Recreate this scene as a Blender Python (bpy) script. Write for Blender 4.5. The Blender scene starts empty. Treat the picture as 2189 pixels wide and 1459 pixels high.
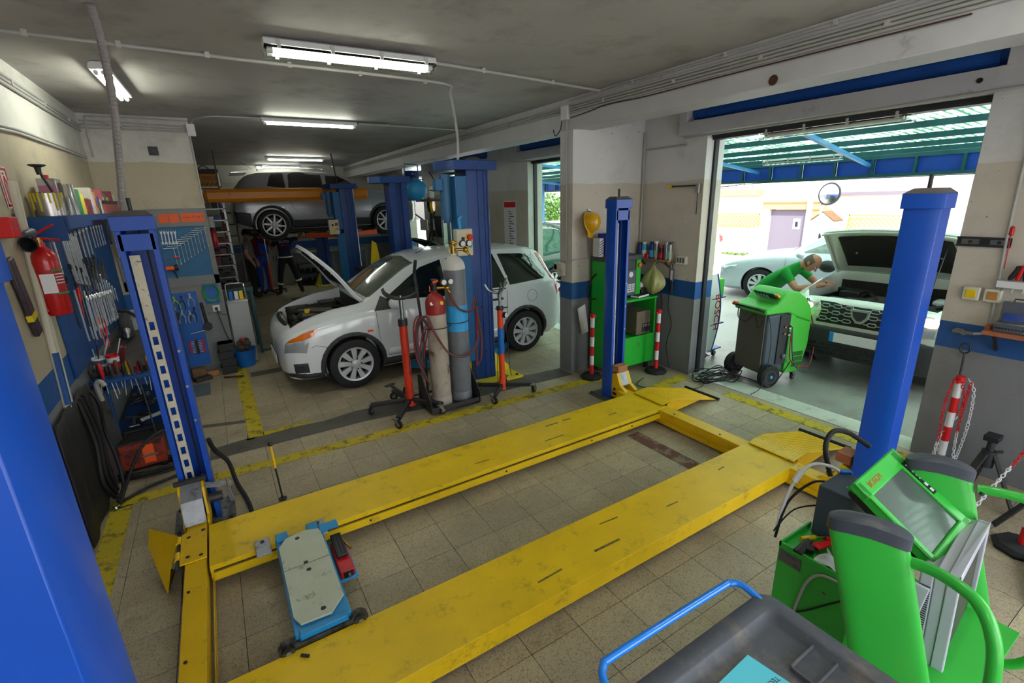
import bpy, bmesh, math, random
from math import sin, cos, pi, radians as rad
from mathutils import Vector as V, Matrix, Euler
from mathutils.geometry import delaunay_2d_cdt
from mathutils.bvhtree import BVHTree
random.seed(7)
sc = bpy.context.scene
COL = sc.collection

# ---------------------------------------------------------------- camera
YAW, PIT, ROL = rad(31.308), rad(16.622), rad(-1.6457)
fwd = V((sin(YAW)*cos(PIT), cos(YAW)*cos(PIT), -sin(PIT)))
rt0 = V((cos(YAW), -sin(YAW), 0)); up0 = rt0.cross(fwd)
rt = cos(ROL)*rt0 + sin(ROL)*up0; up = rt.cross(fwd)
cam = bpy.data.objects.new('camera', bpy.data.cameras.new('camera'))
COL.objects.link(cam)
mw = Matrix((( rt.x, up.x, -fwd.x, 0), (rt.y, up.y, -fwd.y, 0), (rt.z, up.z, -fwd.z, 2.2), (0, 0, 0, 1)))
cam.matrix_world = mw
cam.data.sensor_width = 36; cam.data.lens = 36*1019.38/2189
cam.data.clip_start = 0.05; cam.data.clip_end = 200
sc.camera = cam

# ---------------------------------------------------------------- world, sun, exposure
w = bpy.data.worlds.new('world'); sc.world = w; w.use_nodes = True
nt = w.node_tree; bg = nt.nodes['Background']
sky = nt.nodes.new('ShaderNodeTexSky'); sky.sky_type = 'NISHITA'
sky.sun_disc = False; sky.sun_elevation = rad(52); sky.sun_rotation = rad(120)
sky.air_density = 1.2; sky.dust_density = 3.0
hsv = nt.nodes.new('ShaderNodeHueSaturation'); hsv.inputs['Saturation'].default_value = 0.35
nt.links.new(sky.outputs[0], hsv.inputs['Color']); nt.links.new(hsv.outputs[0], bg.inputs[0])
bg.inputs[1].default_value = .55
sun = bpy.data.objects.new('sun', bpy.data.lights.new('sun', 'SUN')); COL.objects.link(sun)
sun.data.energy = 4.5; sun.data.angle = rad(1.0); sun.data.color = (1, .95, .86)
sun.rotation_euler = (rad(40), rad(0), rad(-60))
sc.view_settings.view_transform = 'Standard'; sc.view_settings.look = 'None'
sc.view_settings.gamma = 1; sc.view_settings.use_curve_mapping = False
sc.view_settings.exposure = 0.95
TUBE = 30.0            # strength of the fluorescent tubes
sc.cycles.max_bounces = 7; sc.cycles.diffuse_bounces = 4; sc.cycles.glossy_bounces = 3
sc.cycles.transmission_bounces = 5; sc.cycles.sample_clamp_indirect = 6
sc.cycles.use_denoising = True

# ---------------------------------------------------------------- materials
def lin(h):
    if not isinstance(h, str): return tuple(h)[:3]
    h = h.lstrip('#'); c = [int(h[i:i+2], 16)/255 for i in (0, 2, 4)]
    return tuple(x/12.92 if x <= .04045 else ((x+.055)/1.055)**2.4 for x in c)
MATS = {}
def mat(name, col, rough=.5, metal=0., var=0., vs=6., dirt=None, ds=5., dt=.55, dw=.12, bump=0., bs=40., emit=0., trans=0.,
        alpha=1., coat=0., ior=1.45, ecol=None):
    """procedural principled material: value variation, dirt patches with soft threshold, bump"""
    if name in MATS: return MATS[name]
    m = bpy.data.materials.new(name); m.use_nodes = True; MATS[name] = m
    n = m.node_tree.nodes; L = m.node_tree.links; b = n['Principled BSDF']
    c = lin(col) + (1,)
    b.inputs['Base Color'].default_value = c; b.inputs['Roughness'].default_value = rough
    b.inputs['Metallic'].default_value = metal; b.inputs['IOR'].default_value = ior
    b.inputs['Coat Weight'].default_value = coat; b.inputs['Coat Roughness'].default_value = .05
    b.inputs['Transmission Weight'].default_value = trans; b.inputs['Alpha'].default_value = alpha
    if emit:
        b.inputs['Emission Color'].default_value = lin(ecol or col)+(1,); b.inputs['Emission Strength'].default_value = emit
    g = n.new('ShaderNodeNewGeometry'); out = None
    def noise(sc_, det=4, rg=.6):
        t = n.new('ShaderNodeTexNoise'); t.inputs['Scale'].default_value = sc_; t.inputs['Detail'].default_value = det
        t.inputs['Roughness'].default_value = rg; L.new(g.outputs['Position'], t.inputs['Vector']); return t
    if var:
        t = noise(vs); mr = n.new('ShaderNodeMapRange'); mr.inputs['From Min'].default_value = .3; mr.inputs['From Max'].default_value = .7
        mr.inputs['To Min'].default_value = 1-var; mr.inputs['To Max'].default_value = 1+var*.5
        L.new(t.outputs['Fac'], mr.inputs['Value'])
        mx = n.new('ShaderNodeVectorMath'); mx.operation = 'SCALE'; mx.inputs[0].default_value = c[:3]
        L.new(mr.outputs[0], mx.inputs['Scale']); out = mx.outputs[0]
    if dirt:
        t = noise(ds, 7, .72); mr = n.new('ShaderNodeMapRange')
        mr.inputs['From Min'].default_value = dt; mr.inputs['From Max'].default_value = dt+dw
        L.new(t.outputs['Fac'], mr.inputs['Value'])
        mx = n.new('ShaderNodeMix'); mx.data_type = 'RGBA'; mx.inputs[6].default_value = c; mx.inputs[7].default_value = lin(dirt)+(1,)
        if out: L.new(out, mx.inputs[6])
        L.new(mr.outputs[0], mx.inputs[0]); out = mx.outputs[2]
    if out: L.new(out, b.inputs['Base Color'])
    if bump:
        t = noise(bs, 5); bp = n.new('ShaderNodeBump'); bp.inputs['Strength'].default_value = bump; bp.inputs['Distance'].default_value = .01
        L.new(t.outputs['Fac'], bp.inputs['Height']); L.new(bp.outputs[0], b.inputs['Normal'])
    return m

# ---------------------------------------------------------------- mesh builder
def frame(a, b):
    d = (V(b)-V(a)).normalized(); u = d.cross(V((0, 0, 1)))
    if u.length < 1e-3: u = d.cross(V((1, 0, 0)))
    u.normalize(); return d, u, d.cross(u)
def cr(pts, n=6, closed=False):
    P = [V(p) for p in pts]; out = []; N = len(P)
    for i in range(N if closed else N-1):
        if closed: a, b, c, d = P[i-1], P[i], P[(i+1) % N], P[(i+2) % N]
        else: a, b, c, d = P[max(i-1, 0)], P[i], P[i+1], P[min(i+2, N-1)]
        for k in range(n):
            t = k/n
            out.append(.5*((2*b)+(c-a)*t+(2*a-5*b+4*c-d)*t*t+(3*b-3*c+d-a)*t**3))
    if not closed: out.append(P[-1])
    return out
class MB:
    def __init__(s): s.v = []; s.f = []; s.M = None
    def add(s, vs, fs):
        o = len(s.v)
        s.v += [tuple(s.M @ V(p)) if s.M else tuple(p) for p in vs]
        s.f += [tuple(i+o for i in f) for f in fs]; return s
    def box(s, x0, x1, y0, y1, z0, z1):
        if x0 > x1: x0, x1 = x1, x0
        if y0 > y1: y0, y1 = y1, y0
        if z0 > z1: z0, z1 = z1, z0
        return s.add([(x0,y0,z0),(x1,y0,z0),(x1,y1,z0),(x0,y1,z0),(x0,y0,z1),(x1,y0,z1),(x1,y1,z1),(x0,y1,z1)],
                     [(0,3,2,1),(4,5,6,7),(0,1,5,4),(1,2,6,5),(2,3,7,6),(3,0,4,7)])
    def bx(s, c, sz, rot=(0,0,0)):
        R = Euler(rot).to_matrix(); h = [k/2 for k in sz]; vs = []
        for z in (-1, 1):
            for x, y in ((-1,-1),(1,-1),(1,1),(-1,1)): vs.append(R @ V((x*h[0], y*h[1], z*h[2])) + V(c))
        return s.add(vs, [(0,3,2,1),(4,5,6,7),(0,1,5,4),(1,2,6,5),(2,3,7,6),(3,0,4,7)])
    def bar(s, a, b, w, h):
        """square bar a->b, w sideways, h other way"""
        d, u, v = frame(a, b); vs = []
        for p in (V(a), V(b)):
            for i, j in ((-1,-1),(1,-1),(1,1),(-1,1)): vs.append(p+u*i*w/2+v*j*h/2)
        return s.add(vs, [(0,3,2,1),(4,5,6,7),(0,1,5,4),(1,2,6,5),(2,3,7,6),(3,0,4,7)])
    def cyl(s, a, b, r, r2=None, n=14, caps=True):
        r2 = r if r2 is None else r2; d, u, v = frame(a, b); vs = []
        for p, q in ((V(a), r), (V(b), r2)):
            for i in range(n): t = 2*pi*i/n; vs.append(p+(u*cos(t)+v*sin(t))*q)
        fs = [(i, n+i, n+(i+1) % n, (i+1) % n) for i in range(n)]
        if caps: fs += [tuple(range(n)), tuple(range(2*n-1, n-1, -1))]
        return s.add(vs, fs)
    def tube(s, pts, r, n=8, closed=False):
        P = [V(p) for p in pts]; N = len(P); vs = []; fs = []
        d = (P[1]-P[0]).normalized(); _, u, _v = frame(P[0], P[1])
        for i in range(N):
            if closed: t = (P[(i+1) % N]-P[i-1]).normalized()
            else: t = (P[min(i+1, N-1)]-P[max(i-1, 0)]).normalized()
            u = (u - t*u.dot(t))
            if u.length < 1e-6: u = frame((0,0,0), t)[1]
            u.normalize(); v = t.cross(u); rr = r(i/(N-1)) if callable(r) else r
            for k in range(n): a = 2*pi*k/n; vs.append(P[i]+(u*cos(a)+v*sin(a))*rr)
        for i in range(N if closed else N-1):
            j = (i+1) % N
            for k in range(n): fs.append((i*n+k, i*n+(k+1) % n, j*n+(k+1) % n, j*n+k))
        if not closed: fs += [tuple(range(n-1, -1, -1)), tuple((N-1)*n+k for k in range(n))]
        return s.add(vs, fs)
    def lathe(s, prof, n=20, o=(0,0,0), ax=(0,0,1), cap=True):
        """prof = [(r,h)...] turned round axis ax through o"""
        d, u, v = frame((0,0,0), ax); vs = []; fs = []; N = len(prof)
        for r, h in prof:
            for i in range(n): t = 2*pi*i/n; vs.append(V(o)+d*h+(u*cos(t)+v*sin(t))*max(r, 1e-5))
        for j in range(N-1):
            for i in range(n): fs.append((j*n+i, (j+1)*n+i, (j+1)*n+(i+1) % n, j*n+(i+1) % n))
        if cap and prof[0][0] > 1e-4: fs.append(tuple(range(n)))
        if cap and prof[-1][0] > 1e-4: fs.append(tuple((N-1)*n+i for i in range(n-1, -1, -1)))
        return s.add(vs, fs)
    def prism(s, poly, a, b, ax='y'):
        """polygon (u,v) extruded along ax from a to b"""
        k = {'x': lambda u, v, w: (w, u, v), 'y': lambda u, v, w: (u, w, v), 'z': lambda u, v, w: (u, v, w)}[ax]
        n = len(poly); vs = [k(u, v, a) for u, v in poly]+[k(u, v, b) for u, v in poly]
        return s.add(vs, [tuple(range(n-1, -1, -1)), tuple(range(n, 2*n))]+[(i, (i+1) % n, n+(i+1) % n, n+i) for i in range(n)])
    def sph(s, c, r, n=12, m=8, sc_=(1,1,1), rot=None):
        vs = []; R = Euler(rot).to_matrix() if rot else None
        for j in range(m+1):
            p = pi*j/m
            for i in range(n):
                t = 2*pi*i/n; q = V((sin(p)*cos(t)*r*sc_[0], sin(p)*sin(t)*r*sc_[1], cos(p)*r*sc_[2]))
                if R: q = R @ q
                vs.append(q+V(c))
        return s.add(vs, [(j*n+i, (j+1)*n+i, (j+1)*n+(i+1) % n, j*n+(i+1) % n) for j in range(m) for i in range(n)])
    def sheet(s, f, nu, nv):
        vs = [f(i/nu, j/nv) for j in range(nv+1) for i in range(nu+1)]
        return s.add(vs, [(j*(nu+1)+i, j*(nu+1)+i+1, (j+1)*(nu+1)+i+1, (j+1)*(nu+1)+i) for j in range(nv) for i in range(nu)])
    def merge(s, mesh, M=None):
        M = M or Matrix(); return s.add([M @ v.co for v in mesh.vertices], [tuple(p.vertices) for p in mesh.polygons])

def mesh_of(mb, name, m, fix=True, smooth=35):
    me = bpy.data.meshes.new(name); me.from_pydata(mb.v, [], mb.f); me.validate()
    if fix:
        bm = bmesh.new(); bm.from_mesh(me); bmesh.ops.remove_doubles(bm, verts=bm.verts, dist=1e-6)
        bmesh.ops.recalc_face_normals(bm, faces=bm.faces); bm.to_mesh(me); bm.free()
    if smooth:
        me.polygons.foreach_set('use_smooth', [True]*len(me.polygons)); me.set_sharp_from_angle(angle=rad(smooth))
    if isinstance(m, str): m = MATS[m]
    me.materials.append(m); return me
def obj(name, mb, m, parent=None, bev=0., label=None, solid=0., sub=0, fix=True, smooth=35, loc=None, kind=None, boff=-1):
    me = mb if isinstance(mb, bpy.types.Mesh) else mesh_of(mb, name, m, fix, smooth)
    o = bpy.data.objects.new(name, me); COL.objects.link(o)
    if parent: o.parent = parent
    if loc: o.location = loc
    if solid: md = o.modifiers.new('solid', 'SOLIDIFY'); md.thickness = solid; md.offset = boff
    if sub: md = o.modifiers.new('sub', 'SUBSURF'); md.levels = md.render_levels = sub
    if bev: md = o.modifiers.new('bevel', 'BEVEL'); md.width = bev; md.segments = 2; md.limit_method = 'ANGLE'; md.angle_limit = rad(40)
    if label: o['label'] = label
    if kind: o['kind'] = kind
    return o
def thing(name, label, cat, loc=(0,0,0), rz=0., group=None, rot=None):
    o = bpy.data.objects.new(name, None); COL.objects.link(o); o.empty_display_size = .1
    o.location = loc; o.rotation_euler = rot or (0, 0, rz)
    o['label'] = label; o['category'] = cat
    if group: o['group'] = group
    return o
def tag(o, label, cat, group=None, kind=None):
    o['label'] = label; o['category'] = cat
    if group: o['group'] = group
    if kind: o['kind'] = kind
    return o
def struct(name, mb, m, parent=None, **k):
    o = obj(name, mb, m, parent, **k)
    if not parent: o['kind'] = 'structure'
    return o
def dup(root, loc=None, rz=None, label=None, group=None, scale=None, rot=None):
    r = root.copy(); COL.objects.link(r)
    if loc is not None: r.location = loc
    if rz is not None: r.rotation_euler = (0, 0, rz)
    if rot is not None: r.rotation_euler = rot
    if scale: r.scale = scale
    if label: r['label'] = label
    if group: r['group'] = group
    for ch in list(root.children):
        c = ch.copy(); COL.objects.link(c); c.parent = r
        for g in ch.children: d = g.copy(); COL.objects.link(d); d.parent = c
    return r
def text(s, size, m, parent=None, loc=(0,0,0), rot=(0,0,0), ext=.0006, name='lettering', ax='CENTER', M=None):
    cu = bpy.data.curves.new('t', 'FONT'); cu.body = s; cu.size = size; cu.extrude = ext; cu.align_x = ax; cu.align_y = 'CENTER'
    t = bpy.data.objects.new('t', cu); COL.objects.link(t)
    bpy.context.view_layer.update()
    me = bpy.data.meshes.new_from_object(t.evaluated_get(bpy.context.evaluated_depsgraph_get()))
    bpy.data.objects.remove(t); me.name = name; me.materials.clear(); me.materials.append(MATS[m] if isinstance(m, str) else m)
    o = bpy.data.objects.new(name, me); COL.objects.link(o)
    if parent: o.parent = parent
    if M is not None: o.matrix_local = M
    else: o.location = loc; o.rotation_euler = rot
    return o
def wheelc(mb, c, r, w, ax=(1,0,0), n=16):
    a = V(ax).normalized()*w/2; return mb.cyl(V(c)-a, V(c)+a, r, n=n)
def caster(t, x, y, r=.04, h=.11, ang=0, z0=0., nm='caster'):
    """fork + wheel; local coords, wheel touches z0"""
    f = MB(); d = V((cos(ang), sin(ang), 0)); s = V((-sin(ang), cos(ang), 0)); c = V((x, y, z0+r)); q = c - d*r*.7
    for k in (-1, 1):
        f.add([c+s*k*r*.42+d*r*.25-V((0,0,r*.3)), c+s*k*r*.42-d*r*.25, V((q.x, q.y, z0+h-.01))+s*k*r*.42-d*r*.6, V((q.x, q.y, z0+h-.01))+s*k*r*.42+d*r*.6,
               c+s*k*r*.5+d*r*.25-V((0,0,r*.3)), c+s*k*r*.5-d*r*.25, V((q.x, q.y, z0+h-.01))+s*k*r*.5-d*r*.6, V((q.x, q.y, z0+h-.01))+s*k*r*.5+d*r*.6],
              [(0,1,2,3),(4,7,6,5),(0,4,5,1),(1,5,6,2),(2,6,7,3),(3,7,4,0)])
    f.bx((q.x, q.y, z0+h-.006), (r*1.4, r*1.2, .01), (0,0,ang)); f.cyl((q.x, q.y, z0+h-.006), (q.x, q.y, z0+h+.012), r*.3)
    o = obj(nm, f, MATS['zinc'], t)
    w_ = MB(); w_.lathe([(r*.55,-r*.3),(r*.92,-r*.3),(r,-r*.18),(r,r*.18),(r*.92,r*.3),(r*.55,r*.3)], 18, c, s)
    obj('tyre', w_, MATS['black_rubber'], o)
    h_ = MB(); h_.cyl(c-s*r*.32, c+s*r*.32, r*.5); obj('hub', h_, MATS['zinc'], o)
    return o
for a in [
  ('zinc', '#9a9a98', .38, .85, .15), ('chrome', '#c9ccd0', .16, 1.), ('steel', '#8d8f92', .35, .9, .15), ('dark_steel', '#3b3c40', .5, .6, .2),
  ('black_rubber', '#17171a', .75, 0, .2), ('black_plastic', '#1d1e22', .45), ('grey_plastic', '#4b5361', .5, 0, .06), ('white_plastic', '#d7d8dc', .4),
  ('red_plastic', '#c3131a', .4), ('red_paint', '#b3141b', .35), ('white_paint', '#e4e4e2', .5), ('yellow_plastic', '#dcb800', .45), ('orange_plastic', '#e3561a', .45),
  ('beige_plastic', '#c9c6b8', .5), ('cable_black', '#141416', .6), ('paper', '#e6e5ea', .8), ('cloth_white', '#dcdce2', .9, 0, .12, 30),
  ('green_plastic', '#2f8f4a', .4), ('wood', '#a87243', .7, 0, .25, 12), ('old_wood', '#7a5b3f', .8, 0, .3, 15), ('cardboard', '#a9763e', .85, 0, .1),
  ('blue_plastic', '#1565b8', .4), ('light_blue', '#2f9bdc', .4), ('brass', '#b08a3c', .35, .9), ('skin', '#b57f66', .55), ('dark_hair', '#1c1713', .8, 0, .2, 60)]:
    mat(*a)
# ================================================================ SETTING
def wall_mat(name, top='#cfced0', low='#c2bab0', zb=2.35, zs0=.97, zs1=1.18, wear=.15):
    """painted in bands by height (grey dado, blue stripe, beige, white), scuffed"""
    m = bpy.data.materials.new(name); m.use_nodes = True; MATS[name] = m
    n = m.node_tree.nodes; L = m.node_tree.links; b = n['Principled BSDF']; b.inputs['Roughness'].default_value = .55
    g = n.new('ShaderNodeNewGeometry'); sp = n.new('ShaderNodeSeparateXYZ'); L.new(g.outputs['Position'], sp.inputs[0])
    def no(s, d=4, r=.6, det=None):
        t = n.new('ShaderNodeTexNoise'); t.inputs['Scale'].default_value = s; t.inputs['Detail'].default_value = d; t.inputs['Roughness'].default_value = r
        L.new(g.outputs['Position'], t.inputs[0]); return t
    def step(z, wob, ws):
        t = no(ws, 3); mu = n.new('ShaderNodeMath'); mu.operation = 'MULTIPLY_ADD'; mu.inputs[1].default_value = wob; L.new(t.outputs[0], mu.inputs[0]); L.new(sp.outputs[2], mu.inputs[2])
        gt = n.new('ShaderNodeMath'); gt.operation = 'GREATER_THAN'; gt.inputs[1].default_value = z+wob/2; L.new(mu.outputs[0], gt.inputs[0]); return gt.outputs[0]
    def mix(f, a, c):
        x = n.new('ShaderNodeMix'); x.data_type = 'RGBA'; L.new(f, x.inputs[0])
        for i, q in ((6, a), (7, c)):
            if isinstance(q, str): x.inputs[i].default_value = lin(q)+(1,)
            else: L.new(q, x.inputs[i])
        return x.outputs[2]
    c = mix(step(zs0, .006, 8), '#77787c', '#0d4c8e'); c = mix(step(zs1, .006, 8), c, low); c = mix(step(zb, .1, 1.3), c, top)
    t = no(2.2, 8, .7); mr = n.new('ShaderNodeMapRange'); mr.inputs[1].default_value = .5; mr.inputs[2].default_value = .85; mr.inputs[4].default_value = wear*2.2
    L.new(t.outputs[0], mr.inputs[0]); c = mix(mr.outputs[0], c, '#5d564b')
    t = no(28, 3, .5); mr = n.new('ShaderNodeMapRange'); mr.inputs[1].default_value = .72; mr.inputs[2].default_value = .75; L.new(t.outputs[0], mr.inputs[0])
    c = mix(mr.outputs[0], c, '#6a655c')
    # grime close to the floor, flaked patches
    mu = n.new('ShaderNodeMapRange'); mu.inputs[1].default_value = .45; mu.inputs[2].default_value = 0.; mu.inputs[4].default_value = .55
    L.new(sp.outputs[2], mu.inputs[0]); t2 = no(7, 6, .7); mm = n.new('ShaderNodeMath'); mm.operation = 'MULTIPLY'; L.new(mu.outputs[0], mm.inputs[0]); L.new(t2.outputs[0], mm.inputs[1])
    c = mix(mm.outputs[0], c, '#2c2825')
    L.new(c, b.inputs['Base Color'])
    t = no(18, 6); bp = n.new('ShaderNodeBump'); bp.inputs['Strength'].default_value = .35; bp.inputs['Distance'].default_value = .01; L.new(t.outputs[0], bp.inputs['Height']); L.new(bp.outputs[0], b.inputs['Normal'])
    return m
wall_mat('wall_paint'); wall_mat('wall_paint_left', zb=2.75, top='#c4c2be', low='#aea48f', wear=.25)
wall_mat('wall_paint_back', zb=2.4, top='#b9b8b0', low='#aeaca2')
def terrazzo(name, base, gap=False):
    m = bpy.data.materials.new(name); m.use_nodes = True; MATS[name] = m
    n = m.node_tree.nodes; L = m.node_tree.links; b = n['Principled BSDF']; b.inputs['Roughness'].default_value = .42
    g = n.new('ShaderNodeNewGeometry')
    def mix(f, a, c):
        x = n.new('ShaderNodeMix'); x.data_type = 'RGBA'; L.new(f, x.inputs[0])
        for i, q in ((6, a), (7, c)):
            if isinstance(q, str): x.inputs[i].default_value = lin(q)+(1,)
            else: L.new(q, x.inputs[i])
        return x.outputs[2]
    vo = n.new('ShaderNodeTexVoronoi'); vo.inputs['Scale'].default_value = 170; L.new(g.outputs['Position'], vo.inputs['Vector'])
    rp = n.new('ShaderNodeValToRGB'); e = rp.color_ramp.elements
    e[0].position = 0; e[0].color = lin('#978b74')+(1,); e[1].position = 1; e[1].color = lin('#b8aa8c')+(1,)
    for p, c in ((.12, '#7d7566'), (.22, '#a59b86'), (.5, base), (.8, base), (.92, '#a98d70')):
        q = e.new(p); q.color = lin(c)+(1,)
    sp = n.new('ShaderNodeSeparateColor'); L.new(vo.outputs['Color'], sp.inputs[0]); L.new(sp.outputs[0], rp.inputs[0]); c = rp.outputs[0]
    def no(s, d, r, a, z, to=1.):
        t = n.new('ShaderNodeTexNoise'); t.inputs['Scale'].default_value = s; t.inputs['Detail'].default_value = d; t.inputs['Roughness'].default_value = r
        L.new(g.outputs['Position'], t.inputs[0]); q = n.new('ShaderNodeMapRange'); q.inputs[1].default_value = a; q.inputs[2].default_value = z; q.inputs[4].default_value = to; L.new(t.outputs[0], q.inputs[0]); return q.outputs[0]
    oi = n.new('ShaderNodeObjectInfo')
    mr = n.new('ShaderNodeMapRange'); mr.inputs[3].default_value = .0; mr.inputs[4].default_value = .22; L.new(oi.outputs['Random'], mr.inputs[0]); c = mix(mr.outputs[0], c, '#57504a')
    c = mix(no(.9, 5, .6, .42, .72, .55), c, '#5a5145')
    c = mix(no(6, 9, .8, .56, .74, .6), c, '#2e2a27'); c = mix(no(55, 4, .75, .66, .69, .9), c, '#1d1a18'); c = mix(no(14, 6, .8, .66, .70, .8), c, '#25211e')
    L.new(c, b.inputs['Base Color']); q2 = n.new('ShaderNodeMath'); q2.operation = 'ADD'; q2.inputs[1].default_value = .42; L.new(no(3, 5, .6, .3, .7, .22), q2.inputs[0]); L.new(q2.outputs[0], b.inputs['Roughness'])
    return m
terrazzo('terrazzo', '#b0a285')
mat('grout', '#23201d', .9); mat('cement', '#55524d', .8, var=.25, vs=4, dirt='#2d2a27', ds=6, dt=.55)
mat('yellow_line', '#b9a416', .6, var=.15, vs=9, dirt='#6b6224', ds=9, dt=.5, dw=.1)
mat('ceiling_paint', '#b0adac', .6, var=.08, vs=1.2, dirt='#77726c', ds=1.5, dt=.5, dw=.3, bump=.25, bs=6)
mat('beam_paint', '#bdbcc2', .55, var=.08, vs=3, dirt='#7e7b76', ds=2.5, dt=.62, dw=.15, bump=.2, bs=14)
mat('jamb_paint', '#c2c6bd', .5, var=.1, vs=4, dirt='#5f5a50', ds=14, dt=.7, dw=.03)
mat('marble', '#b9c0b4', .3, var=.12, vs=5, dirt='#8b8f84', ds=4, dt=.55)
mat('forecourt', '#8b8f88', .35, var=.1, vs=1.2, dirt='#595b54', ds=1.1, dt=.5, dw=.3, bump=.1, bs=30)
mat('conduit_grey', '#a9a8a6', .45, var=.1); mat('clip_grey', '#b4b3b0', .5)
mat('shutter_blue', '#1550a8', .4, var=.15, vs=6, dirt='#1c1d22', ds=9, dt=.62)
mat('rust', '#4a2a1e', .8, var=.3, vs=20)

ZC = 3.27
# floor: base slab, tiles (near ones single, far ones joined)
fl = struct('floor', MB().box(-1.3, 5.15, -2.5, 15.7, -.12, -.004), 'grout')
tm = MB().box(-.1508, .1508, -.1508, .1508, -.02, 0); tile_mesh = mesh_of(tm, 'tile', 'terrazzo', smooth=0)
cells = []
for i in range(-3, 17):
    for j in range(-2, 51):
        x = -.06+i*.305+.0; y = .18+j*.305
        if x > 4.83 or x < -1.2 or y > 15.4: continue
        cells.append((x*x+y*y, x, y))
def inview(x, y):
    q = V((x, y, -2.2)); d = q.dot(fwd)
    return d > .4 and abs(q.dot(rt)/d) < 1.15 and abs(q.dot(up)/d) < .78
cells.sort(); seen = [c for c in cells if inview(c[1], c[2])]
for k, (_, x, y) in enumerate(seen[:300]):
    o = bpy.data.objects.new('tile', tile_mesh); COL.objects.link(o); o.parent = fl
    o.location = (x, y, random.uniform(-.0008, .0004)); o.rotation_euler = (0, 0, random.uniform(-.004, .004))
far = MB(); near = set(seen[:300])
for c in cells:
    if c in near: continue
    _, x, y = c; z = random.uniform(-.0015, .0008)
    far.box(x-.1508, x+.1508, y-.1508, y+.1508, -.02, z)
obj('tile_field', far, 'terrazzo', fl, kind='stuff', smooth=0)
# cement strips and yellow lines painted on the floor
ce = MB()
for p in ([(-.36,4.74),(1.04,4.74),(2.2,4.62),(3.68,4.55),(3.68,4.84),(2.2,4.94),(1.02,5.06),(.7,5.0),(.1,5.05),(-.36,4.98)],
          [(-.6,5.62),(-.02,5.44),(-.02,5.52),(-.6,5.70)], [(-.05,4.98),(.0,5.5),(.05,5.5),(.02,4.98)], [(.13,7.0),(.62,7.0),(.62,7.2),(.13,7.2)],
          [(.35,8.2),(.9,8.25),(.9,8.4),(.35,8.35)], [(1.4,12.3),(2.1,12.3),(2.1,12.8),(1.4,12.8)]): ce.prism(p, 0, .0016, 'z')
struct('trim_1', ce, 'cement')
yl = MB()
for p in ([(-1.02,4.30),(-.34,4.33),(.9,4.28),(2.77,4.22),(3.7,4.2),(3.7,4.34),(2.77,4.36),(.9,4.42),(-.34,4.46),(-1.02,4.44)],
          [(-1.02,3.0),(-.88,3.0),(-.88,4.32),(-1.02,4.32)], [(-.03,5.02),(.11,5.0),(.10,7.75),(-.04,7.75)], [(.1,5.0),(.55,5.05),(.55,5.11),(.1,5.09)],
          [(4.62,1.3),(4.77,1.3),(4.77,3.05),(4.62,3.05)], [(4.2,3.55),(4.75,3.6),(4.75,3.75),(4.2,3.7)], [(3.7,4.2),(4.15,4.0),(4.22,4.12),(3.74,4.34)],
          [(.05,10.1),(.12,10.1),(.12,12),(.05,12)], [(1.7,14.75),(3.6,14.75),(3.6,14.85),(1.7,14.85)]): yl.prism(p, .0004, .003, 'z')
struct('trim_2', yl, 'yellow_line')
# red faded strip
struct('trim_3', MB().prism([(3.05,2.05),(3.2,2.05),(3.2,2.95),(3.05,2.95)], .0003, .0012, 'z'), mat('red_stain', '#5c3a30', .7, dirt='#7f6f5c', ds=7, dt=.5, dw=.1))
struct('ceiling', MB().box(-1.3, 5.2, -2.5, 15.7, ZC, ZC+.2), 'ceiling_paint')
struct('wall_left', MB().box(-1.3, -1.07, -2.5, 15.7, -.1, ZC), 'wall_paint_left')
struct('wall_block', MB().box(-1.07, 0, 7.6, 8.05, 0, ZC), 'wall_paint_left')
struct('wall_back', MB().box(-1.3, 5.2, 15.5, 15.7, 0, ZC), 'wall_paint_back')
struct('wall_front', MB().box(-1.3, -.9, -2.7, -2.5, 0, ZC).box(4.6, 5.2, -2.7, -2.5, 0, ZC).box(1.7, 2.0, -2.7, -2.5, 0, ZC).box(-1.3, 5.2, -2.7, -2.5, 2.9, ZC), 'wall_paint')  # unseen wall behind the camera, opened wide for fill daylight
DZ = 2.82
wr = MB()
for a, b in ((-2.5, -1.9), (.0-.3, 1.36), (3.7, 4.95), (7.3, 8.75), (11.06, 12.2), (13.6, 15.5)): wr.box(4.85, 5.15, a, b, 0, ZC)
for a, b in ((-1.9, -.3), (1.36, 3.7), (4.95, 7.3), (8.75, 11.06), (12.2, 13.6)):  # first gap: unseen doorway behind the camera, added to let in light
    wr.box(4.86, 5.15, a, b, DZ, 2.96); wr.box(4.86, 5.15, a, b, 3.11, ZC)
struct('wall_right', wr, 'wall_paint')
p = MB().box(3.703, 4.85, 4.62, 4.86, 0, ZC); struct('wall_pillar', p, 'wall_paint')
bm_ = MB().box(3.7, 4.02, -2.5, 15.5, 2.94, ZC); struct('ceiling_beam', bm_, 'beam_paint', bev=.008)
struct('trim_4', MB().box(4.86, 5.13, 1.36, 3.7, -.1, .006), 'marble'); struct('trim_5', MB().box(4.86, 5.13, 4.95, 7.3, -.1, .006), 'marble')
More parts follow.
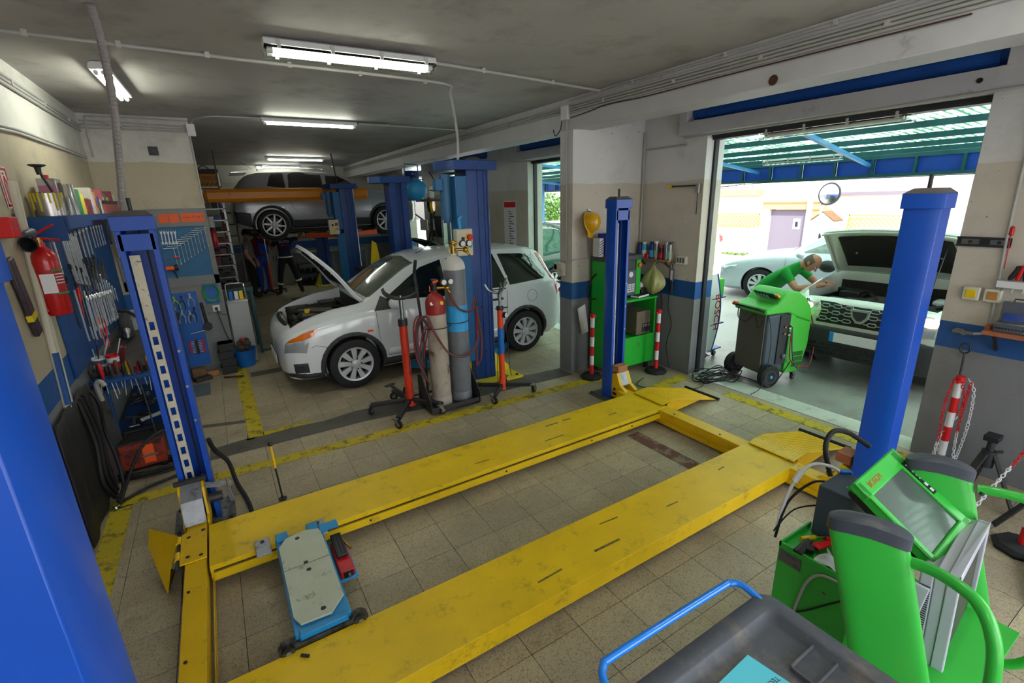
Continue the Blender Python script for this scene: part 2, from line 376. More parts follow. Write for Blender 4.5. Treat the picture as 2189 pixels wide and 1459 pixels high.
# lintel boxes, shutters in their slots, guides
for k, (a, b) in enumerate(((1.36, 3.7), (4.95, 7.3), (8.75, 11.06))):
    d = MB(); z0, z1 = 2.80, 3.10
    d.box(4.74, 4.86, a-.25 if k == 0 else a+.02, b+.3, 2.83, 2.97); d.box(4.74, 4.86, b+.2, b+.3, 2.97, 3.12)
    if k == 0: d.box(4.74, 4.86, a-.25, a-.06, 2.97, 3.12)
    struct('trim_%d' % (6+k), d, 'beam_paint', bev=.004)
    door = struct('door_%d' % (k+1), MB().lathe([(.001, a-.05), (.085, a-.05), (.085, b+.18), (.001, b+.18)], 18, (4.9, 0, 3.06), (0, 1, 0)), 'shutter_blue')
    sl = mesh_of(MB().box(-.008, .008, a, b+.1, 0, .026), 'slat', 'shutter_blue', smooth=0)
    for j in range(9):
        an = pi*.95+j*.22; o = bpy.data.objects.new('slat', sl); COL.objects.link(o); o.parent = door
        o.location = (4.9+.087*cos(an), 0, 3.06+.087*sin(an)); o.rotation_euler = (0, -(an), 0)
    g = MB(); g.box(4.97, 5.03, a, a+.035, 0, DZ); g.box(4.97, 5.03, b-.035, b, 0, DZ); g.box(4.93, 5.06, a, b, DZ-.05, DZ)
    obj('guide_rail', g, 'rust' if k == 5 else 'dark_steel', door)
# pale metal jamb faces
for k, y in enumerate((3.7, 7.3, 11.06)):
    struct('trim_%d' % (10+k), MB().box(4.845, 4.965, y-.012, y, .0, 2.8).box(5.04, 5.155, y-.012, y, 0, 2.8), 'jamb_paint' if k else 'wall_paint')
# ================================================================ OUTSIDE
mat('asphalt', '#a9a8a6', .6, var=.1, vs=2, bump=.2, bs=60); mat('render_white', '#e8e2dc', .8, var=.05, vs=1)
mat('teal_paint', '#084248', .5); mat('canopy_blue', '#1040a0', .45, var=.12, vs=7); mat('rafter_blue', '#2a78b0', .45)
mat('peach_paint', '#d9a877', .7); mat('gate_grey', '#7c7480', .6); mat('lattice_wood', '#c9a95a', .7)
mat('leaf', '#4d7a2a', .7, var=.4, vs=12); mat('leaf_light', '#86a452', .7, var=.3, vs=12); mat('pole_grey', '#9aa7b4', .4, .3)
def canopy_mat():
    m = bpy.data.materials.new('canopy_sheet'); m.use_nodes = True; MATS['canopy_sheet'] = m
    n = m.node_tree.nodes; L = m.node_tree.links; b = n['Principled BSDF']; out = n['Material Output']
    b.inputs['Base Color'].default_value = (.25, .62, .42, 1); b.inputs['Roughness'].default_value = .5
    t = n.new('ShaderNodeBsdfTranslucent'); mx = n.new('ShaderNodeMixShader'); mx.inputs[0].default_value = .72
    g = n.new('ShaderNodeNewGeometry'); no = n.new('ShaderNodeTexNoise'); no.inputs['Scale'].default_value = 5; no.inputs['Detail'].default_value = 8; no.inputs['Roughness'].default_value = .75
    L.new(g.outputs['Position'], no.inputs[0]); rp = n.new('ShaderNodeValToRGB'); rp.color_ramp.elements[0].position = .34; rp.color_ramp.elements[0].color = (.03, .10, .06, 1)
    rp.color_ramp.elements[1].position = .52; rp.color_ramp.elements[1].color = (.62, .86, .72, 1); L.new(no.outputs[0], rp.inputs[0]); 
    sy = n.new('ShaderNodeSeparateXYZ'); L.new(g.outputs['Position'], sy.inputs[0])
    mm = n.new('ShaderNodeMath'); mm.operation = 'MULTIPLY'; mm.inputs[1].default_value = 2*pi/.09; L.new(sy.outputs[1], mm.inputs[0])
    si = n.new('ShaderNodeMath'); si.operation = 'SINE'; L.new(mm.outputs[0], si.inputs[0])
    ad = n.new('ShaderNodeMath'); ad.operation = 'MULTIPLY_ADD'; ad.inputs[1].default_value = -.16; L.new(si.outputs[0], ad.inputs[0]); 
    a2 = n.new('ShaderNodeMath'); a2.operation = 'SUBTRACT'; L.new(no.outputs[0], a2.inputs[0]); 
    m3 = n.new('ShaderNodeMapRange'); m3.inputs[1].default_value = -.2; m3.inputs[2].default_value = -1; m3.inputs[4].default_value = .2; L.new(si.outputs[0], m3.inputs[0]); L.new(m3.outputs[0], a2.inputs[1]); L.new(a2.outputs[0], rp.inputs[0])  # valley stripes put ridge shading, along with dirt, into the sheet colour
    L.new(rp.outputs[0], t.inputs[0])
    L.new(b.outputs[0], mx.inputs[1]); L.new(t.outputs[0], mx.inputs[2]); L.new(mx.outputs[0], out.inputs[0])
canopy_mat()
struct('ground_forecourt', MB().box(5.15, 9.6, -8, 24, -.12, 0), 'forecourt')
struct('ground_street', MB().box(9.6, 60, -40, 60, -.14, -.004).box(-30, 9.6, -30, -8, -.14, -.004).box(-30, 5.15, -8, -2.7, -.14, -.004).box(-40, 9.6, 24, 60, -.14, -.004), 'asphalt')
struct('trim_13', MB().prism([(5.15,4.1),(5.7,4.0),(5.9,4.6),(5.15,4.8)], .0005, .002, 'z'), 'cement')

cz = lambda x: 3.0-.062*(x-5.2)
ca = thing('canopy', 'long canopy of green corrugated plastic with deep blue fascia over the forecourt', 'canopy', (9.7, 2, 0))
def T(mb, org=(9.7, 2, 0)): mb.v = [(x-org[0], y-org[1], z-org[2]) for x, y, z in mb.v]; return mb
for k in range(17):
    y0 = -1.98+k*.99
    m = MB().sheet(lambda u, v: (5.16+v*4.7, y0+u*1.02, cz(5.16+v*4.7)+.018*sin(2*pi*(y0+u*1.02)/.09)+.002*(k % 2)), 68, 3)
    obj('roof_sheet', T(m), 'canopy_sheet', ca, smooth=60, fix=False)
for x in (5.75, 6.75, 7.6, 8.3, 8.9, 9.4): obj('purlin', T(MB().box(x-.025, x+.025, -2, 15, cz(x)-.085, cz(x)-.02)), 'teal_paint', ca)
for y in (.9, 3.1, 5.1, 8.2, 11.5): obj('rafter', T(MB().bar((5.3, y, cz(5.3)-.12), (9.8, y+1.05, cz(9.8)-.14), .05, .05)), 'rafter_blue', ca)
fr = MB().box(9.78, 9.84, -2, 15, 2.68, 2.75).box(9.78, 9.84, -2, 15, 2.38, 2.43)
obj('fascia_rail', T(fr), 'teal_paint', ca)
for k in range(29):
    y = -1.9+k*.6; obj('fascia_panel', T(MB().box(9.845, 9.86, y, y+.59, 2.38, 2.75)), 'canopy_blue', ca)
    if k % 1 == 0: obj('fascia_stud', T(MB().box(9.77, 9.82, y-.02, y+.02, 2.43, 2.68)), 'teal_paint', ca)
obj('gutter_pipe', T(MB().tube([(9.72, -2, 2.76), (9.72, 15, 2.76)], .02)), 'conduit_grey', ca)
cb = cr([(9.76, 7.6, 2.36), (9.75, 6.9, 2.33), (9.76, 6.2, 2.37), (9.76, 4, 2.37), (9.76, 1, 2.37)], 5); obj('cable', T(MB().tube(cb, .008, 5)), 'cable_black', ca)
for y in (13.6, -1.5): obj('post', T(MB().box(9.6, 9.68, y-.04, y+.04, 0, 2.5)), 'rafter_blue', ca)
obj('brace', T(MB().bar((9.6, 13.6, 1.75), (9.6, 14.8, 2.4), .04, .04)), 'rafter_blue', ca)
# unlit strip lamps under the canopy
def strip_fix(name, a, b, lab, lit=False, wd=.09, group=None, tubes=2, body='white_plastic'):
    c = (V(a)+V(b))/2; d = V(b)-V(a); L_ = d.length; t = thing(name, lab, 'ceiling light', c, math.atan2(d.y, d.x), group)
    h = L_/2
    obj('housing', MB().prism([(-wd/2,0),(wd/2,0),(wd/2*.9,.035),(wd/2*.55,.05),(-wd/2*.55,.05),(-wd/2*.9,.035)], -h, h, 'x'), body, t, bev=.004)
    for k in range(tubes):
        y = (k-(tubes-1)/2)*.045; e = obj('tube', MB().cyl((-h+.04, y, -.02), (h-.04, y, -.02), .013, n=10), 'tube_lit' if lit else 'tube_off', t)
        for s in (-1, 1): obj('tube_cap', MB().cyl((s*(h-.055), y, -.02), (s*(h-.02), y, -.02), .016, n=10), 'white_plastic', e)
    return t
mat('tube_off', '#d9dcd8', .25); mat('tube_lit', '#ffffff', .4, emit=TUBE, ecol='#fbffe9')
def diff_cover(t, L_, wd, lit):
    h = L_/2; m = mat('clear_cover', '#e8ece6', .12, trans=1., ior=1.12)
    cv = obj('cover', MB().prism([(-wd/2*.92,0),(-wd/2*.85,-.045),(-wd/2*.5,-.062),(wd/2*.5,-.062),(wd/2*.85,-.045),(wd/2*.92,0)], -h, h, 'x'), m, t, bev=.006)
    for k in range(4):
        x = -h*.85+k*h*.57
        for s in (-1, 1): obj('clip', MB().box(x-.012, x+.012, s*wd/2-.004, s*wd/2+.006, -.02, .03), 'clip_grey', cv)
t = strip_fix('strip_light', (5.0, 1.9, 2.77), (5.0, 3.12, 2.77), 'unlit strip light hanging just outside the big shutter doorway, under the canopy edge', wd=.13)
diff_cover(t, 1.3, .13, False)
t = strip_fix('strip_light', (8.5, 4.0, 2.69), (8.5, 5.25, 2.71), 'unlit strip light under the canopy, further out beside the blue fascia', wd=.13)
diff_cover(t, 1.26, .13, False)

# house front across the street
hs = MB().box(17, 22, -14, 34, -.1, 5.2); hs.box(16.97, 17, 10.6, 12.6, 2.15, 2.6)
hou = tag(obj('house', hs, 'render_white'), 'long sunlit white building front across the street', 'building')
b = MB().box(16.9, 17, 3.6, 5.6, -.1, 2.0); shut = obj('roller_door', b, 'white_paint', hou)
for k in range(14): obj('slat', MB().box(16.885, 16.905, 3.62, 5.58, k*.14, k*.14+.12), 'white_paint', shut)
rl = obj('balcony_rail', MB().box(16.7, 16.72, 10.6, 13.4, 2.75, 2.78).box(16.7, 16.72, 10.6, 13.4, 2.35, 2.38), 'gate_grey', hou)
for k in range(9): obj('baluster', MB().box(16.7, 16.72, 10.65+k*.33, 10.67+k*.33, 2.38, 2.75), 'gate_grey', rl)
obj('ledge', MB().box(16.6, 17.0, 10.4, 13.6, 2.1, 2.3), 'peach_paint', hou)
obj('roof_line', MB().box(16.8, 17.05, 5.7, 8.1, 2.05, 2.12), 'gate_grey', hou)
gt = thing('entrance_gate', 'tall flat grey gate in a peach painted frame across the street', 'gate', (16.5, 9.06, 0))
T2 = lambda m: T(m, (16.5, 9.06, 0))
obj('door_leaf', T2(MB().box(16.5, 16.54, 8.42, 9.72, 0, 1.6)), 'gate_grey', gt)
obj('lintel', T2(MB().box(16.35, 16.8, 8.12, 10.0, 1.62, 1.84).box(16.3, 16.8, 8.08, 10.04, 1.84, 1.9)), 'peach_paint', gt)
obj('pier', T2(MB().box(16.4, 16.8, 7.95, 8.4, 0, 1.62)), 'peach_paint', gt); obj('pier', T2(MB().box(16.4, 16.8, 9.74, 10.0, 0, 1.62)), 'white_paint', gt)
nt_ = obj('notice', T2(MB().box(16.49, 16.5, 8.72, 8.95, .98, 1.32)), 'paper', gt); obj('photo', T2(MB().box(16.484, 16.49, 8.79, 8.88, 1.06, 1.22)), 'dark_steel', nt_)
pf = thing('picket_fence', 'white picket fence left of the grey gate, its top sloping down to the left', 'fence', (16.4, 10.8, 0))
T3 = lambda m: T(m, (16.4, 10.8, 0))
obj('rail', T3(MB().bar((16.42, 10.05, .2), (16.42, 12.4, .02), .03, .05)), 'white_paint', pf); obj('rail', T3(MB().bar((16.42, 10.05, .95), (16.42, 12.4, .3), .03, .05)), 'white_paint', pf)
for k in range(24):
    y = 10.06+k*.098; zt = 1.04-(y-10.06)*.29; o = obj('picket', T3(MB().box(16.37, 16.4, y, y+.055, max(.2-(y-10)*.08, 0), zt)), 'white_paint', pf)
def lattice(lab, y0, y1, z0, z1, x=16.9):
    t = thing('lattice', lab, 'trellis', (x, y0, z0)); f = MB(); n = int((y1-y0+z1-z0)/.14)
    obj('trellis_frame', MB().box(0, .03, 0, y1-y0, 0, .03).box(0, .03, 0, y1-y0, z1-z0-.03, z1-z0).box(0, .03, 0, .03, 0, z1-z0).box(0, .03, y1-y0-.03, y1-y0, 0, z1-z0), 'lattice_wood', t)
    W, Hh = y1-y0, z1-z0
    for s in (0, 1):
        for k in range(1, n):
            q = k*.14; a = (max(q-Hh, 0), min(q, Hh)); c = (min(q, W), max(q-W, 0))
            if s: a = (W-a[0], a[1]); c = (W-c[0], c[1])
            if abs(a[0]-c[0]) < .03: continue
            obj('slat', MB().bar((.008+s*.01, a[0], a[1]), (.008+s*.01, c[0], c[1]), .03, .008), 'lattice_wood', t)
lattice('yellowish wooden lattice above the white picket fence', 10.4, 12.2, .95, 1.45)
lattice('yellowish wooden lattice right of the small white kiosk', 6.0, 7.5, .75, 1.45)
kk = thing('gate_kiosk', 'small white masonry kiosk with a pitched tiled top, right of the grey gate', 'kiosk', (16.1, 7.75, 0))
obj('body', MB().prism([(-.32,0),(.32,0),(.32,1.3),(0,1.55),(-.32,1.3)], -.25, .25, 'x'), 'render_white', kk)
obj('roof', MB().prism([(-.36,1.29),(0,1.56),(.36,1.29),(.36,1.32),(0,1.59),(-.36,1.32)], -.27, .27, 'x'), 'old_wood', kk)
obj('niche', MB().prism([(-.05,.5),(.05,.5),(.05,.85),(0,.95),(-.05,.85)], -.265, -.25, 'x'), 'dark_steel', kk)
pl = thing('street_pole', 'plain grey metal pole standing in the street in front of the grey gate', 'pole', (15.4, 7.93, 0))
obj('shaft', MB().cyl((0,0,0), (0,0,4.5), .085, .07, 16), 'pole_grey', pl); obj('base', MB().cyl((0,0,0), (0,0,.12), .16), 'pole_grey', pl)
rs = thing('traffic_mirror', 'round framed traffic mirror high on its bracket right of the street pole', 'mirror', (13.4, 6.45, 0))
obj('post', MB().cyl((0,.16,0), (0,.16,1.9), .03), 'pole_grey', rs)
mr_ = obj('frame', MB().lathe([(.001,0),(.27,0),(.28,.03),(.27,.05),(.26,.05)], 28, (0,0,2.1), (-1,.1,.1)), 'dark_steel', rs)
obj('mirror_face', MB().lathe([(.26,.045),(.15,.07),(.001,.08)], 28, (0,0,2.1), (-1,.1,.1)), 'chrome', rs)
obj('bracket', MB().bar((.05,.16,1.9), (.02,.0,2.05), .04, .04), 'pole_grey', rs)
def foliage(mb, c, r, n, leaf=.06, flat=1.):
    for _ in range(n):
        d = V((random.gauss(0,1), random.gauss(0,1), random.gauss(0,1))).normalized()*r*random.random()**.4; p = V(c)+V((d.x, d.y, d.z*flat))
        R = Euler((random.uniform(0,6), random.uniform(0,6), random.uniform(0,6))).to_matrix(); s = leaf*random.uniform(.6,1.3)
        mb.add([p+R@V((-s,0,0)), p+R@V((0,s*.45,0)), p+R@V((s,0,0)), p+R@V((0,-s*.45,0))], [(0,1,2,3)])
    return mb
gr = MB()
for k in range(90): foliage(gr, (16.3, 10.1+k*.028, .04), .05, 4, .05)
tag(obj('weeds', gr, 'leaf_light', fix=False, smooth=0), 'patch of yellowish green weeds at the foot of the white picket fence', 'plants', kind='stuff')
for k, (x, y, z, r, n, l) in enumerate(((14.2, 19.6, 1.3, 1.15, 2600, 'round green bush seen through the middle doorway, behind the blue canopy post'),
                                      (14.5, 25.5, 1.2, 1.3, 2000, 'bush seen through the far doorway beside the railings'))):
    t = thing('bush', l, 'bush', (x, y, 0)); m = foliage(MB(), (0,0,z), r, n, .09); obj('foliage', m, 'leaf', t, fix=False, smooth=0, kind='stuff')
    obj('stem', MB().cyl((0,0,0), (0,0,z), .05), 'old_wood', t)
rf = thing('railing', 'pale green metal railing in front of the round bush', 'fence', (12.2, 17.5, 0))
obj('rail', MB().box(0,.03,-4,12,1.1,1.14).box(0,.03,-4,12,.1,.14), 'white_paint', rf)
for k in range(90): obj('bar', MB().box(0,.016,-3.9+k*.17,-3.884+k*.17,0,1.25), 'white_paint', rf)
# ================================================================ CEILING LIGHTS, CONDUITS
G = 'lit fluorescent fittings on the ceiling'
t = strip_fix('strip_light', (.50, 3.85, 3.20), (1.68, 3.82, 3.20), 'largest lit fluorescent fitting, with a clear cover, nearest on the ceiling', True, .17, G); diff_cover(t, 1.18, .17, True)
t = strip_fix('strip_light', (-.5, 5.0, 3.215), (-.47, 6.15, 3.215), 'lit twin-tube fitting running lengthwise near the left wall', True, .13, G)
t = strip_fix('strip_light', (.78, 7.15, 3.215), (1.96, 7.17, 3.215), 'lit single fitting in line with the white wall block, second from the front', True, .09, G, 1)
t = strip_fix('strip_light', (1.33, 12.6, 3.215), (2.6, 12.65, 3.215), 'lit fitting above the raised silver car, on a dark cable', True, .09, G, 1)
t = strip_fix('strip_light', (1.30, 15.1, 3.215), (2.45, 15.1, 3.215), 'farthest lit fitting, just in front of the back wall', True, .09, G, 1)
for k, (a, b) in enumerate((((-.2, -1.2, 3.22), (1.0, -1.2, 3.22)), ((2.2, .6, 3.22), (3.2, .6, 3.22)), ((1.2, 10.2, 3.19), (2.3, 10.2, 3.19)))):
    if k != 2: strip_fix('strip_light', a, b, ['added unseen lit fitting behind the camera, over the left bay', 'added unseen lit fitting above the green diagnostic trolley, out of frame'][k], True, .09, G, 2)  # unseen fittings, added for fill light
def conduit(lab, runs, r=.011, clips=(), name='conduit', m='conduit_grey', group=None):
    t = thing(name, lab, 'pipe', runs[0][0], 0, group); o = V(runs[0][0])
    for p in runs: obj('pipe', MB().tube([V(q)-o for q in p], r, 8), m, t)
    for c in clips:
        mb = MB(); mb.M = Matrix.Translation(V(c)-o); mb.box(-.014, .014, -.014, .014, -r*1.3, r*1.7); obj('clip', mb, 'clip_grey', t)
    return t
z = 3.244
conduit('grey conduit crossing the ceiling and bending down to the tall blue lift post',
        [cr([(-1.05,4.34,z),(-.9,4.35,z),(.41,4.43,z),(1.6,4.46,z),(2.05,4.5,z),(2.2,4.6,z),(2.26,4.75,3.22),(2.33,4.85,3.1),(2.42,4.98,2.85),(2.42,5.0,2.62)], 8)],
        .013, [(x, 4.35+(x+.9)*.06, z) for x in (-.75,-.3,.2,.75,1.3,1.9)])
conduit('straight grey conduit from the nearest fitting to the side beam', [[(1.7,3.9,z),(2.6,4.0,z),(3.66,4.14,z)]], .012, [(2.2,3.96,z),(3.0,4.06,z)])
conduit('conduit pair along the ceiling right of the second fitting', [[(1.98,7.17,z),(3.68,7.2,z)], [(1.98,7.12,z),(3.68,7.12,z-.02)]], .011, [(2.4,7.16,z),(3.0,7.17,z)])
conduit('conduit between the wall block and the second fitting', [cr([(.02,7.57,3.1),(.02,7.57,3.18),(.06,7.5,z),(.15,7.3,z),(.3,7.15,z),(.78,7.13,z)], 6)], .011)
cbs = [[(3.685, y, zc+.0*sin(y)) for y in (4.66, 2.0, -2.4)] for zc in (3.19, 3.165, 3.14, 3.115, 3.235)]
conduit('bundle of grey conduits clipped along the near side beam above the shutter doorway', cbs, .010, [(3.685, y, 3.15) for y in (4.1,3.2,2.4,1.6,.9)]+[(3.685, y, 3.235) for y in (3.7,2.7,1.9,1.1)])
conduit('drooping brown cable on the side beam', [cr([(3.68,4.64,3.06),(3.68,4.3,3.08),(3.68,4.05,3.10),(3.68,3.5,3.085),(3.68,2.6,3.09),(3.68,1.2,3.085)], 5)], .005, name='cable', m='rust')
conduit('bundle of grey conduits along the far side beam towards the back wall', [[(3.685, y, zc) for y in (4.86, 10, 15.4)] for zc in (3.19, 3.16, 3.13)], .010, [(3.685, y, 3.16) for y in (6,7.5,9,10.5,12)])
tag(obj('junction_box', MB().box(3.66, 3.70, 4.68, 4.8, 3.05, 3.2), 'white_plastic', bev=.006), 'square white junction box on top of the pillar at the beam', 'electrical box')
conduit('thin vertical conduit down the face of the pillar', [[(3.69,4.72,3.05),(3.69,4.72,1.4)]], .009)
conduit('looped cable under the junction box', [cr([(3.68,4.8,3.05),(3.67,4.82,2.95),(3.66,4.9,2.9),(3.67,4.95,2.97)], 5)], .006, name='cable', m='cable_black')
conduit('conduit down the inner corner behind the green machine and along the wall to the doorway', [[(4.82,4.59,2.95),(4.82,4.59,1.5)], [(4.835,4.55,2.74),(4.835,3.95,2.745),(4.72,3.9,2.80),(4.73,1.1,2.82)]], .011)
conduit('bundle of three conduits high along the left wall', [[(-1.055, y, zc-.006*(y-4)*0) for y in (3.2, 5, 7.58)] for zc in (3.14,3.11,3.08)], .012, [(-1.05, y, 3.11) for y in (4.4,5.2,6.1,7.0)])
conduit('lower grey conduit pair along the left wall', [cr([(-1.055,3.2,2.66),(-1.055,4.6,2.73),(-1.055,5.3,2.76),(-1.055,7.5,2.78)], 4), cr([(-1.055,3.2,2.69),(-1.055,4.6,2.755),(-1.055,5.3,2.785),(-1.055,7.5,2.80)], 4)], .010)
conduit('conduits across the top of the white wall block', [[(-1.05,7.585,3.19),(0.0,7.585,3.17)],[(-1.05,7.585,3.15),(0.0,7.585,3.14)],[(-1.05,7.585,3.115),(0.0,7.585,3.11)],
        cr([(-1.0,7.585,2.8),(-1.0,7.585,3.1),(-.99,7.585,3.2),(-.9,7.585,3.24),(0.0,7.585,3.235)], 5)], .009, [(-.8,7.58,3.17),(-.4,7.58,3.16)])
conduit('vertical conduit down the right edge of the wall block', [[(-.012,7.585,3.1),(-.012,7.585,2.25)]], .011)
tag(obj('junction_box', MB().box(-.03, .06, 7.55, 7.6, 3.06, 3.2), 'white_plastic', bev=.006), 'white junction box at the top right corner of the wall block', 'electrical box')
tag(obj('switch_plate', MB().box(-.47, -.37, 7.585, 7.6, 2.83, 2.93).bx((-.42,7.582,2.88),(.05,.012,.05)), 'dark_steel', bev=.003), 'small dark square plate high on the white wall block', 'switch')
# ribbed hose hanging from the ceiling
hp = cr([(-.34,3.72,3.27),(-.335,3.78,3.1),(-.36,3.9,2.8),(-.42,4.05,2.45),(-.47,4.12,2.1),(-.46,4.15,1.7),(-.44,4.15,1.5)], 30)
L_ = len(hp); tag(obj('ribbed_hose', MB().tube(hp, lambda u: .02+.003*(int(u*(L_-1)) % 2), 10), mat('hose_grey', '#8b8688', .5), smooth=20), 'ribbed grey hose hanging from the ceiling behind the open blue lift post', 'hose')
# old holes in the beam
tag(obj('beam_hole', MB().lathe([(.001,0),(.03,0),(.036,-.004),(.001,-.004)], 12, (3.698,2.29,2.98), (1,0,0)), 'rust'), 'rusty round hole in the face of the side beam', 'hole')
tag(obj('beam_hole', MB().lathe([(.001,0),(.014,0),(.018,-.004),(.001,-.004)], 12, (4.738,1.42,2.9), (1,0,0)), 'black_plastic'), 'small dark bolt hole in the lintel at the right end of the shutter', 'hole')
# ================================================================ FOUR-POST LIFT (one thing: posts, cross beams, runways)
mat('lift_blue', '#0a48b0', .34, 0, .08, 3, dirt='#0a2f6b', ds=7, dt=.68, dw=.06, coat=.15)
mat('lift_blue_inner', '#0d49c8', .35, 0, .05); mat('lift_cap', '#27448a', .4); mat('cap_dust', '#5a5558', .8)
mat('lift_yellow', '#dcb108', .42, 0, .1, 4, dirt='#7c6820', ds=10, dt=.6, dw=.14, bump=.12, bs=30)
mat('runway_yellow', '#dfb90e', .45, 0, .12, 3, dirt='#8f7b22', ds=8, dt=.56, dw=.2, bump=.12, bs=25)
mat('grimy_steel', '#4a4742', .5, .5, .3, 20, dirt='#1f1c1a', ds=12, dt=.5)
mat('rack_cream', '#c9c2ae', .5, 0, .12, 12, dirt='#5c4a33', ds=22, dt=.58, dw=.06); mat('galv_plate', '#9da0a6', .45, .4, .15, 8, dirt='#565457', ds=9, dt=.52, dw=.15)
mat('base_plate', '#66686c', .6, .3, .25, 15, dirt='#2d2c2c', ds=14, dt=.5)
LX, LY = 1.55, 2.5
lift = thing('four_post_lift', 'four-post vehicle lift with blue posts and two long yellow runways across the foreground floor', 'car lift', (LX, LY, 0))
def lp(name, mb, m, par=lift, **k):
    mb.v = [(x-LX, y-LY, z) for x, y, z in mb.v]; return obj(name, mb, m, par, **k)
POST = [(-.125,0),(-.125,.12),(-.09,.17),(.09,.17),(.125,.12),(.125,0),(.085,0),(.085,.012),(.112,.012),(.112,.115),(.083,.156),(-.083,.156),(-.112,.115),(-.112,.012),(-.085,.012),(-.085,0)]
def lift_post(cx, yf, s, cable_side=1, w=.8, detail=True):
    """s=+1 opening towards -Y, -1 opening towards +Y"""
    P = [(cx+u*w, yf+s*v) for u, v in POST]
    po = lp('post', MB().prism(P, .012, 2.10, 'z'), 'lift_blue', bev=.003)
    CP = [(cx+u*w*1.1, yf+s*v) for u, v in ((-.125,-.015),(-.125,.125),(-.09,.185),(.09,.185),(.125,.125),(.125,-.015))]
    cxy = (cx, yf+s*.09); c = MB(); c.prism(CP, 2.08, 2.165, 'z')
    cap = lp('cap', c, 'lift_blue', po, bev=.003); n = len(CP); top = MB()
    inn = [(cxy[0]+(x-cxy[0])*.72, cxy[1]+(y-cxy[1])*.62) for x, y in CP]
    top.add([(x, y, 2.165) for x, y in CP]+[(x, y, 2.195) for x, y in inn], [(i, (i+1) % n, n+(i+1) % n, n+i) for i in range(n)]+[tuple(range(n, 2*n))])
    lp('cap_top', top, 'cap_dust', po)
    lp('tie_band', MB().box(cx-.112*w, cx+.112*w, yf+s*.0, yf+s*.02, 1.96, 2.06), 'lift_blue', po, bev=.002)
    lp('rod', MB().cyl((cx+.0, yf+s*.07, 2.0), (cx+.0, yf+s*.07, 2.27), .011), 'dark_steel', po)
    # slotted rack strip: plain at the top, then slots
    x0 = cx-.035*cable_side; y0 = yf+s*.05; r = MB(); hw = .027; zt = 1.93
    r.box(x0-hw, x0+hw, y0, y0+s*.008, 1.55, zt)
    r.box(x0-hw, x0-hw+.013, y0, y0+s*.008, .18, 1.55); r.box(x0+hw-.013, x0+hw, y0, y0+s*.008, .18, 1.55)
    z = 1.55
    while z > .25: r.box(x0-hw+.013, x0+hw-.013, y0, y0+s*.008, z-.045, z); z -= .1
    lp('safety_rack', r, 'rack_cream', po, smooth=0)
    lp('rack_bolt', MB().cyl((x0, y0-s*.004, 1.88), (x0, y0+s*.012, 1.88), .012), 'zinc', po)
    lp('lifting_cable', MB().tube([(cx+.035*cable_side, yf+s*.06, z) for z in (1.96, 1.2, .3)], .006, 6), 'dark_steel', po)
    for z in ((.8, 1.05, 1.3) if detail else ()): lp('rivet', MB().cyl((cx+.078*cable_side, yf+s*.002, z), (cx+.078*cable_side, yf-s*.005, z), .009, n=10), 'zinc', po)
    bp = lp('base_plate', MB().box(cx-.19, cx+.19, yf-s*.1, yf+s*.27, 0.003, .014), 'base_plate', po, bev=.002)
    for ax_, ay in ((-.16,-.07),(.16,-.07),(-.16,.24),(.16,.24)):
        lp('anchor_bolt', MB().cyl((cx+ax_, yf+s*ay, .01), (cx+ax_, yf+s*ay, .035), .014, n=6), 'dark_steel', po)
    return po
lift_post(-.39, 3.72, 1); lift_post(3.61, 3.68, 1); lift_post(-.44, 1.24, -1); lift_post(3.605, 1.27, -1)
# carriages
ca1 = lp('carriage', MB().prism([(3.5,.05),(3.78,.05),(3.78,.36),(3.70,.38),(3.62,.34),(3.56,.16),(3.5,.14)], -.36, -.345, 'x').prism([(3.5,.05),(3.78,.05),(3.78,.36),(3.70,.38),(3.62,.34),(3.56,.16),(3.5,.14)], -.50, -.485, 'x'), 'lift_yellow', bev=.002)
lp('cover_plate', MB().prism([(3.70,.15),(3.70,.36),(3.52,.31),(3.46,.16),(3.48,.16),(3.53,.295),(3.69,.34),(3.69,.15)], -.485, -.36, 'x'), 'galv_plate', ca1, bev=.002)
lp('top_bar', MB().bx((-.42,3.66,.39), (.19,.03,.03)), 'dark_steel', ca1, bev=.002)
lk = lp('latch_arm', MB().bar((-.34,3.64,.34), (-.18,3.58,.33), .02, .035), 'galv_plate', ca1, bev=.002)
lp('bolt', MB().cyl((-.20,3.585,.31), (-.20,3.585,.37), .011), 'zinc', lk); lp('roller', MB().cyl((-.33,3.62,.24), (-.25,3.62,.24), .035), 'dark_steel', ca1)
lp('latch_link', MB().bar((-.22,3.6,.33), (-.2,3.72,.12), .025, .02), 'galv_plate', ca1)
for cx, yf, s in ((3.62, 3.68, 1), (3.62, 1.27, -1), (-.41, 1.24, -1)):
    prof = [(yf-s*.22,.04),(yf+s*.02,.04),(yf+s*.02,.30),(yf-s*.07,.33),(yf-s*.13,.20),(yf-s*.22,.15)]
    c2 = lp('carriage', MB().prism(prof, cx-.09, cx-.05, 'x').prism(prof, cx+.05, cx+.09, 'x'), 'lift_yellow', bev=.002)
    lp('cover_plate', MB().prism([(a, b-.004) for a, b in prof[2:5]]+[(prof[4][0]+s*.01, prof[4][1]-.02),(prof[2][0], prof[2][1]-.03)], cx-.05, cx+.05, 'x'), 'galv_plate', c2)
    lp('pin', MB().cyl((cx-.097, yf-s*.05, .14), (cx-.088, yf-s*.05, .14), .016), 'dark_steel', c2)
    lp('maker_plate', MB().box(cx-.093, cx-.09, yf-s*.12, yf-s*.02, .07, .10), 'black_plastic', c2)
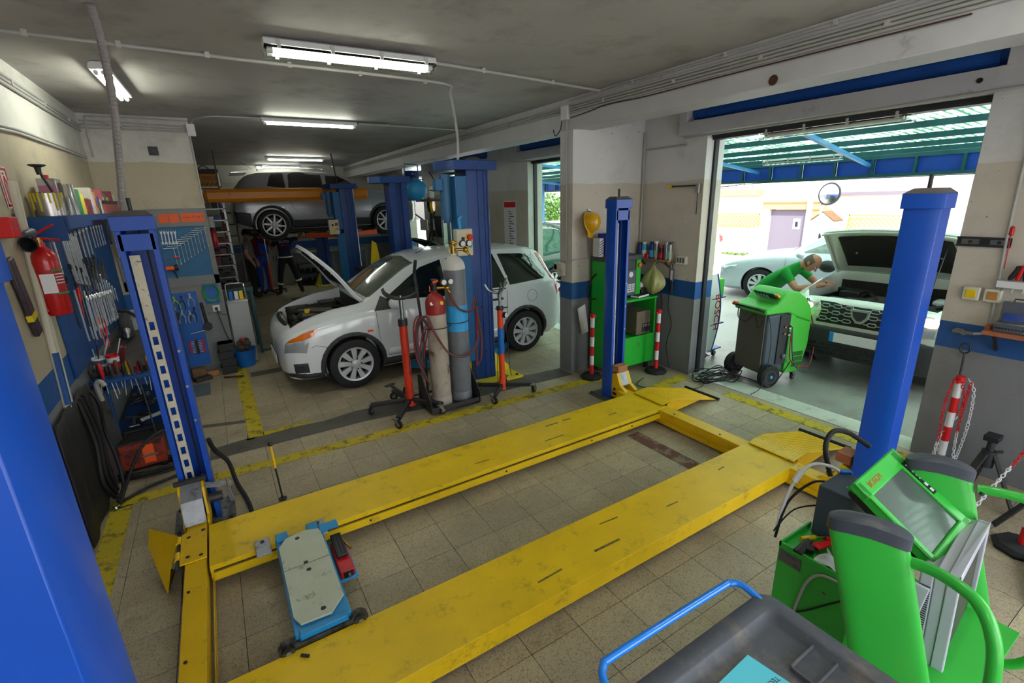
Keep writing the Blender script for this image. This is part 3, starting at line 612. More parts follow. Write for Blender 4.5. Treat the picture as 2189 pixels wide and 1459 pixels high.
# cross beams: channel with web, top flange and low lip
for x0, x1, lip in ((-.475, -.365, -.345), (3.49, 3.62, 3.47)):
    b = lp('cross_beam', MB().box(x0, x1, 1.22, 3.56, .142, .152).box(x0, x0+.008, 1.22, 3.56, .03, .142).box(x1-.008, x1, 1.22, 3.56, .05, .142).box(x0, x1, 1.22, 3.56, .03, .038), 'lift_yellow', bev=.0015)
    lp('lower_lip', MB().box(lip if lip < x0 else x1+.015, (x0 if lip < x0 else lip+.006), 1.3, 3.5, .03, .036).box(lip-.002 if lip < x0 else lip, lip+.004, 1.3, 3.5, .03, .07), 'lift_yellow', b)
    for y in (2.3, 2.8): lp('bolt', MB().cyl(((x0+x1)/2-.03, y, .15), ((x0+x1)/2-.03, y, .158), .008), 'dark_steel', b)
# runways: shallow channel with rolled edge, inner rail and underside
def runway(y0, y1, inner):
    m = MB().box(-.35, 3.62, y0, y1, .144, .154)
    for ye, s in ((y0, 1), (y1, -1)): m.box(-.35, 3.62, ye, ye+s*.008, .045, .15); m.box(-.35, 3.62, ye, ye+s*.05, .045, .052)
    r = lp('runway', m, 'runway_yellow', bev=.002)
    s = -1 if inner == y0 else 1
    q = MB().box(-.33, 3.55, inner, inner+s*.022, .112, .118).box(-.33, 3.55, inner+s*.018, inner+s*.024, .07, .118)
    rail = lp('jack_rail', q, 'runway_yellow', r); lp('rail_grime', MB().box(-.33, 3.55, inner+s*.001, inner+s*.014, .1185, .1215), 'grimy_steel', r)
    for x in ((.1, .6, 1.7, 2.6, 3.1)): lp('bolt', MB().cyl((x, inner+s*.024, .095), (x, inner+s*.03, .095), .008, n=6), 'dark_steel', rail)
    st = MB()
    for k in range(5):
        x = 1.2+random.random()*2.0; y = random.uniform(y0+.08, y1-.08); st.bx((x, y, .1545), (random.uniform(.05,.22), random.uniform(.008,.018), .0006), (0,0,random.uniform(-.12,.12)))
    lp('rub_mark', st, mat('rubber_mark', '#77691f', .7, dirt='#4c4630', ds=30, dt=.5), r, smooth=0, kind='stuff')
    return r
rf_ = runway(2.965, 3.42, 2.965); rn_ = runway(1.66, 2.08, 2.08)
# hinged bolted end plate and wheel stop flap of the far runway
hp_ = lp('hinge_plate', MB().prism([(-.50,3.06),(-.36,3.06),(-.36,3.42),(-.44,3.42),(-.50,3.38)], .156, .164, 'z'), 'lift_yellow', rf_, bev=.002)
for x, y in ((-.46,3.12),(-.46,3.33),(-.39,3.1),(-.38,3.37)): lp('bolt_hole', MB().cyl((x, y, .164), (x, y, .1655), .012), 'dark_steel', hp_)
fpx = MB(); a = V((-.53,3.42,.14)); b_ = V((-.53,3.06,.14)); n_ = V((-.5,0,.86)).normalized()
fpx.add([a, b_, b_+V((-.06,.0,-.13)), a+V((-.16,.02,-.02)), a+V((-.13,0,.11)), b_+V((-.02,.0,.02))]+[p+V((.008,0,.004)) for p in (a, b_, b_+V((-.06,0,-.13)), a+V((-.16,.02,-.02)), a+V((-.13,0,.11)), b_+V((-.02,0,.02)))],
        [(0,5,1,2,3,4),(6,10,9,8,7,11),(0,4,10,6),(4,3,9,10),(3,2,8,9),(2,1,7,8),(1,5,11,7),(5,0,6,11)])
lp('wheel_stop', fpx, 'lift_yellow', rf_)
lp('hinge_pin', MB().cyl((-.515,3.03,.15), (-.515,3.42,.15), .009), 'dark_steel', rf_)
for y in (3.13, 3.3): lp('hinge_knuckle', MB().cyl((-.515,y,.15), (-.515,y+.07,.15), .018), 'lift_yellow', rf_)
lp('pull_ring', MB().tube([(.13+.03*cos(t), 2.94, .07+.025*sin(t)) for t in [i*pi/6 for i in range(13)]], .003, 5), 'zinc', rf_)
# drive-on ramps: raised tread plate bending down to the floor, side gussets and end roller
for y0, y1, run in ((2.99, 3.38, rf_), (1.68, 2.06, rn_)):
    pr_ = [(3.57,.172),(3.66,.185),(3.76,.188),(4.43,.018),(4.43,.010),(3.76,.178),(3.66,.176),(3.57,.165)]
    rp = lp('ramp', MB().prism(pr_, y0, y1, 'y'), 'runway_yellow', run, bev=.001)
    for yy in (y0+.02, y1-.026): lp('ramp_gusset', MB().prism([(3.66,.15),(3.78,.175),(4.2,.065),(3.72,.03)], yy, yy+.006, 'y'), 'lift_yellow', run)
    lp('ramp_roller', MB().cyl((4.45, y0-.03, .021), (4.45, y1+.03, .021), .016), 'black_rubber', run)
    tr = MB()
    for i in range(8):
        for j in range(15):
            x = 3.585+i*.024; y = y0+.02+j*.025; z = .1745+(.0015*i if i < 4 else .0125+ (i-4)*.0008); tr.bx((x, y, z), (.016,.004,.0025), (0,-.1 if i < 4 else 0, .7 if (i+j) % 2 else -.7))
    lp('tread_pattern', tr, 'lift_yellow', run, smooth=0)
    for j in range(13):
        y = y0+.02+j*.03; lp('tread_rib', MB().bar((3.80, y, .181), (4.40, y, .0285), .004, .003), 'lift_yellow', run, smooth=0)
# wooden blocks on the right carriages
tag(obj('wood_block', MB().bx((3.60,3.63,.375), (.14,.09,.07)), 'wood', bev=.003), 'small wooden block on the carriage of the far right lift post', 'block')
tag(obj('wood_block', MB().bx((3.60,1.34,.375), (.14,.10,.07)), mat('red_wood', '#a05c3c', .7, var=.2, vs=20), bev=.003), 'reddish wooden block on the carriage of the near right lift post', 'block')

# ================================================================ BRIDGE JACK between the runways
JX, JY = .14, 2.5
jack = thing('bridge_jack', 'rolling bridge jack with a worn pale top plate slung between the two yellow runways', 'jack', (JX, JY, 0))
def jp(name, mb, m, par=jack, **k):
    mb.v = [(x-JX, y-JY, z) for x, y, z in mb.v]; return obj(name, mb, m, par, **k)
mat('jack_plate', '#b5bba8', .5, .1, .12, 5, dirt='#70705f', ds=8, dt=.56, dw=.1, bump=.1, bs=20); mat('jack_blue', '#1b7fb8', .4, 0, .15, 12)
tp = [(.045,2.16),(.02,2.22),(.02,2.82),(.07,2.89),(.18,2.91),(.26,2.88),(.27,2.80),(.27,2.24),(.19,2.15)]
pt = jp('top_plate', MB().prism(tp, .205, .217, 'z'), 'jack_plate', bev=.002)
for x, y in ((.13,2.85),(.14,2.6),(.145,2.53),(.16,2.2)): jp('plate_hole', MB().cyl((x,y,.217), (x,y,.2185), .013), 'black_plastic', pt)
jp('plate_seam', MB().box(.022,.268,2.585,2.588,.2171,.2178), 'dark_steel', pt)
jp('frame', MB().box(.01,.28,2.12,2.93,.13,.2).box(.03,.26,2.1,2.14,.14,.205), 'jack_blue', bev=.004)
for x in (.02, .2): jp('slide_block', MB().bx((x+.03,2.93,.196), (.07,.09,.03)), 'jack_blue', bev=.003)
ab = jp('axle_bar', MB().box(-.06,.33,2.085,2.10,.075,.175).box(-.06,.33,2.10,2.15,.165,.172), 'grimy_steel', bev=.002)
for x in (-.03, .31):
    rr = jp('roller', MB().lathe([(.001,-.028),(.03,-.028),(.032,-.012),(.042,-.012),(.042,.012),(.032,.012),(.03,.028),(.001,.028)], 22, (x,2.098,.165), (0,1,0)), 'grimy_steel', ab)
    jp('hub_cap', MB().cyl((x,2.068,.165), (x,2.064,.165), .012), 'zinc', rr)
for x in (-.06, .27):
    e = jp('hanger', MB().bx((x+.0,2.955,.165), (.085,.17,.014)), 'galv_plate', bev=.004)
    jp('hanger_bolt', MB().cyl((x,3.0,.172), (x,3.0,.18), .012), 'dark_steel', e)
jp('pump_bracket', MB().bx((.32,2.87,.215), (.11,.07,.01), (.1,0,0)), 'jack_blue', bev=.002)
pu = jp('foot_pump', MB().bx((.345,2.66,.10), (.085,.30,.05)), 'red_paint', bev=.006)
jp('pump_tray', MB().box(.295,.40,2.50,2.84,.062,.078), 'light_blue', pu, bev=.002)
jp('pedal', MB().bx((.345,2.73,.150), (.065,.20,.022), (.12,0,0)), 'black_plastic', pu, bev=.006)
for k in range(3): jp('pedal_rib', MB().bx((.325+k*.02,2.73,.163), (.004,.17,.004), (.12,0,0)), 'black_rubber', pu)
jp('valve_plate', MB().box(.32,.375,2.506,2.512,.08,.12), 'black_plastic', pu); jp('valve', MB().cyl((.35,2.512,.1), (.35,2.48,.1), .009), 'zinc', pu)
jp('pump_rod', MB().cyl((.37,2.84,.13), (.41,2.7,.12), .008), 'brass', pu)
tag(obj('steel_pin', MB().cyl((.02,2.03,.163), (.05,2.005,.163), .008), 'dark_steel'), 'short dark steel pin lying on the near yellow runway', 'pin')
# control lever with black ball
lv = thing('jack_lever', 'thin upright lever with a yellow grip and black ball, beyond the far runway', 'lever', (.11, 3.72, 0))
obj('rod', MB().cyl((.012,-.0,0), (0,0,.3), .007), 'dark_steel', lv); obj('grip', MB().cyl((0,0,.28), (-.003,0,.47), .009), 'lift_yellow', lv); obj('ball', MB().sph((-.003,0,.485), .02), 'black_plastic', lv)
obj('foot', MB().cyl((.012,0,0), (.012,0,.01), .03), 'dark_steel', lv)
# flat hose along the left front post
hs_ = cr([(-.28,3.93,.55),(-.26,4.0,.42),(-.2,4.2,.2),(-.17,4.1,.05),(-.12,3.86,.02),(-.1,3.62,.02),(-.15,3.5,.03)], 8)
tag(obj('flat_hose', MB().tube(hs_, .018, 6), 'black_rubber'), 'flat black hose running down behind the open blue post to the floor', 'hose')
# ================================================================ CARS
mat('car_white', '#dfe3e8', .22, 0, .03, 2, coat=.8); mat('car_silver', '#a3a8b2', .28, .3, 0, coat=.6); mat('car_pale_green_white', '#cfd6cf', .22, 0, coat=.8)
mat('car_light_silver', '#c3cad6', .25, .35, coat=.6); mat('car_greige', '#a79da0', .3, .3, coat=.5); mat('car_dark', '#2a1d22', .2, .3, coat=.8); mat('car_green', '#0f4a36', .2, .2, coat=.8)
mat('car_glass', '#161b19', .04, 0, coat=1.); mat('car_glass_light', '#6f7c74', .06, 0, coat=1.); mat('trim_grey', '#35363a', .6); mat('lens_clear', '#cfd4da', .08, .6, coat=1.)
mat('lens_amber', '#e0700c', .12, 0, coat=1.); mat('lens_red', '#c8141c', .12, 0, coat=1.); mat('rim_silver', '#c0c2c6', .35, .25); mat('tyre', '#161618', .7, 0, .15, 30)
mat('engine_dark', '#23221f', .6, .2, .35, 18); mat('engine_grey', '#5c564c', .6, .2, .3, 14); mat('insulation', '#1d1c1c', .95, 0, .2, 30); mat('seam', '#1a1b1e', .6); mat('lamp_lit', '#fff0cf', .3, emit=9, ecol='#ffd9a0')
mat('plate_blue', '#1a86d8', .4); mat('plate_white', '#e4e4ea', .45, 0, .06, 40)

def body_mesh(st, n=64):
    xs = [s[0] for s in st]
    def at(x):
        i = max(0, min(len(xs)-2, sum(1 for q in xs if q <= x)-1)); a, b = st[i], st[i+1]; t = (x-a[0])/(b[0]-a[0])
        p, q = st[max(i-1, 0)], st[min(i+2, len(st)-1)]; o = []
        for k in range(1, 6):
            m0 = (b[k]-p[k])/max(b[0]-p[0], 1e-6)*(b[0]-a[0]); m1 = (q[k]-a[k])/max(q[0]-a[0], 1e-6)*(b[0]-a[0])
            h = (2*t**3-3*t*t+1)*a[k]+(t**3-2*t*t+t)*m0+(-2*t**3+3*t*t)*b[k]+(t**3-t*t)*m1; o.append(h)
        return o
    L_ = xs[-1]; X = sorted(set([round(L_*i/n, 4) for i in range(n+1)]+[.02,.05,.09,.14, L_-.02, L_-.05, L_-.09, L_-.14])); vs = []; m = None
    for x in X:
        w, zl, zb, wt, zt = at(x); h = zb-zl
        half = [(0, zl), (w*.5, zl), (w*.86, zl), (w*.95, zl+h*.10), (w*.985, zl+h*.28), (w, zl+h*.52), (w*.992, zl+h*.78), (w*.965, zb), (w*.955, zb+.015)]
        g = zt-zb
        for t in (.3, .6, .85): half.append((w*.955+(wt-w*.955)*t**1.15, zb+.015+(g-.05)*t))
        half += [(wt*.97, zt-.016), (wt*.86, zt), (wt*.5, zt+.012), (0, zt+.018)]
        ring = [(x, -y, z) for y, z in half] + [(x, y, z) for y, z in reversed(half[1:-1])]; m = len(ring); vs += ring
    fs = []; N = len(X)
    for i in range(N-1):
        for k in range(m): fs.append((i*m+k, i*m+(k+1) % m, (i+1)*m+(k+1) % m, (i+1)*m+k))
    fs += [tuple(range(m-1, -1, -1)), tuple((N-1)*m+k for k in range(m))]
    return MB().add(vs, fs)
def bvh_of(mb): return BVHTree.FromPolygons([V(v) for v in mb.v], mb.f)
def ray(bvh, p, d, eps):
    h = bvh.ray_cast(V(p), V(d), 12)
    if h[0] is None:
        for k in range(1, 14):
            q = V(p)*1
            c = V((2., 0, .8)); q = q+(c-q)*V((1,1,1)).length*0
            h2 = bvh.find_nearest(V(p)+V(d)*4); 
            if h2[0] is not None: return h2[0]+(-V(d))*eps
        return None
    return h[0]-V(d)*eps
def panel(bvh, poly, side, eps=.004, step=.06, smoothn=0):
    """polygon drawn in side ('L' = -y side, 'R' = +y), front 'F', back 'B' or top 'T' view, laid on the body"""
    P = [V(p) for p in (cr([(a, b, 0) for a, b in poly], smoothn, True) if smoothn else [(a, b, 0) for a, b in poly])]
    P = [V((p.x, p.y)) for p in P]; pts = list(P); n = len(P)
    e = [(i, (i+1) % n) for i in range(n)]
    def inside(q):
        c = False
        for i in range(n):
            a, b = P[i], P[i-1]
            if (a.y > q.y) != (b.y > q.y) and q.x < (b.x-a.x)*(q.y-a.y)/(b.y-a.y)+a.x: c = not c
        return c
    x0 = min(p.x for p in P); x1 = max(p.x for p in P); y0 = min(p.y for p in P); y1 = max(p.y for p in P)
    x = x0+step/2
    while x < x1:
        y = y0+step/2
        while y < y1:
            q = V((x, y))
            if inside(q): pts.append(q)
            y += step
        x += step
    r = delaunay_2d_cdt(pts, e, [list(range(n))], 1, 1e-5); vs = []
    for q in r[0]:
        a, b = q.x, q.y
        p, d = {'L': ((a, -3, b), (0,1,0)), 'R': ((a, 3, b), (0,-1,0)), 'F': ((-3, a, b), (1,0,0)), 'B': ((9, a, b), (-1,0,0)), 'T': ((a, b, 4), (0,0,-1))}[side]
        h = ray(bvh, p, d, eps); vs.append(h)
    return MB().add(vs, [tuple(f) for f in r[2]])
def strip(bvh, pts, side, r=.0025, eps=.001, n=6):
    out = []; Q = []
    for i in range(len(pts)-1):
        for k in range(n): t = k/n; Q.append((pts[i][0]*(1-t)+pts[i+1][0]*t, pts[i][1]*(1-t)+pts[i+1][1]*t))
    Q.append(pts[-1])
    for a, b in Q:
        p, d = {'L': ((a, -3, b), (0,1,0)), 'R': ((a, 3, b), (0,-1,0)), 'F': ((-3, a, b), (1,0,0)), 'B': ((9, a, b), (-1,0,0)), 'T': ((a, b, 4), (0,0,-1))}[side]
        out.append(ray(bvh, p, d, eps))
    return MB().tube(out, r, 5)
def wheel(par, x, y, z, r, w, spokes, rr=.66, style=0, side=-1):
    t = MB(); t.lathe([(r*rr,-w*.5),(r*.86,-w*.52),(r*.96,-w*.46),(r,-w*.3),(r,w*.3),(r*.96,w*.46),(r*.86,w*.52),(r*rr,w*.5)], 40, (x,y,z), (0,side,0), False)
    o = obj('wheel', t, 'tyre', par)
    m = MB(); m.lathe([(r*rr,w*.5),(r*rr*.97,w*.44),(r*rr*.93,w*.1),(r*rr*.93,-w*.45),(r*rr,-w*.5)], 36, (x,y,z), (0,side,0), False)
    m.lathe([(.001,-w*.02),(r*rr*.9,-w*.02)], 24, (x,y,z), (0,side,0)); obj('brake_disc', MB().lathe([(.001,w*.05),(r*rr*.72,w*.05),(r*rr*.72,0)], 24, (x,y,z), (0,side,0)), 'dark_steel', o)
    m.lathe([(r*rr*1.0,w*.5),(r*rr*1.03,w*.53),(r*rr*.93,w*.5),(r*rr*.9,w*.42)], 36, (x,y,z), (0,side,0), False)
    yy = y+side*w*.42
    for k in range(spokes):
        a = 2*pi*k/spokes+.2
        c, s_ = cos(a), sin(a); u = V((c,0,s_)); q = V((-s_,0,c)); a0 = r*rr*.22; a1 = r*rr*.95; w0 = r*rr*(.10 if spokes > 7 else .09); w1 = r*rr*(.17 if spokes > 7 else .2)
        O = V((x,yy,z)); D = V((0,side*w*.06,0))
        pr_ = [O+u*a0-q*w0, O+u*a1-q*w1, O+u*a1+q*w1, O+u*a0+q*w0] if not style else [O+u*a0-q*w0, O+u*a1-q*w1*.6, O+u*a1+q*w1*.1, O+u*a0+q*w0]
        m.add([p+D for p in pr_]+[p-D*2.5 for p in pr_], [(0,1,2,3),(7,6,5,4),(0,4,5,1),(1,5,6,2),(2,6,7,3),(3,7,4,0)])
    obj('rim', m, 'rim_silver', o)
    h = MB(); h.lathe([(r*rr*.26,w*.36),(r*rr*.26,w*.5),(r*rr*.2,w*.54),(.001,w*.55)], 20, (x,y,z), (0,side,0))
    obj('hub_cap', h, 'rim_silver', o)
    if r > .2:
        b = MB()
        for k in range(5): a = 2*pi*k/5; b.cyl((x+cos(a)*r*rr*.33, yy, z+sin(a)*r*rr*.33), (x+cos(a)*r*rr*.33, yy+side*.012, z+sin(a)*r*rr*.33), .011, n=6)
        obj('wheel_nuts', b, 'dark_steel', o, kind='stuff')
    return o
def cut(o, cutters):
    for c in cutters:
        co = bpy.data.objects.new('cut', mesh_of(c, 'cut', 'black_plastic', smooth=0)); COL.objects.link(co); co.parent = o.parent
        md = o.modifiers.new('b', 'BOOLEAN'); md.operation = 'DIFFERENCE'; md.object = co; md.solver = 'EXACT'
        bpy.context.view_layer.update(); dg = bpy.context.evaluated_depsgraph_get()
        me = bpy.data.meshes.new_from_object(o.evaluated_get(dg)); o.modifiers.clear(); o.data = me; bpy.data.objects.remove(co)
    me = o.data; me.polygons.foreach_set('use_smooth', [True]*len(me.polygons)); me.set_sharp_from_angle(angle=rad(32))
def arch(x, r0, r1, z, a0=-10, a1=190):
    A = [rad(a0+(a1-a0)*k/16) for k in range(17)]
    return [(x+r1*cos(a), z+r1*sin(a)) for a in A]+[(x+r0*cos(a), z+r0*sin(a)) for a in reversed(A)]
def car(name, label, loc, rz, st, wr, wx, paint, cladding=True, bay=None, zb=0., spokes=9, wst=0, far_side=True, wheels=4, tw=.2, clad='trim_grey', rr=.66):
    t = thing(name, label, 'car', loc, rz); mb = body_mesh(st); bv = bvh_of(mb); L_ = st[-1][0]; W = max(s[1] for s in st)
    b = obj('body', mb, paint, t, smooth=40); cs = []
    for x in wx:
        for s in (-1, 1): cs.append(MB().cyl((x, s*(W+.1), wr), (x, s*(W-.26), wr), wr*1.13, n=32))
    if bay: cs.append(bay)
    cut(b, cs)
    obj('floorpan', MB().box(wx[0]-.1, wx[1]+.1, -W+.3, W-.3, st[4][2]-.04, st[4][2]), 'black_plastic', t)
    for x in wx:
        for s in (-1, 1):
            R_ = wr*1.12; Z0 = max(-.9, (st[4][2]-wr)/R_)
            obj('wheel_housing', MB().sheet(lambda u, v: (x+R_*cos(-.5+u*(pi+1)), s*(W-.27+v*(.24)), max(wr+R_*sin(-.5+u*(pi+1)), st[4][2])), 24, 1).cyl((x, s*(W-.275), wr), (x, s*(W-.27), wr), R_, n=24), 'black_plastic', t, solid=.004)
    for x in wx:
        for s in (-1, 1): wheel(t, x, s*(W-.11), wr, wr, tw, spokes, rr, wst, s)
        if cladding:
            for s in ('L', 'R'): obj('arch_trim', panel(bv, arch(x, wr*1.115, wr*1.27, wr), s, .006, .05), clad, t, solid=.012, boff=0, fix=True)
    return t, bv
FUS = [(0,.42,.32,.52,.36,.58),(.03,.60,.26,.61,.5,.69),(.10,.72,.21,.70,.6,.785),(.26,.80,.19,.79,.66,.88),(.6,.83,.18,.87,.70,.98),(.97,.84,.18,.93,.72,1.03),(1.08,.842,.18,.94,.70,1.08),
       (1.42,.85,.18,.955,.63,1.29),(1.80,.856,.18,.965,.585,1.465),(2.3,.86,.18,.975,.585,1.535),(3.1,.86,.18,.99,.58,1.53),(3.62,.85,.19,1.0,.565,1.485),(3.80,.835,.2,1.0,.55,1.36),(3.91,.81,.24,.98,.57,1.10),(3.98,.77,.28,.80,.62,.88),(4.02,.68,.34,.62,.55,.66)]
def side_glass(t, bv, polys, m='car_glass', sides='LR'):
    for s in sides:
        for p in polys:
            obj('window', panel(bv, p, s, .004, .07), m, t, fix=True)
def seams(t, bv, lines, sides='LR'):
    for s in sides:
        for l in lines: obj('door_seam', strip(bv, l, s), 'seam', t)
# ---- white hatchback, bonnet open
bay = MB().prism([(.16,-.60),(1.02,-.66),(1.02,.66),(.16,.60)], .42, 1.3, 'z')
wc, bv = car('hatchback', 'white hatchback with its bonnet raised, standing in the middle bay behind the gas cylinders', (.44, 6.58, 0), 0, FUS, .315, (.80, 3.286), 'car_white', bay=bay)
side_glass(wc, bv, [[(1.22,1.0),(1.34,1.10),(1.80,1.38),(2.10,1.455),(2.12,1.0)], [(2.19,1.0),(2.18,1.46),(2.9,1.465),(3.02,1.06),(2.98,1.02)], [(3.06,1.03),(2.98,1.46),(3.46,1.43),(3.70,1.10),(3.66,1.06)]])
for s in 'LR':
    obj('window_trim', panel(bv, [(1.10,.955),(1.22,.985),(2.98,1.0),(2.98,.985),(1.22,.965)], s, .005, .1), 'trim_grey', wc)
    obj('side_moulding', panel(bv, [(1.22,.44),(2.85,.44),(2.85,.36),(1.22,.34)], s, .008, .1), 'car_white', wc, solid=.01, boff=0)
    obj('sill_trim', panel(bv, [(1.16,.31),(2.93,.31),(2.93,.2),(1.16,.2)], s, .006, .1), 'trim_grey', wc, solid=.01, boff=0)
    obj('tail_light', panel(bv, [(3.64,1.42),(3.78,1.43),(3.93,1.06),(3.98,.80),(3.89,.80),(3.80,1.08)], s, .006, .05), 'lens_red', wc)
    for x in (1.95, 2.83): h = obj('door_handle', MB().bx((x, (-.863 if s == 'L' else .863), .86), (.17,.02,.03)), 'trim_grey', wc, bev=.006)
    # front corner lamp: clear below, amber above
    obj('headlight', panel(bv, [(.05,.545),(.07,.66),(.27,.70),(.31,.66),(.27,.545)], s, .008, .03), 'lens_clear', wc)
    obj('indicator', panel(bv, [(.075,.665),(.115,.705),(.28,.785),(.43,.82),(.37,.735),(.28,.705)], s, .012, .03), 'lens_amber', wc)
    obj('fog_surround', panel(bv, [(.13,.30),(.12,.42),(.27,.42),(.28,.30)], s, .006, .04), 'trim_grey', wc, solid=.008, boff=0)
    y = -1 if s == 'L' else 1
    obj('fog_lamp', MB().cyl((.19, y*.77, .36), (.185, y*.80, .36), .035), 'black_plastic', wc)
    m_ = obj('door_mirror', MB().sph((1.32, y*.97, 1.02), .1, 14, 10, (.75,1.15,.72)), 'car_white', wc); obj('mirror_arm', MB().bar((1.32,y*.84,.96), (1.32,y*.93,.98), .07, .04), 'trim_grey', m_)
    obj('mirror_base', panel(bv, [(1.10,.93),(1.22,1.09),(1.45,.99),(1.42,.93)], s, .007, .06), 'trim_grey', wc)
    obj('bumper_skirt', panel(bv, [(.05,.22),(.03,.30),(.10,.30),(.42,.27),(.46,.19)], s, .006, .04), 'trim_grey', wc, solid=.01, boff=0)
seams(wc, bv, [[(1.16,.26),(1.13,.6),(1.12,.95)], [(2.15,.24),(2.15,1.0)], [(3.0,1.0),(2.98,.62),(2.92,.45)], [(.50,.58),(.38,.62),(.33,.60)]])
obj('fuel_flap', strip(bv, [(3.42+.085*cos(a), .84+.085*sin(a)) for a in [i*pi/9 for i in range(19)]], 'L', n=1), 'seam', wc)
obj('windscreen', panel(bv, [(1.07,-.62),(1.10,-.66),(1.74,-.55),(1.78,0),(1.74,.55),(1.10,.66),(1.07,.62),(1.05,0)], 'T', .005, .08), mat('windscreen_glass', '#59625a', .05, 0, coat=1.), wc)
obj('rear_window', panel(bv, [(-.5,1.12),(-.46,1.40),(.46,1.40),(.5,1.12)], 'B', .006, .08), 'car_glass', wc)
obj('grille', panel(bv, [(-.4,.30),(-.42,.46),(.42,.46),(.4,.30)], 'F', .006, .06), 'black_plastic', wc)
obj('number_plate', MB().box(-.02,-.005,-.26,.26,.33,.44), 'plate_white', wc)
obj('antenna', MB().cyl((1.95,-.12,1.50), (2.33,-.12,1.72), .004, n=6).cyl((1.93,-.12,1.49),(1.97,-.12,1.52), .012), 'black_plastic', wc)
obj('door_badge', MB().bx((1.02,-.846,.70), (.07,.006,.025)), 'orange_plastic', wc)
def bonnet(t, bv, x0, x1, w0, w1, ang, paint, under, prop, ins=True, lat=.0):
    """open bonnet: outer skin taken from the body shape, swung up at the cowl"""
    NU, NV = 18, 16; hx = x1; hz = ray(bv, (x1, 0, 4), (0,0,-1), 0).z; R = Matrix.Rotation(rad(ang), 4, 'Y'); H_ = Matrix.Translation((hx, 0, hz)) @ R @ Matrix.Translation((-hx, 0, -hz))
    def f(u, v, e, k=1.):
        x = x0+(x1-x0)*v; wv = (w0+(w1-w0)*v**.6)*k; y = (u*2-1)*wv; x_ = x+ (1-v)*.10*((u*2-1)**2) ; h = ray(bv, (min(x_, x1), y, 4), (0,0,-1), e)
        q = V((x_, y, max(h.z, hz-.32))); return H_ @ q
    top = MB().sheet(lambda u, v: f(u, v, .004), NU, NV); o = obj('bonnet', top, paint, t, solid=.022, boff=-1 if ang > 0 else 1, bev=0)
    if ins:
        m = MB().sheet(lambda u, v: f(.12+u*.76, .14+v*.66, -.034), 12, 8); obj('bonnet_lining', m, 'insulation', o, solid=.006, boff=0)
        for q in (.22, .5, .78): obj('lining_clip', MB().sph(f(q, .5, -.045), .014, 8, 6), 'zinc', o)
    rb = MB()
    for u in (.02, .98): rb.tube([f(u, v/8, -.03) for v in range(9)], .012, 6)
    rb.tube([f(u/10, .03, -.03) for u in range(11)], .014, 6); obj('bonnet_rib', rb, under, o)
    if prop: obj('bonnet_stay', MB().tube([(x0+.18, prop*(w0-.05), ray(bv, (x0+.2, 0, 4), (0,0,-1), 0).z-.05), f(.5+prop*.45, .25, -.03)], .006, 6), 'black_plastic', t)
    return f
bonnet(wc, bv, .20, 1.04, .60, .70, 62, 'car_white', 'car_white', 0)
def engine(t, x0, x1, w, z, seed=1, wide=1.):
    rnd = random.Random(seed)
    e = obj('engine', MB().box(x0+.12, x1-.12, -.3, .32, z-.3, z-.07).box(x0+.2, x1-.25, -.24, .2, z-.07, z-.02), 'engine_grey', t, bev=.02)
    obj('battery', MB().box(x1-.34, x1-.12, .34, .56, z-.22, z+.0), 'black_plastic', e, bev=.008); obj('air_box', MB().box(x0+.12, x0+.4, .28, .55, z-.25, z-.03), 'engine_dark', e, bev=.02)
    obj('oil_cap', MB().cyl((x0+.28,-.12,z-.03), (x0+.28,-.12,z+.02), .035), 'yellow_plastic', e); obj('coolant_tank', MB().bx((x1-.2,-.45,z-.06), (.2,.16,.14)), 'white_plastic', e, bev=.03)
    obj('washer_cap', MB().cyl((x0+.2,-.5,z-.1), (x0+.2,-.5,z-.02), .03), 'blue_plastic', e)
    hs = MB()
    for k in range(11):
        P = [(x0+.08+rnd.random()*(x1-x0-.2), rnd.uniform(-w+.08, w-.08), z-.06+rnd.uniform(-.06,.05)) for _ in range(4)]; hs.tube(cr(P, 5), rnd.choice((.012,.018,.026)), 7)
    obj('hoses', hs, 'engine_dark', e, kind='stuff')
    obj('front_crossmember', MB().tube(cr([(x0+.03,-w+.02,z-.12),(x0-.02,-w*.5,z-.08),(x0-.04,0,z-.07),(x0-.02,w*.5,z-.08),(x0+.03,w-.02,z-.12)], 4), .028, 8), 'engine_dark', e)
    obj('scuttle', MB().box(x1-.1, x1-.01, -w, w, z-.1, z-.0).box(x1-.012, x1-.004, -w, w, z-.3, z+.10), 'engine_dark', e, bev=.004)
    for s in (-1, 1): obj('bay_liner', MB().box(x0+.1, x1-.03, s*(w-.012), s*(w-.004), z-.34, z-.05), 'engine_dark', e)
engine(wc, .16, 1.02, .6, .90)

# ---- silver crossover raised on the two-post lift at the back
SUV = [(0,.45,.42,.62,.40,.66),(.04,.64,.34,.74,.56,.78),(.12,.76,.27,.80,.66,.88),(.3,.83,.24,.86,.72,.96),(.7,.86,.23,.96,.74,1.05),(1.05,.87,.23,1.0,.75,1.10),(1.2,.87,.23,1.01,.72,1.18),
       (1.6,.87,.23,1.02,.64,1.42),(1.95,.87,.23,1.03,.60,1.54),(2.5,.87,.23,1.04,.60,1.59),(3.2,.87,.24,1.06,.60,1.58),(3.7,.86,.25,1.09,.59,1.52),(3.92,.85,.27,1.10,.58,1.36),(4.06,.82,.3,1.06,.62,1.12),(4.12,.78,.34,.85,.66,.92),(4.16,.68,.4,.66,.58,.70)]
ss, bv = car('crossover', 'silver grey crossover lifted high on the two-post lift at the back, three mechanics beneath it', (4.65, 12.92, 1.455), pi, [(x,a,b,c if c<.7 else c-.05*(c-.5)/.5,d,e if e<.8 else e-.10*(e-.8)/.7) for x,a,b,c,d,e in SUV], .335, (.87, 3.41), 'car_silver', spokes=8, wst=1, rr=.70)
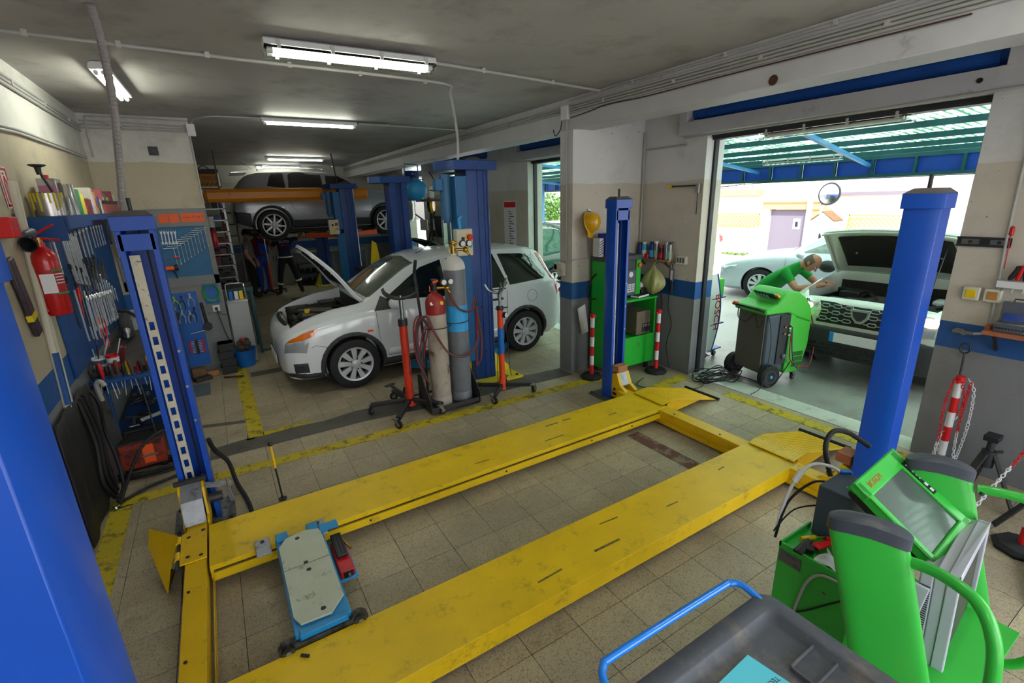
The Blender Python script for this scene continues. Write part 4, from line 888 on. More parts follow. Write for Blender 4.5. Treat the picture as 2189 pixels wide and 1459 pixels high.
side_glass(ss, bv, [[(1.35,1.06),(1.95,1.45),(2.15,1.50),(2.2,1.08)], [(2.26,1.08),(2.22,1.50),(2.95,1.50),(3.0,1.10)], [(3.06,1.12),(3.02,1.49),(3.3,1.46),(3.42,1.16)]], sides='LR')
for s in 'LR':
    obj('sill_trim', panel(bv, [(1.24,.42),(3.03,.42),(3.0,.25),(1.26,.25)], s, .006, .1), 'trim_grey', ss, solid=.01, boff=0)
    obj('bumper_trim', panel(bv, [(3.84,.60),(4.14,.66),(4.13,.40),(3.82,.30)], s, .007, .05), 'trim_grey', ss, solid=.01, boff=0)
    obj('tail_light', panel(bv, [(3.86,1.0),(4.08,1.04),(4.1,.86),(3.94,.82)], s, .008, .05), 'lens_red', ss)
    obj('door_handle', MB().bx((2.05, (-.872 if s == 'L' else .872), .93), (.2,.02,.03)).bx((2.95, (-.872 if s == 'L' else .872), .95), (.2,.02,.03)), 'chrome', ss, bev=.006)
    y = -1 if s == 'L' else 1
    obj('roof_rail', MB().tube(cr([(1.95,y*.55,1.56),(2.1,y*.57,1.62),(3.3,y*.56,1.61),(3.45,y*.54,1.55)], 4), .014, 6), 'chrome', ss)
seams(ss, bv, [[(1.2,.44),(1.16,1.0)], [(2.22,.44),(2.23,1.05)], [(3.03,1.05),(2.98,.7),(2.86,.6)]])
obj('rear_window', panel(bv, [(-.5,1.16),(-.46,1.44),(.46,1.44),(.5,1.16)], 'B', .006, .08), 'car_glass', ss)
obj('spoiler', MB().prism([(3.72,1.53),(4.06,1.47),(4.06,1.44),(3.75,1.45)], -.55, .55, 'y'), 'car_silver', ss, bev=.006)
obj('underbody', MB().box(.5, 3.9, -.6, .6, .14, .26).cyl((2.9,.3,.15),(3.9,.3,.15), .05), 'engine_dark', ss, bev=.02)
obj('antenna', MB().cyl((3.6,0,1.55),(3.8,0,1.7), .004, n=6), 'black_plastic', ss)

# ---- white SUV nose-in at the doorway, bonnet open, lamps on
DUS = [(0,.50,.36,.70,.46,.76),(.03,.68,.32,.80,.60,.88),(.10,.80,.28,.86,.68,.96),(.26,.87,.26,.92,.74,1.03),(.65,.90,.25,1.0,.78,1.10),(1.08,.91,.25,1.04,.78,1.15),(1.2,.91,.25,1.05,.75,1.22),
       (1.6,.91,.25,1.07,.68,1.46),(1.95,.91,.25,1.08,.64,1.60),(2.6,.91,.25,1.1,.64,1.65),(3.5,.91,.26,1.12,.63,1.63),(4.0,.90,.28,1.12,.62,1.5),(4.22,.86,.3,1.1,.64,1.2),(4.3,.8,.36,.9,.66,.95),(4.33,.7,.42,.7,.6,.74)]
bay = MB().prism([(.12,-.62),(.3,-.72),(1.13,-.78),(1.13,.78),(.3,.72),(.12,.62)], .5, 1.4, 'z')
ds_, bv = car('suv', 'white off-road car nose-in at the big doorway with bonnet up and headlamps lit', (6.02, 2.38, 0), rad(2), DUS, .35, (.84, 3.51), 'car_pale_green_white', bay=bay, spokes=5, tw=.22)
Y_ = lambda s: -1 if s < 0 else 1
for s in (-1, 1):
    P = [(s*.47,.78),(s*.46,.92),(s*.60,.955),(s*.80,.93),(s*.84,.84),(s*.72,.72),(s*.56,.70)]
    hl = obj('headlight', panel(bv, P, 'F', .012, .04), 'lens_clear', ds_)
    h = ray(bv, (-3, s*.60, .86), (1,0,0), 0); obj('bulb', MB().sph(V((h.x-.016, s*.60, .865)), .06, 12, 8, (.3,1.5,.8)), 'lamp_lit', hl)
    obj('turn_lamp', MB().sph(V((h.x+.035, s*.72, .80)), .05, 10, 8, (.6,1,.9)), 'lens_amber', hl)
    obj('fog_pocket', panel(bv, [(s*.55,.38),(s*.55,.50),(s*.74,.52),(s*.74,.40)], 'F', .012, .06), 'black_plastic', ds_)
    for sd in 'LR': pass
gg = obj('grille', panel(bv, [(-.45,.70),(-.46,.94),(.46,.94),(.45,.70)], 'F', .006, .06), 'black_plastic', ds_); mat('grille_chrome', '#a9b5b0', .3, .35)
for j, z_ in enumerate((.755, .83, .90)):
    for i in range(7):
        if abs(i-3) == 0: continue
        y0 = (i-3)*.125; h = ray(bv, (-3, y0, z_), (1,0,0), 0).x; a = .045; b_ = .019
        lo = [(h-.018, y0-a, z_-b_*.2),(h-.018, y0-a*.7, z_+b_),(h-.018, y0+a*.7, z_+b_),(h-.018, y0+a, z_-b_*.2),(h-.018, y0+a*.6, z_-b_),(h-.018, y0-a*.6, z_-b_)]
        obj('grille_link', MB().tube(lo, .0065, 5, True).bar((h-.016, y0+a, z_-.003), (h-.016, y0+.125-a, z_-.003), .012, .008), 'grille_chrome', gg)
hx_ = ray(bv, (-3, 0, .83), (1,0,0), 0).x
bd = obj('badge', MB().prism([(-.10,.075),(.10,.075),(.085,-.02),(.03,-.085),(-.03,-.085),(-.085,-.02)], hx_-.04, hx_-.025, 'x'), 'grille_chrome', ds_, bev=.004)
bd.location = (0,0,.835); obj('badge_recess', MB().prism([(-.075,.05),(.075,.05),(.06,-.012),(.02,-.055),(-.02,-.055),(-.06,-.012)], hx_-.044, hx_-.038, 'x'), 'trim_grey', bd)
bmp = obj('bumper', panel(bv, [(-.86,.62),(-.50,.66),(.50,.66),(.86,.62),(.88,.36),(.6,.28),(-.6,.28),(-.88,.36)], 'F', .012, .06), 'trim_grey', ds_, solid=.02, boff=0)
for j in range(3):
    for i in range(12):
        y0 = -.52+i*.095+(j % 2)*.045; h = ray(bv, (-3, y0, .34+j*.05), (1,0,0), 0).x; obj('mesh_cell', MB().bx((h-.03, y0, .35+j*.05), (.012,.075,.03)), 'black_plastic', bmp, bev=.004)
hp2 = ray(bv, (-3, 0, .55), (1,0,0), 0).x-.04
npl = obj('number_plate', MB().box(hp2-.01, hp2, -.26, .26, .50, .61), 'plate_white', ds_)
for s in (-1, 1): obj('plate_band', MB().box(hp2-.012, hp2-.009, s*.26, s*.215, .50, .61), 'plate_blue', npl)
bonnet(ds_, bv, .13, 1.12, .68, .76, 46, 'car_pale_green_white', 'car_pale_green_white', -.75)
engine(ds_, .16, 1.12, .68, .95, 5)
obj('windscreen', panel(bv, [(1.16,-.68),(1.90,-.60),(1.94,0),(1.90,.60),(1.16,.68),(1.14,0)], 'T', .005, .1), mat('windscreen_green', '#1d2f28', .04, 0, coat=1.), ds_)
obj('wiper', MB().tube([(1.14,-.5,1.20),(1.19,.05,1.25)], .01, 6).tube([(1.14,.05,1.20),(1.19,.6,1.25)], .01, 6), 'black_plastic', ds_)
side_glass(ds_, bv, [[(1.4,1.12),(1.95,1.5),(2.2,1.55),(2.25,1.14)], [(2.3,1.14),(2.28,1.55),(3.1,1.55),(3.2,1.16)]])
for s in (-1, 1): obj('door_mirror', MB().sph((1.45, s*1.03, 1.15), .11, 12, 8, (.7,1.1,.8)), 'black_plastic', ds_)

# ---- parked cars in the street
SED = [(0,.45,.28,.5,.4,.55),(.04,.64,.22,.6,.56,.65),(.14,.78,.18,.66,.66,.72),(.4,.86,.17,.76,.72,.82),(.9,.89,.17,.86,.74,.93),(1.3,.89,.17,.90,.74,.99),(1.5,.89,.17,.91,.70,1.08),(1.95,.89,.17,.92,.62,1.32),
       (2.3,.89,.17,.93,.58,1.43),(2.9,.89,.17,.94,.58,1.45),(3.4,.89,.17,.95,.59,1.36),(3.9,.88,.18,.96,.64,1.12),(4.3,.86,.2,.96,.68,1.02),(4.5,.82,.24,.9,.66,.95),(4.57,.76,.3,.7,.6,.75),(4.6,.66,.36,.6,.5,.64)]
sd, bv = car('saloon', 'pale silver saloon parked in the street beyond the man in green', (10.26, 6.93, 0), -pi/2+.28, SED, .325, (.93, 3.63), 'car_light_silver', cladding=False, spokes=9)
side_glass(sd, bv, [[(1.6,1.0),(2.3,1.34),(2.55,1.38),(2.6,.99)], [(2.66,.99),(2.62,1.38),(3.15,1.36),(3.6,1.06),(3.55,1.0)]], 'car_glass_light')
obj('windscreen', panel(bv, [(1.42,-.66),(2.2,-.54),(2.24,0),(2.2,.54),(1.42,.66)], 'T', .005, .1), 'car_glass_light', sd)
for s in 'LR':
    obj('headlight', panel(bv, [(.06,.56),(.10,.64),(.48,.72),(.42,.62),(.2,.56)], s, .008, .04), 'lens_clear', sd)
    y = -1 if s == 'L' else 1; obj('door_mirror', MB().sph((1.65,y*.99,1.0), .1, 12, 8, (.8,1.1,.7)), 'car_light_silver', sd)
seams(sd, bv, [[(1.35,.25),(1.38,.9)], [(2.62,.25),(2.62,.95)], [(3.3,.4),(3.4,.9)]])
gc, bv = car('estate_car', 'greyish pink car whose tail shows at the left edge of the big doorway', (10.9, 12.0, 0), -pi/2, [(x*.94, a, b, c+.08, d, e+.12) for x, a, b, c, d, e in SUV], .33, (.85, 3.2), 'car_greige', cladding=False, spokes=7)
obj('tail_window', panel(bv, [(-.55,1.22),(-.5,1.54),(.5,1.54),(.55,1.22)], 'B', .006, .08), 'car_glass_light', gc)
obj('number_plate', MB().box(3.93,3.95,-.26,.26,.78,.9), 'plate_white', gc)
for s in (-1, 1): obj('tail_light', panel(bv, [(s*.62,.95),(s*.62,1.15),(s*.8,1.15),(s*.8,.95)], 'B', .006, .06), 'lens_red', gc)
obj('bumper_line', panel(bv, [(-.7,.62),(-.7,.72),(.7,.72),(.7,.62)], 'B', .01, .1), 'car_light_silver', gc)
side_glass(gc, bv, [[(2.1,1.2),(2.1,1.6),(3.1,1.6),(3.3,1.25)]], 'car_glass_light')
dk, bv = car('dark_car', 'dark maroon car with a pale door mirror seen through the middle doorway', (8.65, 8.95, 0), pi/2, FUS, .31, (.8, 3.286), 'car_dark', cladding=False, spokes=7)
side_glass(dk, bv, [[(1.22,1.0),(1.34,1.10),(1.80,1.38),(2.10,1.455),(2.12,1.0)], [(2.19,1.0),(2.18,1.46),(2.9,1.465),(3.02,1.06)]], 'car_glass_light')
for s in (-1, 1): obj('door_mirror', MB().sph((1.32, s*.97, 1.04), .11, 12, 8, (.75,1.1,.75)), 'car_light_silver', dk)
obj('door_handle', MB().bx((1.98,.865,.86), (.18,.02,.03)), 'chrome', dk)
obj('windscreen', panel(bv, [(1.07,-.62),(1.74,-.55),(1.78,0),(1.74,.55),(1.07,.62)], 'T', .005, .1), 'car_glass', dk)
gn, bv = car('green_car', 'dark green car with its bonnet raised, mostly hidden behind the white hatchback', (3.45, 9.9, 0), 0, FUS, .31, (.8, 3.286), 'car_green', cladding=False, spokes=7, bay=MB().prism([(.16,-.60),(1.02,-.66),(1.02,.66),(.16,.60)], .42, 1.3, 'z'))
obj('windscreen', panel(bv, [(1.07,-.62),(1.74,-.55),(1.78,0),(1.74,.55),(1.07,.62)], 'T', .005, .1), 'car_glass', gn)
bonnet(gn, bv, .20, 1.04, .60, .70, 40, 'car_green', 'car_green', .9); engine(gn, .16, 1.02, .6, .86, 9)
# ================================================================ TWO-POST LIFTS
mat('post_blue_dark', '#12397c', .38, .1, .12, 5, dirt='#0c2145', ds=8, dt=.6, dw=.1); mat('post_blue_light', '#1a5c94', .4, 0, .1, 6); mat('motor_blue', '#275a86', .45, 0, .1, 8)
mat('base_yellow', '#d6c014', .5, 0, .1, 6, dirt='#6d6419', ds=9, dt=.58); mat('control_cream', '#c9c5b2', .5, 0, .05, 8, dirt='#8c8570', ds=9, dt=.62)
mat('arm_blue', '#136f9e', .4, 0, .12, 9); mat('arm_orange', '#cf4b1c', .45, 0, .15, 9)
def tall_post(name, label, x, y, h, s, motor=True, group=None, bay_w=.30, arms='arm_blue', az=.13, armr=1):
    t = thing(name, label, 'car lift', (x, y, 0), 0, group)   # s=+1: carriage side faces +y
    P = [(-.15,-.13),(-.02,-.15),(.12,-.15),(.15,-.10),(.15,.16),(.05,.16),(.05,.10),(-.05,.10),(-.05,.16),(-.15,.16)]
    P = [(a, s*b) for a, b in P]
    obj('column', MB().prism(P, .02, h-.08, 'z'), 'post_blue_dark', t, bev=.004)
    for a in (-.02, .06, .10): obj('fold_rib', MB().box(a-.004, a+.004, s*-.158, s*-.149, .03, h-.1), 'post_blue_dark', t)
    cp = obj('cap', MB().prism([(-.44,s*-.02),(-.34,s*-.22),(.20,s*-.22),(.20,s*.2),(-.3,s*.2),(-.44,s*.1)], h-.10, h, 'z'), 'post_blue_dark', t, bev=.004)
    obj('cap_dome', MB().lathe([(.14,0),(.12,.02),(.04,.05),(.001,.055)], 18, (.02,0,h)), 'cap_dust', cp)
    bs = obj('base_plate', MB().prism([(-.3,-.34),(.42,-.34),(.42,.4),(-.3,.4)], .004, .03, 'z'), 'base_yellow', t, bev=.003)
    for a, b in ((.15,.40), (-.15,-.28)): obj('gusset', MB().prism([(a,.03),(a,.34),(b,.08),(b,.03)], -.02, 0, 'y').prism([(a,.03),(a,.34),(b,.08),(b,.03)], .12, .14, 'y'), 'base_yellow', bs)
    for a, b in ((-.24,-.28),(.36,-.28),(-.24,.34),(.36,.34)): obj('anchor_bolt', MB().cyl((a,b,.03),(a,b,.05), .016, n=6), 'dark_steel', bs)
    for z_, a in ((.38,.0),(.62,.06),(.95,-.03),(.25,.09)): obj('bolt_head', MB().cyl((a, s*-.148, z_), (a, s*-.16, z_), .013, n=10), 'dark_steel', t)
    if motor:
        m = obj('power_pack', MB().box(-.30,-.16,-.16,.02, h-.92, h-.16), 'post_blue_light', t, bev=.006)
        obj('motor', MB().cyl((-.37,-.04,h-.62), (-.37,-.04,h-.14), .062).cyl((-.37,-.04,h-.66),(-.37,-.04,h-.62), .04), 'motor_blue', m)
        obj('terminal_box', MB().bx((-.46,-.04,h-.25), (.08,.10,.12)), 'post_blue_light', m, bev=.006)
        obj('cover', MB().box(-.31,-.15,-.165,-.15, .3, h-1.0), 'post_blue_light', t, bev=.004)
    ar = obj('carriage_arm', MB().bar((0, s*.17, az), (-.75*armr, s*.75, az), .13, .10), arms, t, bev=.008)
    obj('arm_pad', MB().cyl((-.75*armr, s*.75, az+.05), (-.75*armr, s*.75, az+.10), .06), 'black_rubber', ar)
    a2 = obj('carriage_arm', MB().bar((0, s*.17, az), (.75, s*.7, az), .13, .10), arms, t, bev=.008); obj('arm_pad', MB().cyl((.75, s*.7, az+.05), (.75, s*.7, az+.10), .06), 'black_rubber', a2)
    obj('carriage', MB().box(-.13,.13, s*.1, s*.2, az-.08, az+.55), 'post_blue_dark', t, bev=.006)
    return t
l2 = tall_post('two_post_lift_column', 'tall dark blue lift column with a control box, right in front of the white hatchback', 2.68, 5.18, 2.62, 1)
for i, (lab, x, y, s, m) in enumerate((('tall blue lift column standing behind the white hatchback, opposite the near one', 2.72, 8.05, -1, False),
        ('blue lift column with small control box, in front of the raised silver car', 2.58, 10.9, 1, True), ('farthest blue lift column, behind the raised silver car by the wall', 2.6, 14.35, -1, False))):
    az = .13 if i == 0 else 1.55
    tall_post('two_post_lift_column', lab, x, y, 2.6 if i < 2 else 2.5, s, m, None, arms='arm_blue' if i == 0 else 'arm_orange', az=az, armr=1)
def control_box(lab, x, y, z, w=.2, h=.3):
    t = thing('control_box', lab, 'control box', (x, y, z)); b = obj('case', MB().box(-w/2,w/2,-.05,.05,-h/2,h/2), 'control_cream', t, bev=.012)
    obj('knob_plate', MB().box(w*.08,w*.42,-.056,-.05,h*.05,h*.32), 'yellow_plastic', t); obj('red_switch', MB().lathe([(.001,.03),(.03,.03),(.034,.0),(.034,-.01)], 18, (w*.27,-.056,h*.19), (0,-1,0)), 'red_plastic', t)
    obj('push_button', MB().box(-w*.22,-w*.05,-.06,-.05,h*.06,h*.2), 'black_plastic', t); obj('warning_label', MB().box(-w*.02,w*.2,-.053,-.05,-h*.38,-h*.06), 'yellow_plastic', t)
    obj('sticker', MB().box(w*.22,w*.42,-.053,-.05,-h*.2,-h*.08), 'light_blue', t); return t
control_box('cream lift control box with red knob on the tall near blue column', 2.42, 4.98, 1.745)
control_box('cream lift control box with red knob, in front of the raised silver car', 2.22, 10.72, 1.74)
tag(obj('control_cable', MB().tube(cr([(2.40,5.0,1.89),(2.39,5.0,2.0),(2.42,5.0,2.02)], 4), .018), 'light_blue'), 'light blue cable gland on top of the near control box', 'cable')
# orange overhead beam
ob = thing('overhead_beam', 'long orange overhead beam in front of the raised silver car', 'beam', (1.6, 11.55, 2.42))
obj('beam', MB().prism([(-.10,-.13),(.10,-.13),(.15,-.06),(.15,.06),(.10,.13),(-.10,.13),(-.15,.06),(-.15,-.06)], -1.55, 1.6, 'x'), mat('beam_orange', '#d8851c', .4, 0, .08, 3, dirt='#7c4a14', ds=4, dt=.62), ob, bev=.02)
obj('end_cap', MB().sph((-1.55,0,0), .125, 14, 8, (.4,1,1)), 'beam_orange', ob); obj('hanger', MB().bar((1.0,0,.12), (.95,.1,.85), .02, .02).bar((-1.3,0,.12), (-1.3,0,.85), .03, .03), 'dark_steel', ob)

# ================================================================ TRANSMISSION JACKS
mat('jack_red', '#c5321a', .4, 0, .12, 8, dirt='#5e1b10', ds=14, dt=.6); mat('jack_orange', '#d8491f', .42, 0, .1, 8)
def base_arm(t, ang, L_, z0=.10, z1=.09, w=.05, foot=False):
    c, s_ = cos(ang), sin(ang); leg = obj('leg', MB().bar((c*.03, s_*.03, z0+.02), (c*L_, s_*L_, z1+.02), w, .045), 'black_plastic', t, bev=.005)
    o = caster(t, c*L_, s_*L_, .045, .115, ang+1.1)
t = thing('transmission_jack', 'red telescopic jack stand on casters with a curved black saddle, left of the gas cylinders', 'jack', (1.55, 4.74, 0))
for a, L_ in ((2.85, .42), (4.1, .46), (-.9, .40), (1.75, .38)): base_arm(t, a, L_)
obj('cylinder', MB().cyl((0,0,.08), (0,0,.97), .042).cyl((0,0,.06), (0,0,.12), .062), 'jack_red', t); obj('collar', MB().cyl((0,0,.96), (0,0,1.03), .05), 'dark_steel', t)
obj('piston_rod', MB().cyl((0,0,1.02), (0,0,1.28), .022), 'chrome', t)
sd_ = MB(); A = [(cos(a)*.155*1, sin(a)*.10) for a in [pi+i*pi/10 for i in range(11)]]
dirx = V((.85,-.52,0)); up_ = V((0,0,1)); nrm = V((.52,.85,0))
P = [dirx*(1.15*a)+up_*(1.36+b) for a, b in A]
for i in range(10):
    a, b = P[i], P[i+1]; sd_.add([a-nrm*.05, b-nrm*.05, b+nrm*.05, a+nrm*.05]+[p-up_*.022 for p in (a-nrm*.05, b-nrm*.05, b+nrm*.05, a+nrm*.05)], [(0,1,2,3),(7,6,5,4),(0,4,5,1),(2,6,7,3),(3,7,4,0),(1,5,6,2)])
obj('saddle', sd_, 'dark_steel', t, bev=.003); obj('valve_knob', MB().cyl((.05,0,.2), (.1,0,.2), .014), 'zinc', t)
obj('pedal', MB().bar((-.02,.1,.14), (-.1,.32,.2), .03, .02).bx((-.11,.34,.205), (.12,.05,.01), (0,0,.4)), 'dark_steel', t)
t = thing('transmission_jack', 'smaller orange jack stand with gauge and fork head, right of the tall column', 'jack', (2.62, 4.55, 0))
for a, L_ in ((3.9, .33), (-.55, .37), (2.5, .30), (1.0, .30)): base_arm(t, a, L_, .085, .08, .035)
obj('cylinder', MB().cyl((0,0,.1), (0,0,1.02), .034).cyl((0,0,.05), (0,0,.2), .042), 'jack_orange', t); obj('collar', MB().cyl((0,0,1.01), (0,0,1.05), .042), 'dark_steel', t)
obj('label', MB().cyl((0,0,.5), (0,0,.8), .0352, n=20), 'blue_plastic', t); obj('piston_rod', MB().cyl((0,0,1.04), (0,0,1.2), .016), 'chrome', t)
obj('fork_head', MB().tube(cr([(-.14,.08,1.30),(-.1,.05,1.23),(0,0,1.2),(.08,.05,1.24),(.16,.12,1.33)], 4), .014, 7).tube(cr([(-.02,-.02,1.2),(-.05,-.1,1.26),(-.06,-.14,1.34)], 4), .011, 6).cyl((0,0,1.15),(0,0,1.2), .024), 'steel', t)
g = obj('gauge', MB().cyl((.05,-.05,.95), (.035,-.02,.95), .034), 'black_plastic', t); obj('gauge_face', MB().cyl((.0515,-.053,.95), (.05,-.05,.95), .028), 'white_plastic', g)
obj('cable_wire', MB().tube(cr([(.05,-.02,.9),(.07,-.04,.6),(.08,-.05,.3),(.12,-.02,.2)], 5), .004, 5).tube(cr([(-.06,-.02,.6),(-.07,-.02,.3),(-.06,0,.12)], 5), .004, 5), 'dark_steel', t)
obj('handle_bar', MB().bar((-.06,0,1.03), (.09,-.02,1.03), .012, .012), 'dark_steel', t)

# ================================================================ GAS CYLINDER TROLLEY
mat('cyl_grey', '#6d7078', .45, .1, .12, 12, dirt='#45464c', ds=9, dt=.58); mat('cyl_rusty', '#a69c90', .6, 0, .15, 8, dirt='#6f4a35', ds=5.5, dt=.55, dw=.06, bump=.15, bs=30)
mat('cyl_red', '#8b1f1c', .45, 0, .1, 9, dirt='#5a3026', ds=12, dt=.62); mat('cyl_white', '#c6c4c2', .5, 0, .08, 10, dirt='#7c7a78', ds=14, dt=.6); mat('cart_iron', '#3a3738', .6, .3, .25, 12, dirt='#59301f', ds=9, dt=.62); mat('hose_red', '#7c2022', .5); mat('hose_teal', '#2b4350', .5)
TX, TY = 1.98, 4.62
t = thing('cylinder_trolley', 'dark iron trolley carrying two tall gas cylinders in front of the lift column', 'trolley', (TX, TY, 0))
obj('base_tray', MB().prism([(-.30,-.2),(.26,-.2),(.26,.16),(-.30,.16)], .03, .045, 'z').box(-.30,.26,-.2,-.19,.03,.09), 'cart_iron', t, bev=.003)
for x in (-.31, .27): obj('side_plate', MB().prism([(-.2,.03),(.16,.03),(.16,.40),(.04,.40),(-.2,.14)], x, x+.008, 'x'), 'cart_iron', t)
wp = [(-.26,.18,0),(.20,.2,0)]
for x in (-.42, .34): wl = obj('trolley_wheel', MB().lathe([(.001,-.03),(.06,-.03),(.12,-.022),(.12,.022),(.06,.03),(.001,.03)], 24, (x,.2,.12), (1,0,0)), 'black_rubber', t); obj('hub', MB().cyl((x-.034,.2,.12),(x+.034,.2,.12), .04), 'zinc', wl)
obj('axle', MB().cyl((-.42,.2,.12),(.34,.2,.12), .012), 'cart_iron', t)
for x in (-.2, .16): obj('upright', MB().tube(cr([(x,.17,.05),(x,.17,.8),(x-.03 if x < 0 else x,.2,1.48)], 4), .016, 8), 'cart_iron', t)
obj('push_handle', MB().tube([(-.23,.2,1.48),(-.25,.08,1.62)], .018, 8), 'cart_iron', t)
obj('chain_band', MB().tube([(-.11+.15*cos(a) if a < pi else -.11+.15*cos(a), -.02+.0+.13*sin(a)*1.0, .93) for a in [pi+i*pi/12 for i in range(13)]], .005, 5).tube([(.13+.13*cos(a), .0+.13*sin(a), .95) for a in [pi+i*pi/12 for i in range(13)]], .005, 5), 'rust', t)
obj('side_mesh', MB().tube([(-.45,-.05,.68),(-.30,-.05,.70),(-.29,-.05,.52),(-.36,-.05,.45),(-.46,-.05,.47)], .006, 6, True), 'cart_iron', t)
def gas(name, lab, x, y, r, h, m_body, m_top, zt, bands=()):
    c = thing(name, lab, 'gas cylinder', (x, y, .05)); hs = h-r*1.15
    obj('body', MB().lathe([(.001,.0),(r*.8,.0),(r*.95,.015),(r,.04),(r,zt)], 28), m_body, c)
    sh = [(r,zt),(r,hs)]+[(r*cos(a)*.78+r*.22*(1-a/(pi/2)) , hs+r*1.0*sin(a)) for a in [i*pi/12 for i in range(1,6)]]+[(.035,hs+r*1.02),(.03,hs+r*1.15),(.001,hs+r*1.15)]
    obj('shoulder', MB().lathe(sh, 28), m_top, c)
    for z0, z1, m in bands: obj('band', MB().lathe([(r,z0),(r+.0015,z0),(r+.0015,z1),(r,z1)], 28, cap=False), m, c)
    obj('foot_ring', MB().lathe([(r*1.0,0),(r*1.04,0),(r*1.04,.09),(r,.1)], 24, cap=False), m_body, c)
    return c, h
c1, h1 = gas('gas_cylinder', 'rust-streaked pale gas cylinder with a dark red shoulder, left on the trolley', 1.87, 4.60, .105, 1.26, 'cyl_rusty', 'cyl_red', 1.02)
obj('warning_sticker', MB().cyl((.03,-.086,1.14),(.034,-.098,1.143), .022), 'yellow_plastic', c1); obj('sticker', MB().cyl((-.065,-.07,1.14),(-.07,-.078,1.143), .018), 'paper', c1)
c2, h2 = gas('gas_cylinder', 'tall grey gas cylinder with white shoulder and blue band, right on the trolley', 2.12, 4.62, .115, 1.62, 'cyl_grey', 'cyl_white', 1.46, ((.80, 1.08, 'light_blue'),))
def regulator(c, z, s, name):
    v = obj('valve', MB().cyl((0,0,z), (0,0,z+.1), .022).cyl((-.03,0,z+.1), (.03,0,z+.1), .012).cyl((0,0,z+.1),(0,0,z+.135), .018).cyl((0,0,z+.135),(0,0,z+.15), .032), 'brass' if s > 0 else 'dark_steel', c)
    r = obj('regulator', MB().cyl((.02,-.02,z+.06), (.12*1,-.05,z+.06), .016).sph((.12,-.05,z+.055), .032).cyl((.12,-.05,z+.05),(.14,-.1,z+.0), .012), 'brass', c)
    for k in (0, 1):
        x = .08+k*.075; g = obj('gauge', MB().cyl((x,-.05,z+.12), (x,-.085,z+.12), .034), 'black_plastic', r); obj('dial', MB().cyl((x,-.086,z+.12), (x,-.0875,z+.12), .027), 'white_plastic', g)
    obj('adjuster', MB().cyl((-.02,-.03,z+.12),(.03,-.05,z+.14), .014).bar((-.06,-.03,z+.09),(-.06,-.03,z+.03), .008,.008), 'orange_plastic' if s < 0 else 'brass', r)
regulator(c1, 1.23, -1, 'a'); regulator(c2, 1.6, 1, 'b')
def wob(pts, off): return [(p[0]+off[0], p[1]+off[1], p[2]+off[2]) for p in pts]
H1 = [(2.0,4.52,1.30),(2.03,4.48,1.18),(2.10,4.46,1.10),(2.22,4.47,1.08),(2.30,4.52,1.2),(2.32,4.56,1.0),(2.30,4.52,.72),(2.12,4.44,.60),(1.92,4.43,.66),(1.78,4.45,.9),(1.72,4.5,1.08),(1.64,4.55,1.0),(1.60,4.58,.8),(1.62,4.58,.6),(1.68,4.57,.42),(1.73,4.56,.3)]
t = thing('gas_hoses', 'twin dark red and teal gas hoses looped round the cylinders', 'hose', (2.0, 4.52, 1.30))
for k, (off, m) in enumerate((((0,0,0),'hose_red'),((.014,.0,-.012),'hose_teal'))):
    obj('hose', MB().tube([(a-2.0, b-4.52, c-1.3) for a, b, c in wob(cr(H1, 6), off)], .0085, 7), m, t)
H2 = [(1.73,4.55,.95),(1.66,4.56,1.05),(1.61,4.58,.95),(1.60,4.58,.75),(1.63,4.58,.55),(1.66,4.58,.7),(1.70,4.55,.9)]
for k, (off, m) in enumerate((((0,0,.03),'hose_red'),((.02,-.01,.02),'hose_teal'),((.04,0,-.02),'hose_red'))):
    obj('hose', MB().tube([(a-2.0, b-4.52, c-1.3) for a, b, c in wob(cr(H2, 6, True), off)], .0085, 7, True), m, t)
H3 = [(2.30,4.52,1.1),(2.33,4.53,.9),(2.36,4.54,.7),(2.35,4.55,.5),(2.30,4.56,.42),(2.31,4.55,.7),(2.31,4.53,.95)]
for off, m in (((0,0,0),'hose_red'),((.012,0,.02),'hose_teal')): obj('hose', MB().tube([(a-2.0, b-4.52, c-1.3) for a, b, c in wob(cr(H3, 6, True), off)], .0085, 7, True), m, t)

# ================================================================ GREEN EMISSION TESTER IN THE ALCOVE
mat('tester_green', '#1ea32c', .4, 0, .05, 4, coat=.1); mat('tester_dark', '#3c3b40', .5)
EX0, EX1, EY0, EY1 = 3.97, 4.72, 4.16, 4.575
t = thing('emission_tester', 'tall bright green exhaust tester cabinet standing in the corner behind the lift post', 'machine', (4.35, 4.37, 0))
def ep(name, mb, m, par=t, **k):
    mb.v = [(x-4.35, y-4.37, z) for x, y, z in mb.v]; return obj(name, mb, m, par, **k)
ep('cabinet_side', MB().box(EX0,EX0+.025,EY0,EY1,.08,.95), 'tester_green', bev=.004); ep('cabinet_side', MB().box(EX1-.025,EX1,EY0,EY1,.08,.95), 'tester_green', bev=.004)
ep('cabinet_back', MB().box(EX0,EX1,EY1-.02,EY1,.08,.95).box(EX0,4.52,EY1-.02,EY1,.95,1.46), 'tester_green'); ep('worktop', MB().box(EX0-.01,EX1+.01,EY0-.01,EY1,.94,.965), 'tester_green', bev=.004)
dr = ep('cabinet_door', MB().box(EX0+.03,EX1-.03,EY0-.004,EY0+.015,.10,.46), 'tester_green', bev=.004); ep('lock', MB().cyl((4.42,EY0-.014,.40),(4.42,EY0,.40), .012), 'zinc', dr); ep('key', MB().bx((4.42,EY0-.02,.37), (.004,.01,.05)), 'zinc', dr)
ep('shelf', MB().box(EX0+.02,EX1-.02,EY0,EY1,.46,.48), 'tester_green'); ep('bay_lining', MB().box(EX0+.03,EX1-.03,EY1-.08,EY1-.02,.48,.94), 'tester_dark')
